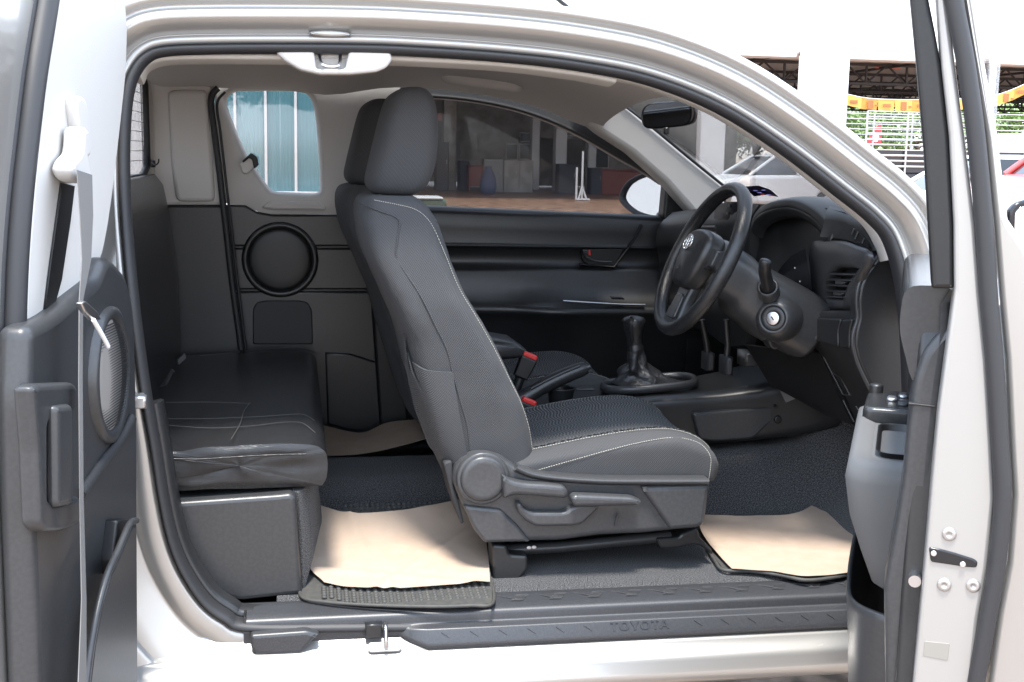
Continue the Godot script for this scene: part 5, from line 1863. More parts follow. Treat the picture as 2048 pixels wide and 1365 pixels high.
	for e in [[0.0, 0.0, 0.026, 0.0185], [0.0, 0.006, 0.019, 0.0075], [0.0, 0.0, 0.0075, 0.0175]]:
		var lp := []
		for k in 36:
			lp.append(Vector3(e[0] + cos(TAU * k / 36) * e[2], 0.022 + e[1] + sin(TAU * k / 36) * e[3], 0.0485))
		b.tube(lp, 0.0019, 6, true)
	part(wh, "badge", b, M.chrome)
	b = MB.new()
	var tm := TextMesh.new()
	var font := SystemFont.new()
	font.font_names = PackedStringArray(["Droid Sans"])
	tm.font = font
	tm.text = "SRS"
	tm.font_size = 16
	tm.pixel_size = 0.0006
	tm.depth = 0.001
	var tx := MeshInstance3D.new()
	tx.name = "airbag_lettering"
	tx.mesh = tm
	tx.material_override = M.plastic_grey
	wh.add_child(tx, true)
	tx.position = Vector3(0, -0.042, 0.0450)


func rear_door() -> void:
	# local axes: x from the hinge to the free edge, y up, z to the outside (the trim faces -z)
	var d := node(T, "rear_door")
	d.set_meta("label", "open near side rear door with belt, loudspeaker and grab handle")
	d.transform = Transform3D(Vector3(-0.15643, 0, 0.98769), Vector3.UP, Vector3(-0.98769, 0, -0.15643), Vector3(-0.425, 0, 0.03))
	var b := MB.new()
	# shell with a window opening
	var outline := rc(P([-0.03, 0.46, 0.585, 0.46, 0.60, 0.9, 0.60, 1.3, 0.575, 1.55, 0.55, 1.76, 0.06, 1.765, 0.0, 1.70, -0.03, 1.40]), 0.04, 5)
	var win := rc(P([0.16, 1.40, 0.40, 1.40, 0.39, 1.66, 0.30, 1.69, 0.12, 1.68, 0.09, 1.60]), 0.03, 5)
	var c := Vector2(0.25, 1.55)
	var wi := radial(c, win, 80)
	var ou := radial(c, outline, 80)
	var oi := MB.inset(ou, -0.012)
	b.grid([lift(wi, 0.012), lift(ou, 0.012), lift(oi, 0.03), lift(MB.inset(ou, -0.016), 0.055), lift(ou, 0.085), lift(wi, 0.075), lift(wi, 0.012)], true)
	part(d, "shell", b, M.silver_paint)
	b = MB.new()
	b.extrude(MB.inset(MB.ccw(wi), -0.006), 0.04, 0.044, 0.001)
	part(d, "window_pane", b, M.glass_clear)
	# weatherstrip on the free edge
	var loop := []
	for q in cr(P([.2956,1.8174,.3397,1.736,.3874,1.6494,.4311,1.5509,.4667,1.4624,.4974,1.3607,.5179,1.2443,.5231,1.1248,.5188,1.0007,.5147,.8895,.5136,.7852,.5188,.6983]), 5):
		loop.append(Vector3(q.x, q.y, 0.004))
	b = MB.new()
	b.sweep(loop, ell(Vector2.ZERO, 0.020, 0.020, 12), Vector3.BACK)
	part(d, "weatherstrip", b, M.rubber_black)
	var loop2 := []
	for q in loop:
		loop2.append(q + Vector3(0.022, 0, 0.012))
	b = MB.new()
	b.tube(loop2, 0.008, 8)
	part(d, "outer_strip", b, M.rubber_black)
	# pale upper trim round the window
	var up := P([.3171,1.7918,-.0517,1.8383,-.066,1.7583,-.0484,1.6747,-.0011,1.5724,.0518,1.4641,.0872,1.4027,.1267,1.3503,.1851,1.3171,.2939,1.3018,.3994,1.2856,.506,1.2785,.4837,1.3744,.4364,1.5137,.391,1.6268,.3511,1.7199])
	b = MB.new()
	b.extrude(rc(up, 0.02, 4), -0.012, 0.010, 0.008)
	part(d, "upper_trim", b, M.beige_trim)
	# raised housing of the shoulder anchor
	b = MB.new()
	b.extrude(cr(P([.297,1.6158,.2524,1.6207,.2306,1.5857,.2253,1.5364,.2421,1.5233,.272,1.5267,.2874,1.5684]), 4, true), -0.030, -0.008, 0.008)
	part(d, "anchor_cover", b, M.beige_trim)
	b = MB.new()
	b.extrude(cr(P([.3269,1.5711,.2984,1.5668,.3064,1.5366,.291,1.4948,.3166,1.4842,.3681,1.4887,.3891,1.5061,.3738,1.5228,.3399,1.5366]), 4, true), -0.05, -0.016, 0.010)
	part(d, "belt_anchor", b, M.beige_trim)
	b = MB.new()
	b.extrude(P([.337,1.4844,.2755,1.4779,.3006,1.4238,.3529,1.3312,.3838,1.2996,.4332,1.2917,.405,1.3522,.3659,1.4274]), -0.016, -0.012, 0.001)
	part(d, "belt_slot", b, M.plastic_black)
	# lower trim
	b = MB.new()
	var lo := P([.5643,1.2856,.5075,1.2865,.4553,1.2901,.3528,1.3057,.2471,1.3204,.1957,1.3547,.1574,1.3497,.0789,1.3139,.0415,1.2526,.032,1.1856,.0357,.976,.0813,.4971,.5875,.7302,.5866,.8848,.5858,1.0357,.5812,1.1823])
	b.extrude(rc(lo, 0.02, 4), -0.040, 0.010, 0.018, 0, 5)
	part(d, "lower_trim", b, M.plastic_mid)
	# loudspeaker
	var sc := P([.1965,1.1494])[0]
	b = MB.new()
	b.xf = Transform3D(Basis(Vector3.UP, 0.05) * Basis(Vector3.RIGHT, -PI / 2), Vector3(sc.x, sc.y, -0.040))
	b.lathe(P([0.122, -0.01, 0.119, 0.006, 0.110, 0.010, 0.100, 0.007, 0.097, 0.001]), 48)
	part(d, "speaker_ring", b, M.plastic_mid)
	b = MB.new()
	b.xf = Transform3D(Basis(Vector3.UP, 0.05) * Basis(Vector3.RIGHT, -PI / 2), Vector3(sc.x, sc.y, -0.040))
	b.lathe(P([0.098, -0.003, 0.096, 0.001, 0.06, 0.004, 0.0, 0.005]), 48)
	var gr := part(d, "speaker_grille", b, M.speaker_mesh)
	b = MB.new()
	for k in 40:
		var y := -0.094 + 0.188 * k / 39.0
		var hw := sqrt(maxf(0.0, 0.094 * 0.094 - y * y))
		if hw > 0.01:
			b.box(Vector3(sc.x, sc.y + y, -0.0445), Vector3(hw * 2, 0.0018, 0.002), 0.0005)
	part(gr, "ribs", b, M.plastic_dark)
	# grab handle
	var h := node(d, "grab_handle")
	b = MB.new()
	b.extrude(rc(P([.6293,1.2104,.6062,1.211,.4614,1.186,.4439,1.1772,.4501,1.1392,.4665,1.1364,.5523,1.1503,.5774,1.1455,.5889,1.0372,.5654,1.026,.4568,1.0059,.4249,.9903,.4275,.965,.4661,.9605,.5494,.9769,.6056,.9945,.6199,1.0093,.6199,1.1189]), 0.008), -0.066, -0.035, 0.010, 0, 4)
	b.extrude(rc(P([.5704,1.1721,.5029,1.1612,.5142,1.0082,.5819,1.0234]), 0.010), -0.078, -0.058, 0.010, 0, 4)
	d.remove_child(h)
	h.free()
	part(d, "grab_handle", b, M.plastic_mid)
	# map pocket
	b = MB.new()
	var lip: Array = []
	for q in cr(P([.221,.8944,.263,.9001,.3348,.8747,.3912,.8554,.4415,.8192,.4811,.7729,.5102,.7241,.5282,.6875]), 4):
		lip.append(Vector3(q.x, q.y, -0.085))
	b.tube(lip, 0.006, 8)
	b.extrude(rc(P([.2466,.8895,.2163,.8874,.2415,.5528,.5089,.6783,.4611,.7647,.421,.8114,.3702,.8463,.3132,.8648]), 0.006), -0.085, -0.072, 0.004)
	part(d, "map_pocket", b, M.plastic_mid)
	b = MB.new()
	b.extrude(rc(P([.2486,.9041,.1526,.8769,.1327,.8538,.2148,.8317,.2747,.8123,.2774,.8418]), 0.006), -0.062, -0.035, 0.006)
	part(d, "pocket_inside", b, M.plastic_black)
	# crease line of the trim: a raised band that runs down to the pocket
	b = MB.new()
	b.sweep(cr(V(flat3(P([.0898,1.0479,.1605,1.025,.263,1.0098,.331,.9974,.3827,.9863]), -0.043)), 4), P([0.004, -0.010, 0.010, 0.0, 0.004, 0.010, -0.006, 0.010, -0.006, -0.010]), Vector3.FORWARD)
	part(d, "trim_crease", b, M.plastic_mid)
	# hanging belt
	b = MB.new()
	var rows := []
	for e in [P([.4008,1.5068,.3293,1.4978]), P([.4091,1.4384,.3464,1.4352]), P([.422,1.3703,.379,1.3665]), P([.4555,1.3126,.4391,1.3107]), P([.4853,1.1948,.4691,1.1918]), P([.5142,1.0164,.4982,1.0118]), P([.5363,.8671,.5159,.8595]), P([.5842,.7297,.5465,.7123])]:
		rows.append([Vector3(e[0].x, e[0].y, -0.06 - rows.size() * 0.005), Vector3(e[1].x, e[1].y, -0.06 - rows.size() * 0.005)])
	b.shell(rows, Vector3(0, 0, -0.0015))
	part(d, "seat_belt", b, M.webbing)
	# belt tongue with a cable tie
	b = MB.new()
	b.extrude(rc(P([.5419,1.3189,.524,1.3204,.4664,1.2959,.4534,1.282,.4864,1.285,.5257,1.3036]), 0.004), -0.108, -0.098, 0.003)
	part(d, "belt_tongue", b, M.steel)
	b = MB.new()
	var tie := []
	for q in P([.4926,1.2874,.4614,1.2648,.4386,1.2474,.4246,1.2359]):
		tie.append(Vector3(q.x, q.y, -0.108))
	b.tube(tie, 0.0035, 6)
	part(d, "cable_tie", b, M.white_metal)

func flat3(p: PackedVector2Array, z: float) -> Array:
	var r := []
	for q in p:
		r.append_array([q.x, q.y, z])
	return r

func front_door() -> void:
	# local axes: x from the hinge to the free edge, y up, z to the inside of the cab
	var d := node(T, "front_door")
	d.set_meta("label", "open near side front door seen edge on, latch and armrest towards the viewer")
	d.transform = Transform3D(Vector3(-0.45865, 0, 0.88862), Vector3.UP, Vector3(-0.88862, 0, -0.45865), Vector3(1.225, 0, 0.03))
	var side := Transform3D(Vector3(0, 0, 1), Vector3(0, 1, 0), Vector3(-1, 0, 0), Vector3.ZERO)   # (depth of door, height) drawn on the end face
	var b := MB.new()
	b.xf = side
	# painted end face with the latch
	b.extrude(rc(P([.0567,1.7668,.0447,1.7665,.0305,1.663,.0156,1.577,.0025,1.465,-.0039,1.3808,.0006,1.3014,.0053,1.214,.007,1.1253,.0082,1.0281,.0103,.922,.0128,.7991,-.0628,.8111,-.0652,.9393,-.0713,1.0118,-.0732,1.106,-.0656,1.1763,-.0514,1.2891,-.0365,1.3779,-.0242,1.4659,-.0031,1.5773,.0136,1.663,.0327,1.7663]), 0.004), -1.05, -0.96, 0.006)
	part(d, "end_face", b, M.door_paint)
	# hollow shell of the door behind the end face
	b = MB.new()
	b.extrude(P([-0.02, 0.48, 0.985, 0.48, 0.985, 1.355, 0.02, 1.33]), -0.10, -0.01, 0.02)
	part(d, "shell", b, M.silver_paint)
	b = MB.new()
	b.xf = side
	b.extrude(rc(P([.0352,1.7651,.0133,1.7647,-.0277,1.5775,-.0464,1.4672,-.0605,1.3718,-.0736,1.2922,-.0867,1.1805,-.0955,1.111,-.0962,1.0181,-.0892,.9462,-.0834,.8188,-.1668,.832,-.1453,1.1825,-.1184,1.375,-.0901,1.4372,-.0625,1.4741,-.0431,1.5778,-.0112,1.7095,.0015,1.7644]), 0.004), -1.045, -1.0, 0.008)
	part(d, "skin_hem", b, M.silver_paint)
	# weatherstrip
	b = MB.new()
	var path := []
	for q in cr(P([.0284,1.7717,.0123,1.7102,.0006,1.6627,-.0167,1.5774,-.0342,1.4665,-.0459,1.3789,-.0595,1.2904,-.0744,1.1782,-.0826,1.1084,-.082,1.0148,-.076,.9426,-.0685,.8534,-.0655,.8065]), 5):
		path.append(Vector3(1.052, q.y, q.x))
	b.sweep(path, ell(Vector2.ZERO, 0.014, 0.0115, 12), Vector3.RIGHT)
	part(d, "weatherstrip", b, M.rubber_black)
	# latch
	var la := P([-.0241,1.0208])[0]
	b = MB.new()
	b.xf = side
	b.extrude(rc(P([.0047,1.0327,-.0094,1.0316,-.0287,1.0283,-.053,1.0228,-.0583,1.0193,-.0576,1.0109,-.0426,1.0104,-.0172,1.0116,.0008,1.0122]), 0.004), -1.0525, -1.045, 0.002)
	part(d, "latch_slot", b, M.gloss_black)
	b = MB.new()
	b.xf = side
	for q in P([-.0398,1.0143,-.0022,1.0251]):
		b.extrude(ell(q, 0.004, 0.004, 10), -1.055, -1.05, 0.001)
	part(d, "latch_pawl", b, M.zinc)
	for q in P([-.0201,1.0529,-.0185,.9823,-.055,.9855]):
		b = MB.new()
		b.xf = Transform3D(Basis(Quaternion(Vector3.UP, Vector3.RIGHT)), Vector3(1.05, q.y, q.x))
		b.lathe(P([0.0095, 0.0, 0.0092, 0.002, 0.007, 0.0035, 0.004, 0.004, 0.0032, 0.002, 0.0, 0.0018]), 20)
		part(d, "latch_bolt", b, M.silver_paint)
	b = MB.new()
	b.xf = side
	b.extrude(rc(P([.0011,.8997,-.0311,.9006,-.0302,.8763,.0023,.8787]), 0.002), -1.0508, -1.048, 0.0004)
	part(d, "door_sticker", b, M.sticker_cream)
	# black inner garnish of the window frame
	b = MB.new()
	b.xf = side
	b.extrude(rc(P([.0775,1.7685,.0567,1.768,.0404,1.7057,.0303,1.6637,.0153,1.5772,.0021,1.4645,-.0042,1.3811,.0237,1.3797,.0296,1.4308,.0455,1.5601,.0609,1.6637]), 0.004), -1.04, -0.95, 0.006)
	part(d, "frame_garnish", b, M.plastic_black)
	b = MB.new()
	b.extrude(P([0.15, 1.35, 0.96, 1.37, 0.95, 1.76, 0.62, 1.72, 0.35, 1.55]), -0.045, -0.041, 0.001)
	part(d, "window_pane", b, M.glass_clear)
	# inner trim panel
	b = MB.new()
	b.extrude(rc(P([0.06, 0.60, 1.0, 0.56, 1.02, 0.8, 1.0, 1.10, 0.99, 1.30, 0.95, 1.372, 0.10, 1.345, 0.05, 1.1]), 0.03, 4), -0.01, 0.035, 0.010, 0, 4)
	part(d, "trim_panel", b, M.plastic_dark)
	b = MB.new()
	var rl := []
	for k in 12:
		rl.append(Vector3(0.08 + 0.90 * k / 11.0, 1.345 + 0.022 * k / 11.0, 0.022))
	b.sweep(rl, rc(P([0.012, -0.03, 0.010, 0.036, -0.05, 0.040, -0.13, 0.016, -0.13, -0.03]), 0.02), Vector3.UP)
	part(d, "belt_roll", b, M.plastic_smooth)
	# end of the trim facing the viewer
	b = MB.new()
	b.xf = side
	b.extrude(rc(P([-.0023,1.3622,-.0034,1.3284,.0123,1.3138,.0286,1.2888,.0378,1.2502,.0412,1.2011,.0432,1.1092,.0493,1.0369,.0528,1.0075,.0586,.9485,.045,.7718,.0046,.7783,.0058,.9406,.005,1.049,.003,1.1554,.0008,1.2391,-.004,1.3012]), 0.01, 4), -1.0, -0.90, 0.012, 0, 4)
	part(d, "trim_end", b, M.plastic_mid)
	b = MB.new()
	b.xf = side
	b.extrude(P([.0423,1.2182,.0084,1.2167,.0082,1.2139,.0421,1.2154]), -1.0025, -0.99, 0.001)
	part(d, "trim_seam", b, M.plastic_black)
	# bump stop
	b = MB.new()
	var bs := P([.0188,.9752])[0]
	b.tube([Vector3(0.99, bs.y, bs.x), Vector3(1.03, bs.y, bs.x)], 0.0085, 14)
	part(d, "bump_stop", b, M.steel)
	# armrest
	b = MB.new()
	var rows := []
	for e in [[1.075, 0.34, 0.76, 0.0, 0.09], [1.083, 0.31, 0.79, -0.01, 0.112], [1.075, 0.29, 0.815, -0.01, 0.124], [1.05, 0.285, 0.82, -0.01, 0.128], [0.99, 0.30, 0.815, -0.01, 0.118], [0.93, 0.33, 0.80, -0.01, 0.098], [0.88, 0.36, 0.79, -0.01, 0.078], [0.865, 0.40, 0.77, -0.01, 0.06]]:
		var o := rc(P([e[1], e[3], e[2], e[3], e[2], e[4], e[1], e[4]]), 0.05, 6)
		var row := PackedVector3Array()
		for q in o:
			row.append(Vector3(q.x, e[0], q.y))
		rows.append(row)
	b.grid(rows, true)
	b.tri_fan(rows[0], Vector3(0.55, 1.072, 0.05))
	b.tri_fan(rows[7], Vector3(0.58, 0.865, 0.03))
	var ar := part(d, "armrest", b, M.armrest_cloth)
	b = MB.new()
	rows = []
	for e in [[1.0845, 0.0], [1.0835, 0.006], [1.06, 0.010], [1.055, 0.030]]:
		var o := MB.inset(MB.ccw(rc(P([0.50, 0.015, 0.74, 0.015, 0.74, 0.085, 0.50, 0.085]), 0.03, 6)), e[1])
		var row := PackedVector3Array()
		for q in o:
			row.append(Vector3(q.x, e[0], q.y))
		rows.append(row)
	b.grid(rows, true)
	b.tri_fan(rows[3], Vector3(0.62, 1.055, 0.05))
	part(ar, "pull_cup", b, M.plastic_black)
	b = MB.new()
	b.xf = Transform3D(Basis(Vector3.RIGHT, -PI / 2), Vector3(0, 1.09, 0))
	b.extrude(rc(P([0.28, -0.11, 0.46, -0.115, 0.46, -0.02, 0.26, -0.02]), 0.02), -0.02, 0.012, 0.008)
	part(ar, "switch_panel", b, M.plastic_smooth)
	for k in 3:
		b = MB.new()
		b.box(Vector3(0.33 + 0.04 * k, 1.104, 0.045 + 0.02 * (k % 2)), Vector3(0.028, 0.008, 0.018), 0.003)
		part(ar, "window_switch", b, [M.steel, M.zinc, M.plastic_grey][k])
	b = MB.new()
	b.xf = Transform3D(Basis.IDENTITY, Vector3(0.30, 1.10, 0.095))
	b.lathe(P([0.013, 0.0, 0.013, 0.014, 0.011, 0.018, 0.0, 0.019]), 20)
	part(ar, "mirror_knob", b, M.plastic_dark)
	# map pocket at the foot of the door
	b = MB.new()
	rows = []
	var mp := [Vector2(0.20, 0.03), Vector2(0.24, 0.09), Vector2(0.34, 0.115), Vector2(0.55, 0.12), Vector2(0.72, 0.115), Vector2(0.80, 0.10), Vector2(0.84, 0.07), Vector2(0.86, 0.035)]
	var mc = cr(mp, 5)
	for e in [[0.50, 0.8], [0.60, 0.86], [0.75, 0.94], [0.83, 1.0], [0.842, 1.0]]:
		var row := PackedVector3Array()
		for q in mc:
			row.append(Vector3(q.x, e[0] + 0.012 * smoothstep(0.7, 0.86, q.x), q.y * e[1]))
		rows.append(row)
	var r2 := []
	for e in [[0.845, 0.97], [0.838, 0.93], [0.75, 0.86], [0.60, 0.78], [0.52, 0.70]]:
		var row := PackedVector3Array()
		for q in mc:
			row.append(Vector3(q.x - 0.006, e[0] + 0.012 * smoothstep(0.7, 0.86, q.x), q.y * e[1]))
		rows.append(row)
	b.grid(rows)
	part(d, "map_pocket", b, M.plastic_mid)
	# driver side door mirror on the outer side
	var mi := node(T, "door_mirror")
	mi.set_meta("label", "driver side door mirror beyond the open front door")
	b = MB.new()
	b.extrude(cr(P([1.2821,1.4423,1.2868,1.4618,1.3049,1.4757,1.3473,1.4821,1.4015,1.4808,1.4259,1.4536,1.4376,1.3544,1.4182,1.3042,1.3651,1.2862,1.321,1.2922,1.2996,1.3141,1.2859,1.3735]), 4, true), 0.02, 0.20, 0.05, 0, 5)
	part(mi, "housing", b, M.silver_paint)
	b = MB.new()
	b.extrude(cr(P([1.2836,1.4386,1.2884,1.4582,1.3066,1.4701,1.3447,1.4754,1.3945,1.4741,1.4163,1.4498,1.4274,1.3568,1.4075,1.3128,1.3611,1.2948,1.3215,1.3008,1.3026,1.3186,1.2882,1.374]), 4, true), 0.19, 0.206, 0.005)
	part(mi, "bezel", b, M.gloss_black)
	b = MB.new()
	b.extrude(cr(P([1.2933,1.4369,1.2983,1.4526,1.3126,1.4605,1.3443,1.4657,1.3876,1.4643,1.4045,1.4458,1.4146,1.3629,1.3965,1.323,1.3587,1.307,1.3257,1.3129,1.3104,1.3268,1.2977,1.3742]), 4, true), 0.205, 0.2085, 0.001)
	part(mi, "mirror_glass", b, M.mirror)
	b = MB.new()
	b.tube(V([1.4256,1.3059,.12,1.3647,1.2572,.06,1.2906,1.2561,.05]), 0.025, 10)
	part(mi, "mirror_arm", b, M.plastic_black)


func paper(rows: Array, label: String) -> void:
	var fine := []
	for r in rows:
		fine.append(cr(r, 16))
	var out := []
	var m := (rows.size() - 1) * 16 + 1
	for i in m:
		out.append(PackedVector3Array())
	var f := FastNoiseLite.new()
	f.seed = 17
	f.frequency = 4.0
	for j in fine[0].size():
		var col := []
		for r in fine:
			col.append(r[j])
		var c = cr(col, 16)
		for i in m:
			var q: Vector3 = c[i]
			q.y += f.get_noise_2d(q.x, q.z) * 0.003
			for cl in [[0.8, 0.6, 0.02], [-0.35, 0.94, -0.33], [0.97, -0.2, 0.22]]:
				var ds := absf(q.x * cl[0] + q.z * cl[1] - cl[2] * 0.5)
				q.y += 0.0035 * maxf(0.0, 1.0 - ds / 0.014)
			out[i].append(q)
	var b := MB.new()
	b.shell(out, Vector3(0, -0.0008, 0))
	solo("paper_sheet", b, M.paper, label, "paper", "brown paper sheets on the floor")

func things_inside() -> void:
	# rubber mat behind the driver's seat, its front edge lying on the sill
	var t := thing("floor_mat", "black studded rubber mat behind the driver's seat, its edge over the sill", "floor mat", Vector3.ZERO, "rubber floor mats")
	var b := MB.new()
	var rows := []
	for e in [V([-.0858,.616,-.0766,-.041,.616,-.0477,.0299,.616,-.0245,.111,.616,-.006,.1924,.616,.0068,.2546,.616,.0086,.3017,.616,.0027]), V([-.0938,.62,-.1272,-.0403,.62,-.0781,.0316,.62,-.0575,.1139,.62,-.0416,.1968,.62,-.0316,.2599,.62,-.0299,.3077,.62,-.0362]), V([-.0945,.624,-.1985,-.039,.624,-.1281,.0339,.624,-.1007,.1175,.624,-.0846,.2024,.624,-.0806,.2676,.624,-.0852,.3173,.624,-.1046]), V([-.0842,.632,-.268,-.0363,.632,-.235,.0393,.632,-.2059,.1267,.632,-.1957,.2167,.632,-.2055,.2879,.632,-.2319,.336,.632,-.2618]), V([-.0638,.645,-.4556,-.0198,.645,-.427,.0496,.645,-.4036,.1438,.645,-.4009,.2296,.645,-.423,.2944,.645,-.4565,.3489,.645,-.4923]), V([-.0457,.685,-.5284,-.0062,.685,-.4811,.0422,.685,-.493,.1275,.685,-.5012,.2141,.685,-.5095,.2795,.685,-.5382,.3354,.685,-.5782])]:
		rows.append(cr(e, 3))
	b.shell(rows, Vector3(0, -0.004, 0))
	part(t, "sheet", b, M.rubber_mat)
	b = MB.new()
	var edge = cr(V([-.0945,.618,-.2157,-.0938,.618,-.1327,-.0859,.618,-.0683,-.0412,.618,-.0394,.0295,.618,-.0163,.1103,.618,.0021,.1914,.618,.0149,.2535,.618,.0167,.3014,.618,.011,.3211,.618,-.121]), 5)
	b.tube(edge, 0.004, 6)
	part(t, "rim", b, M.rubber_mat)
	b = MB.new()
	for i in 23:
		for j in 8:
			var u := (i + 0.5) / 23.0
			var x0 := lerpf(-0.050, 0.303, u)
			var z := -0.026 - 0.0118 * j
			if j < 3 and x0 < -0.02 + (2 - j) * 0.02:
				continue
			b.xf = Transform3D(Basis.IDENTITY, Vector3(x0, 0.6170 + 0.0010 * j, z))
			b.lathe(P([0.0058, 0.0, 0.005, 0.003, 0.0028, 0.0042, 0.0, 0.0046]), 8)
	for i in 18:
		for j in 3:
			b.xf = Transform3D(Basis.IDENTITY, Vector3(lerpf(0.02, 0.24, i / 17.0), 0.678 + 0.004 * j, -0.48 - 0.014 * j))
			b.lathe(P([0.0058, 0.0, 0.005, 0.003, 0.0028, 0.0042, 0.0, 0.0046]), 8)
	var st := part(t, "studs", b, M.rubber_mat)
	st.set_meta("kind", "stuff")
	t = thing("floor_mat", "thin black rubber mat under the paper in the driver's footwell", "floor mat", Vector3.ZERO, "rubber floor mats")
	b = MB.new()
	rows = []
	for e in [V([.8519,.622,-.1263,.9085,.622,-.1129,.9663,.622,-.0791,1.0094,.622,-.0409,1.0707,.622,-.0468,1.1539,.622,-.0772]), V([.8651,.624,-.2772,.9416,.624,-.2685,1.0376,.624,-.2575,1.1098,.624,-.2493,1.1646,.624,-.2583,1.2611,.624,-.2944]), V([.9323,.63,-.5495,1.0103,.63,-.532,1.0953,.63,-.5047,1.1845,.63,-.5222,1.2994,.63,-.5945,1.4191,.63,-.6608])]:
		rows.append(cr(e, 5))
	b.shell(rows, Vector3(0, -0.004, 0))
	part(t, "sheet", b, M.rubber_mat)
	b = MB.new()
	b.tube(cr(V([.8651,.624,-.2848,.8502,.624,-.1834,.8487,.624,-.1175,.9051,.624,-.1041,.9627,.624,-.0704,1.0056,.624,-.0324,1.0668,.624,-.0382,1.1497,.624,-.0685]), 5), 0.0045, 6)
	part(t, "rim", b, M.rubber_mat)
	# papers
	paper([V([-.0413,.634,-.119,.0121,.634,-.0847,.1159,.634,-.0662,.2223,.634,-.0689,.3096,.634,-.0772]), V([-.0758,.64,-.2296,.0065,.64,-.2065,.127,.64,-.1992,.2409,.64,-.2204,.3299,.64,-.2383]), V([-.0648,.655,-.3846,.0236,.655,-.3442,.1392,.655,-.3464,.2594,.655,-.3717,.344,.655,-.4102]), V([-.0438,.694,-.5013,.027,.694,-.4218,.1338,.694,-.427,.2471,.694,-.4747,.3358,.694,-.5369])], "brown paper sheet on the mat behind the driver's seat")
	paper([V([.8631,.632,-.1061,.9425,.632,-.0799,.9968,.632,-.0402,1.0664,.632,-.0385,1.1479,.632,-.0557]), V([.8668,.634,-.2689,.9622,.634,-.2581,1.07,.634,-.2458,1.164,.634,-.2583,1.256,.634,-.2794]), V([.8866,.636,-.4038,.9835,.636,-.3848,1.0927,.636,-.3644,1.2141,.636,-.4015,1.3323,.636,-.4409])+[], V([.9146,.645,-.4738,1.0342,.645,-.4521,1.1608,.645,-.4605,1.2927,.645,-.5813,1.3976,.645,-.6046])], "brown paper sheet in the driver's footwell by the open front door")
	paper([V([-.0306,.6854,-1.02,.0817,.6886,-1.02,.1951,.7093,-1.02,.2951,.7364,-1.02]), V([-.0276,.6927,-1.16,.089,.6902,-1.16,.2068,.7119,-1.16,.3108,.725,-1.16]), V([-.0242,.7081,-1.32,.0973,.6806,-1.32,.1893,.7134,-1.32,.3286,.7203,-1.32])], "brown paper sheet on the far side of the rear floor")


func blk(a: Vector3, c: Vector3, r := 0.01) -> MB:
	var b := MB.new()
	b.box((a + c) / 2, (c - a).abs(), r)
	return b
# a box whose front shows between two picture corners measured at depth z, dz deep
func span(p: Array, dz: float, r := 0.01) -> MB:
	return blk(p[0], p[1] + Vector3(0, 0, -dz), r)

func tree(at: Vector3, h: float, w: float, leaf: String, label: String, sd: int, group := "trees behind the yard") -> void:
	var t := thing("tree", label, "tree", at, group)
	var rng := RandomNumberGenerator.new()
	rng.seed = sd
	var b := MB.new()
	b.tube(cr([Vector3(0, -0.1, 0), Vector3(0.06 * w, h * 0.3, 0.03), Vector3(-0.04 * w, h * 0.55, 0), Vector3(0, h * 0.8, 0.05)], 4), [0.05 * h, 0.046 * h, 0.042 * h, 0.038 * h, 0.036 * h, 0.033 * h, 0.03 * h, 0.027 * h, 0.024 * h, 0.02 * h, 0.016 * h, 0.012 * h, 0.006 * h], 8)
	var tips := []
	for k in 11:
		var a := rng.randf() * TAU
		var y := h * rng.randf_range(0.30, 0.72)
		var tip := Vector3(cos(a) * w * rng.randf_range(0.3, 0.5), y + h * rng.randf_range(0.08, 0.24), sin(a) * w * rng.randf_range(0.3, 0.5))
		b.tube([Vector3(0, y, 0), Vector3(tip.x * 0.5, lerpf(y, tip.y, 0.6), tip.z * 0.5), tip], [0.016 * h, 0.010 * h, 0.004 * h], 6)
		tips.append(tip)
	part(t, "trunk", b, M.bark)
	tips.append(Vector3(0, h * 0.86, 0))
	b = MB.new()
	for tip in tips:
		var rad := w * rng.randf_range(0.14, 0.24)
		for k in 300:
			var d := Vector3(rng.randfn(), rng.randfn() * 0.75, rng.randfn()).limit_length(2.0) * rad * 0.6
			var s := rng.randf_range(0.08, 0.19) * (h / 5.0)
			var bs := Basis.from_euler(Vector3(rng.randf() * TAU, rng.randf() * TAU, rng.randf() * TAU))
			var c: Vector3 = tip + d
			var q := [c + bs * Vector3(-s, 0, 0), c + bs * Vector3(0, s * 0.5, 0.02), c + bs * Vector3(s, 0, 0), c + bs * Vector3(0, -s * 0.5, 0.02)]
			b.grid([[q[0], q[1]], [q[3], q[2]]])
	part(t, "crown", b, M[leaf])

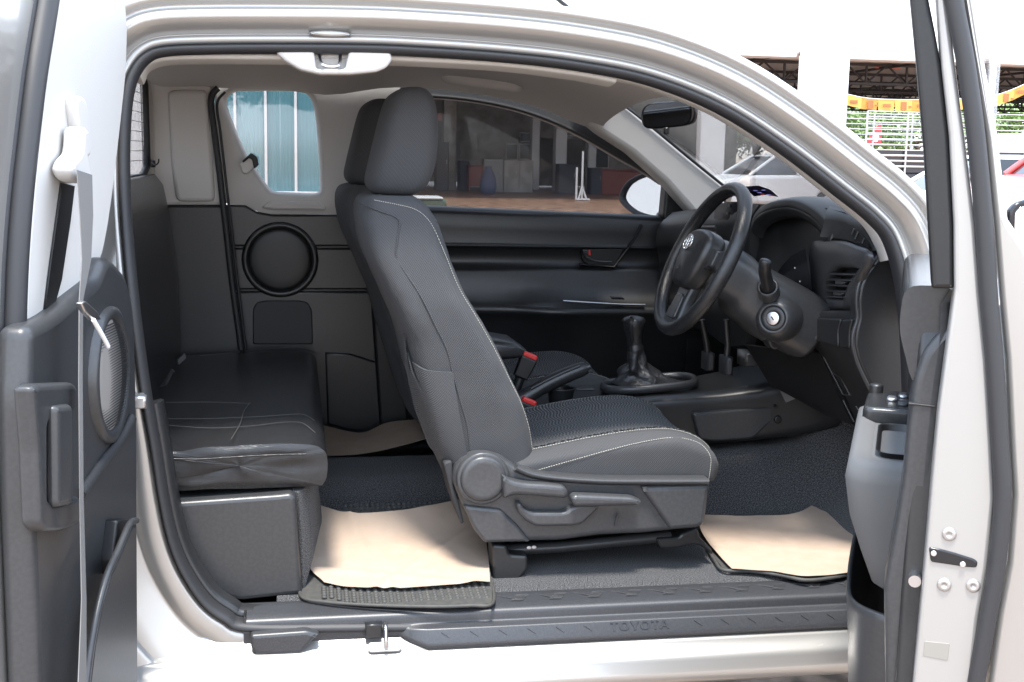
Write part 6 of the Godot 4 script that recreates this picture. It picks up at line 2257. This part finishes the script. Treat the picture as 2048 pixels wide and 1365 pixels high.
# a parked car, front to -x, built on its ground point
func car(called: String, label: String, at: Vector3, turn: float, paint: String, l: float, h: float, group := "cars parked in the yard") -> void:
	var t := thing(called, label, "car", at, group)
	t.rotation.y = turn
	var b := MB.new()
	var k := l / 4.5
	var side := P([-2.2, 0.30, -2.25, 0.55, -2.1, 0.80, -1.0, 0.98, 1.9, 1.02, 2.2, 0.90, 2.25, 0.5, 2.15, 0.28, 1.75, 0.26, 1.68, 0.50, 1.40, 0.66, 1.10, 0.50, 1.02, 0.24, -1.0, 0.24, -1.08, 0.50, -1.38, 0.66, -1.68, 0.50, -1.76, 0.26])
	for i in side.size():
		side[i] = Vector2(side[i].x * k, side[i].y * h / 1.5)
	b.extrude(rc(side, 0.08), -0.86, 0.86, 0.10, 0, 4)
	part(t, "body", b, M[paint])
	b = MB.new()
	var rows := []
	for e in [[0.97, -1.0, 1.85, 0.80], [1.25, -0.55, 1.65, 0.72], [1.46, -0.15, 1.35, 0.62], [1.50, 0.1, 1.1, 0.55]]:
		var row := PackedVector3Array()
		for q in rc(P([e[1] * k, -e[3], e[2] * k, -e[3], e[2] * k, e[3], e[1] * k, e[3]]), 0.12, 4):
			row.append(Vector3(q.x, e[0] * h / 1.5, q.y))
		rows.append(row)
	b.grid(rows, true)
	part(t, "glasshouse", b, M.car_glass)
	b = MB.new()
	rows = []
	for e in [[1.455, -0.2, 1.38, 0.63], [1.50, -0.05, 1.25, 0.60], [1.515, 0.2, 1.0, 0.45]]:
		var row := PackedVector3Array()
		for q in rc(P([e[1] * k, -e[3], e[2] * k, -e[3], e[2] * k, e[3], e[1] * k, e[3]]), 0.12, 4):
			row.append(Vector3(q.x, e[0] * h / 1.5, q.y))
		rows.append(row)
	b.grid(rows, true)
	b.tri_fan(rows[2], Vector3(0.6 * k, 1.52 * h / 1.5, 0))
	part(t, "roof", b, M[paint])
	for s in [-1, 1]:
		for e in [[-1.02, 0.97, -0.17, 1.47], [1.87, 0.97, 1.36, 1.47], [0.45, 0.99, 0.45, 1.49]]:
			b = MB.new()
			b.tube([Vector3(e[0] * k, e[1] * h / 1.5, s * 0.80), Vector3(e[2] * k, e[3] * h / 1.5, s * 0.62)], 0.045, 6)
			part(t, "pillar", b, M[paint])
		for x in [-1.38, 1.39]:
			b = MB.new()
			b.xf = Transform3D(Basis(Vector3.RIGHT, PI / 2), Vector3(x * k, 0.32, s * 0.78))
			b.lathe(P([0.0, 0.07, 0.17, 0.08, 0.20, 0.10, 0.28, 0.10, 0.32, 0.06, 0.32, -0.06, 0.28, -0.10, 0.0, -0.10]), 24)
			part(t, "wheel", b, M.tyre)
			b = MB.new()
			b.xf = Transform3D(Basis(Vector3.RIGHT, PI / 2), Vector3(x * k, 0.32, s * 0.79))
			b.lathe(P([0.0, 0.11, 0.18, 0.105, 0.2, 0.09, 0.2, -0.1, 0.18, -0.105, 0.0, -0.11]), 20)
			part(t, "rim", b, M.steel)
		b = MB.new()
		b.box(Vector3(-2.18 * k, 0.68 * h / 1.5, s * 0.6), Vector3(0.12, 0.13, 0.34), 0.04)
		part(t, "headlight", b, M.steel)
		b = MB.new()
		b.box(Vector3(2.19 * k, 0.80 * h / 1.5, s * 0.64), Vector3(0.1, 0.16, 0.28), 0.04)
		part(t, "tail_light", b, M.red_plastic)

func background() -> void:
	hall()
	showroom()
	fence()
	vehicles()

func hall() -> void:
	var t := thing("yard_canopy", "wide white fascia and dark steel trussed roof of the yard canopy", "canopy", Vector3(0, 0, 0))
	var b := blk(Vector3(-60, 4.62, -36.0), Vector3(70, 9.5, -36.8), 0.03)
	part(t, "fascia", b, M.white_wall)
	# corrugated sheet roof, ribs along z
	b = MB.new()
	var rows := [[], []]
	for i in 520:
		var x := -40.0 + i * 0.19
		var y := 4.75 + (0.05 if i % 4 < 2 else 0.0)
		rows[0].append(Vector3(x, y, -36.8))
		rows[1].append(Vector3(x, y, -63.0))
	b.shell(rows, Vector3(0, 0.02, 0))
	part(t, "sheet_roof", b, M.roof_sheet)
	# trusses
	for z in [-39.0, -44.0, -49.0, -54.0, -58.5, -62.6]:
		b = MB.new()
		var lo := 4.05
		var hi := 4.70
		for y in [lo, hi]:
			b.box(Vector3(14, y, z), Vector3(76, 0.10, 0.10), 0.01)
		for i in 50:
			var x := -24.0 + i * 1.5
			b.tube([Vector3(x, lo, z), Vector3(x + 0.75, hi, z)], 0.035, 5)
			b.tube([Vector3(x + 0.75, hi, z), Vector3(x + 1.5, lo, z)], 0.035, 5)
			b.box(Vector3(x, (lo + hi) / 2, z), Vector3(0.07, hi - lo, 0.07), 0.005)
		part(t, "truss", b, M.roof_steel)
	for x in [-10.0, 0.0, 8.0, 15.0, 20.5, 26.0, 31.0, 38.0]:
		b = MB.new()
		b.box(Vector3(x, 4.66, -49.5), Vector3(0.12, 0.08, 26), 0.01)
		part(t, "purlin", b, M.roof_steel)
	# a lamp fitting under the roof, unlit
	part(t, "lamp_fitting", span(V([20.3082,4.7561,-40,21.2669,4.6626,-40]), 0.1), M.sign_pink)
	# white columns
	for e in [V([15.6807,4.8253,-35.6,17.2274,-.163,-35.6]), V([12.41,4.721,-35.6,13.2348,-.5213,-35.6]), V([24.2933,5.1,-35.6,26.1119,-.0686,-35.6])]:
		var c := thing("column", "", "column", Vector3(e[0].x, 0, -35.6), "white columns of the yard canopy")
		b = MB.new()
		b.box(Vector3((e[1].x - e[0].x) / 2, 2.5, 0), Vector3(e[1].x - e[0].x, 5.0, 0.4), 0.03)
		b.box(Vector3((e[1].x - e[0].x) / 2, 4.8, -0.25), Vector3(e[1].x - e[0].x, 0.3, 0.4), 0.03)
		part(c, "shaft", b, M.white_wall)
		b = MB.new()
		b.box(Vector3((e[1].x - e[0].x) / 2, 0.1, 0), Vector3(e[1].x - e[0].x + 0.15, 0.2, 0.5), 0.02)
		part(c, "base", b, M.white_wall)
		c.set_meta("label", ["wide white column in front of the orange bunting", "narrower white column seen through the windscreen beside the mirror", "white column hidden mostly behind the open front door"][used["column"] - 1])
	# bunting strings
	var k := 0
	for e in [V([14.1075,4.0877,-35.88,14.7813,3.8903,-35.88,15.8041,3.5447,-35.88,16.4833,3.4687,-35.88]), V([16.8101,3.6653,-35.88,17.8465,3.4411,-35.88,18.8819,3.3885,-35.88,20.2694,3.4238,-35.88,21.6692,3.5074,-35.88,22.7215,3.663,-35.88,23.7591,4.077,-35.88])]:
		var bt := thing("bunting", ["orange flag bunting left of the wide white column", "orange flag bunting right of the wide white column"][k], "bunting", Vector3.ZERO, "orange bunting strings")
		k += 1
		var line = cr(e, 14)
		b = MB.new()
		b.tube(line, 0.012, 5)
		part(bt, "string", b, M.white_metal)
		var i := 0
		var l := 0.0
		var last: Vector3 = line[0]
		for j in range(1, line.size()):
			l += line[j].distance_to(line[j - 1])
			if l >= 0.52:
				var a: Vector3 = last
				var c: Vector3 = line[j]
				b = MB.new()
				b.shell([[a, c], [a + Vector3(0.02, -0.36, 0.05 * sin(i * 2.1)), c + Vector3(-0.02, -0.36, 0.05 * sin(i * 2.1))]], Vector3(0, 0, -0.006))
				var fl := part(bt, "flag", b, M.bunting_orange)
				b = MB.new()
				var mid := (a + c) / 2 + Vector3(0, -0.2, 0.05)
				if i % 2 == 0:
					b.box(mid, Vector3(0.20, 0.26, 0.012), 0.003)
					b.box(mid + Vector3(0.22, -0.02, 0), Vector3(0.10, 0.05, 0.012), 0.003)
				else:
					b.box(mid, Vector3(0.26, 0.10, 0.012), 0.003)
				part(fl, "print", b, M.bunting_print)
				last = c
				l = 0.0
				i += 1

func showroom() -> void:
	# back wall of the workshop seen through the far window
	var t := thing("workshop_wall", "grey workshop wall with dark windows and doors seen through the far window", "wall")
	part(t, "wall_surface", span(V([-.5865,4.3675,-50,18.8956,.1797,-50]), 0.3), M.cream_wall)
	for e in [V([8.724,1.7917,-49.95,9.2273,1.1561,-49.95]), V([9.2999,1.8029,-49.95,9.8491,1.167,-49.95]), V([9.312,2.2598,-49.95,9.8332,1.8966,-49.95]), V([11.2793,2.6345,-49.95,11.8979,2.1886,-49.95]), V([12.5592,1.9084,-49.95,13.1606,.8652,-49.95])]:
		var w := part(t, "window", span(e, 0.1, 0.02), M.window_dark)
		var b := MB.new()
		var a: Vector3 = e[0]
		var c: Vector3 = e[1]
		b.tube([Vector3(a.x, a.y, a.z + 0.05), Vector3(c.x, a.y, a.z + 0.05), Vector3(c.x, c.y, a.z + 0.05), Vector3(a.x, c.y, a.z + 0.05)], 0.04, 4, true)
		part(w, "frame", b, M.white_metal)
	for e in [V([10.1728,2.0699,-49.95,10.8247,.0693,-49.95]), V([11.3378,2.0517,-49.95,12.3502,.0905,-49.95]), V([5.7171,3.043,-49.95,6.1249,.0041,-49.95])]:
		part(t, "door", span(e, 0.1, 0.02), M.door_leaf)
	part(t, "sign_board", span(V([5.7631,2.9995,-49.8,6.0574,2.6804,-49.8]), 0.1), M.sign_pink)
	part(t, "notice_board", span(V([6.4582,2.2805,-49.8,6.7657,1.1355,-49.8]), 0.08), M.cabinet_grey)
	var side := thing("workshop_wall", "plain end wall of the workshop left of the far window", "wall")
	part(side, "wall_surface", blk(V([-.6264,-.091,-50])[0] + Vector3(0, 0, 0), V([-.6264,-.091,-50])[0] + Vector3(-0.4, 4.0, 12.0)), M.cream_wall)
	for e in [[V([5.5004,3.5371,-45,5.9983,-.1076,-45]), "beige pier left of the workshop, nearest the driver's headrest"], [V([9.0849,3.6691,-46,9.4045,.0168,-46]), "slim white pier beside the workshop windows"], [V([9.825,3.6495,-45,10.271,-.014,-45]), "white pier between the two dark workshop doors"], [V([11.3496,3.728,-46,11.6801,.0471,-46]), "thin white pier beside the white display stand"]]:
		solo("pier", span(e[0], 0.5, 0.02), M.white_wall if e[1].contains("white") else M.cream_wall, e[1], "pier", "piers of the workshop")
	# furniture
	var i := 0
	for e in [[V([5.1043,1.7861,-44,5.5895,-.1132,-44]), "cabinet_dark", "tall dark cabinet beside the beige pier"], [V([5.986,1.1078,-44,6.3582,-.1034,-44]), "cabinet_dark", "low dark cabinet right of the notice board"], [V([6.7522,1.2048,-43,7.4772,-.1245,-43]), "cabinet_grey", "grey cabinet at the left end of the white one"], [V([7.4905,1.1816,-43,8.5962,-.1105,-43]), "cream_wall", "long pale cabinet under the workshop windows"], [V([9.3319,1.0821,-42,9.9913,-.1262,-42]), "cabinet_dark", "dark cabinet in front of the white pier"], [V([10.5171,.9588,-42,10.9578,-.0782,-42]), "cabinet_dark", "small dark cabinet beside the red counter"]]:
		var c := thing("cabinet", e[2], "cabinet", Vector3.ZERO, "workshop cabinets")
		var a: Vector3 = e[0][0]
		var q: Vector3 = e[0][1]
		part(c, "carcass", blk(Vector3(a.x, 0, a.z), Vector3(q.x, a.y, a.z - 0.6), 0.02), M[e[1]])
		var n := maxi(1, int(round((q.x - a.x) / 0.5)))
		for j in n:
			var x0 := lerpf(a.x, q.x, (j + 0.06) / n)
			var x1 := lerpf(a.x, q.x, (j + 0.94) / n)
			var dr := part(c, "door", blk(Vector3(x0, 0.12, a.z + 0.03), Vector3(x1, a.y - 0.08, a.z - 0.01), 0.01), M[e[1]])
			part(dr, "handle", blk(Vector3(x1 - 0.07, a.y * 0.55, a.z + 0.06), Vector3(x1 - 0.05, a.y * 0.55 + 0.15, a.z + 0.03), 0.004), M.steel)
		i += 1
	var d := thing("counter", "red wooden counter right of the white stand, behind the door mirror", "counter")
	var p0: Array = V([10.9268,.9296,-42,12.6866,-.0568,-42])
	part(d, "front", blk(Vector3(p0[0].x, 0, -42), Vector3(p0[1].x, p0[0].y - 0.06, -42.5), 0.02), M.wood_red)
	part(d, "top", blk(Vector3(p0[0].x - 0.08, p0[0].y - 0.06, -41.92), Vector3(p0[1].x + 0.08, p0[0].y, -42.6), 0.01), M.wood_red)
	d = thing("desk", "low red brown desk left of the grey cabinet", "desk")
	p0 = V([6.2046,.9794,-43,6.7364,-.1338,-43])
	part(d, "top", blk(Vector3(p0[0].x, p0[0].y - 0.05, -43), Vector3(p0[1].x, p0[0].y, -43.6), 0.01), M.wood_red)
	for x in [p0[0].x, p0[1].x - 0.05]:
		part(d, "side_panel", blk(Vector3(x, 0, -43.02), Vector3(x + 0.05, p0[0].y - 0.05, -43.58), 0.01), M.wood_red)
	part(d, "front_panel", blk(Vector3(p0[0].x, 0.2, -43.1), Vector3(p0[1].x, p0[0].y - 0.05, -43.13), 0.01), M.wood_red)
	# blue cloth sack on the floor
	var b := MB.new()
	var s0: Vector3 = V([6.6123,-.0575,-41])[0]
	b.xf = Transform3D(Basis.IDENTITY, Vector3(s0.x, 0, -41))
	b.lathe(P([0.0, 0.0, 0.24, 0.02, 0.30, 0.25, 0.27, 0.55, 0.16, 0.80, 0.10, 0.88, 0.13, 0.96, 0.0, 0.97]), 14)
	solo("sack", b, M.blue_cloth, "blue cloth sack standing before the grey cabinet", "sack")
	# white stand with a forked foot
	d = thing("display_stand", "thin white metal stand before the dark cabinet", "stand")
	var q0: Array = V([8.637,.4113,-36,8.8174,1.4051,-36,9.0703,.4172,-36,8.834,.8177,-36,8.7102,.6607,-36,8.9667,.6645,-36])
	for e in [[Vector3(q0[0].x, 0.05, -36), Vector3(q0[2].x, 0.05, -36)], [Vector3(q0[0].x, 0.05, -36), Vector3(q0[0].x, 1.05, -36)], [Vector3(q0[1].x, 0.05, -36), Vector3(q0[1].x, 1.55, -36)], [Vector3(q0[4].x, 0.05, -36), Vector3(q0[1].x, 0.45, -36)], [Vector3(q0[5].x, 0.05, -36), Vector3(q0[1].x, 0.45, -36)]]:
		b = MB.new()
		b.tube(e, 0.035, 6)
		part(d, "bar", b, M.white_metal)
	# planter kerb in the sun
	d = thing("kerb_block", "white painted kerb block with green side behind the driver's seat back", "kerb")
	var kk: Array = V([3.309,0,-30.4121,3.879,0,-30.5407])
	part(d, "block", blk(Vector3(kk[0].x - 0.5, 0, kk[0].z), Vector3(kk[1].x, 0.22, kk[0].z - 1.2), 0.05), M.kerb_green)
	part(d, "top_face", blk(Vector3(kk[0].x - 0.5, 0.22, kk[0].z + 0.02), Vector3(kk[1].x - 0.1, 0.28, kk[0].z - 1.2), 0.03), M.kerb_paint)

func fence() -> void:
	var t := thing("sheet_fence", "teal corrugated sheet fence with white posts seen through the quarter window", "fence")
	var z := -20.0
	var edges: Array = V([-2.0734,1.8639,-20,-1.5798,1.8748,-20,-1.0823,1.8858,-20,-.5639,1.8972,-20,-.0499,1.9085,-20,.4769,1.9201,-20,1.008,1.9318,-20])
	var yb: float = V([-.3265,.7254,-20])[0].y
	for i in edges.size():
		var b := MB.new()
		b.box(Vector3(edges[i].x, 1.7, z + 0.05), Vector3(0.048, 3.4, 0.05), 0.004)
		part(t, "post", b, M.white_metal)
		if i == edges.size() - 1:
			continue
		b = MB.new()
		var rows := [[], []]
		for k in 33:
			var x: float = lerpf(edges[i].x, edges[i + 1].x, k / 32.0)
			var zz := z - 0.012 * (1.0 if k % 4 < 2 else 0.0)
			rows[0].append(Vector3(x, yb, zz))
			rows[1].append(Vector3(x, 3.3, zz))
		b.shell(rows, Vector3(0, 0, -0.004))
		part(t, "sheet", b, M.teal_sheet)
	for y in [yb, 3.3]:
		part(t, "rail", blk(Vector3(edges[0].x, y - 0.03, z + 0.03), Vector3(edges[-1].x, y + 0.03, z + 0.09), 0.004), M.white_metal)
	part(t, "base_wall", blk(Vector3(edges[0].x, 0, z - 0.08), Vector3(edges[-1].x, yb - 0.04, z + 0.02), 0.01), M.white_wall)
	var w := thing("boundary_wall", "plain white wall seen through the rear window of the cab", "wall")
	part(w, "wall_surface", blk(Vector3(-24, 0, z - 0.3), Vector3(edges[0].x - 0.03, 4.2, z), 0.02), M.white_wall)
	part(w, "coping", blk(Vector3(-24, 4.2, z - 0.36), Vector3(edges[0].x - 0.03, 4.3, z + 0.06), 0.02), M.white_wall)
	tree(Vector3(-2.2, 0, -23.5), 4.6, 3.4, "leaf_c", "dark tree standing behind the teal fence", 101, "")
	tree(Vector3(-4.4, 0, -25.0), 3.4, 3.0, "leaf_c", "lower dark tree behind the left part of the teal fence", 102, "")

func vehicles() -> void:
	# stock truck with a pipe rack
	var t := thing("stock_truck", "white railed stock truck parked beyond the windscreen pillar", "truck")
	var z := -30.0
	var a: Array = V([15.2275,2.887,-30,17.2493,2.9364,-30,17.3745,1.2767,-30,15.2946,1.8662,-30])
	var x0: float = a[0].x
	var x1: float = a[1].x + 2.9
	var b := blk(Vector3(x0, 0.95, z + 0.0), Vector3(x1, 1.12, z - 2.1), 0.03)
	part(t, "bed", b, M.car_dark)
	b = blk(Vector3(x0 - 0.0, 1.12, z - 0.02), Vector3(x1, 1.75, z - 0.06), 0.02)
	part(t, "side_board", b, M.car_dark)
	for zz in [z, z - 2.05]:
		for i in 5:
			var x := lerpf(x0 + 0.1, x1 - 0.05, i / 4.0)
			b = MB.new()
			b.tube([Vector3(x, 1.1, zz + 0.05), Vector3(x, 2.78, zz + 0.05)], 0.03, 6)
			part(t, "post", b, M.galvanised)
		for i in 11:
			var y := 1.30 + i * 0.148
			b = MB.new()
			b.tube([Vector3(x0 + 0.1, y, zz + 0.05), Vector3(x1 - 0.05, y, zz + 0.05)], 0.016 if i > 2 else 0.03, 6)
			part(t, "rail", b, M.galvanised)
	b = MB.new()
	var cx := x1 + 0.1
	b.extrude(rc(P([cx, 0.6, cx + 1.9, 0.6, cx + 2.0, 1.3, cx + 1.6, 2.2, cx + 0.1, 2.3, cx, 1.5]), 0.1), z - 2.0, z - 0.1, 0.08)
	part(t, "cab", b, M.car_white)
	b = MB.new()
	b.extrude(rc(P([cx + 0.2, 1.45, cx + 1.75, 1.45, cx + 1.5, 2.1, cx + 0.2, 2.15]), 0.06), z - 0.12, z - 0.08, 0.01)
	part(t, "cab_window", b, M.car_glass)
	for x in [x0 + 0.9, x1 + 1.0]:
		for zz in [z - 0.2, z - 1.9]:
			b = MB.new()
			b.xf = Transform3D(Basis(Vector3.RIGHT, PI / 2), Vector3(x, 0.45, zz))
			b.lathe(P([0.0, 0.1, 0.3, 0.12, 0.42, 0.12, 0.45, 0.08, 0.45, -0.08, 0.42, -0.12, 0.0, -0.12]), 24)
			part(t, "wheel", b, M.tyre)
	part(t, "chassis", blk(Vector3(x0, 0.55, z - 0.6), Vector3(x1 + 1.8, 0.95, z - 1.5), 0.02), M.car_dark)
	# red and white pennant board behind the rack
	var q: Array = V([16.7792,1.9262,-33,17.2903,1.9361,-33,17.2461,2.5846,-33,17.0367,2.3738,-33])
	b = MB.new()
	b.extrude(PackedVector2Array([Vector2(q[0].x, q[0].y), Vector2(q[1].x, q[1].y), Vector2(q[2].x, q[2].y), Vector2(q[3].x, q[3].y)]), -33.05, -33.0, 0.01)
	var pn := thing("sign_board", "red pointed sign board with a white disc behind the truck's rails", "sign")
	part(pn, "board", b, M.red_print)
	b = MB.new()
	var dc: Vector3 = V([17.0864,2.1095,-33])[0]
	b.extrude(ell(Vector2(dc.x, dc.y), 0.10, 0.13, 20), -33.0, -32.98, 0.004)
	part(pn, "disc", b, M.white_print)
	b = MB.new()
	b.box(Vector3(dc.x, 0.85, -33.1), Vector3(0.06, 1.7, 0.06), 0.01)
	part(pn, "leg", b, M.white_metal)
	car("parked_car", "white hatchback seen through the windscreen above the dashboard", V([12.6533,0,-29.7355])[0] + Vector3(0, 0, -0.4), 0.12, "car_white", 4.4, 1.55)
	car("parked_car", "silver white car whose bonnet shows right of the windscreen pillar", Vector3(10.7, 0, -16.0), 0.0, "car_white", 4.5, 1.6)
	car("parked_car", "tall red car at the right edge above the door mirror", Vector3(9.75, 0, -11.3), 0.0, "car_red", 4.5, 2.1)
	car("parked_car", "dark saloon under the canopy beside the white hatchback", V([15.3791,0,-30.8078])[0] + Vector3(1.0, 0, -2.0), 0.3, "car_dark", 4.5, 1.45)
	for e in [[V([27.7257,1.8252,-72])[0], 6.0, 6.5, "leaf_a", 1, "leafy tree seen through the windscreen right of the inside mirror"], [V([31.2179,1.8806,-75])[0], 5.4, 6.0, "leaf_c", 2, "darker tree seen through the windscreen beside the pillar"], [V([33.3748,1.9374,-70])[0], 5.0, 5.5, "leaf_a", 3, "green tree just right of the wide white column"], [V([37.4583,2.0006,-74])[0], 5.6, 6.0, "leaf_b", 4, "bright green tree behind the stock truck's rails"], [V([38.6735,2.0299,-72])[0], 5.2, 6.0, "leaf_b", 5, "pale green tree behind the right end of the rails"], [V([45.1231,2.1307,-78])[0], 6.0, 6.0, "leaf_a", 6, "green tree mostly hidden behind the open front door"], [V([46.435,2.1684,-74])[0], 5.5, 6.0, "leaf_b", 7, "pale green tree at the right edge"]]:
		tree(Vector3(e[0].x, 0, e[0].z), e[1], e[2], e[3], e[5], e[4])
	# brown sheet fence behind the trees
	var f := thing("sheet_fence", "brown corrugated fence behind the trees beside the wide column", "fence")
	var p0: Vector3 = V([35.7889,1.9496,-80])[0]
	var p1: Vector3 = V([39.6613,2.022,-80])[0]
	for i in 12:
		var xa := lerpf(p0.x, p1.x, i / 12.0)
		var xb := lerpf(p0.x, p1.x, (i + 0.97) / 12.0)
		part(f, "sheet", blk(Vector3(xa, 0.1, -80.0 - 0.04 * (i % 2)), Vector3(xb, 3.6, -80.1), 0.01), M.bark)
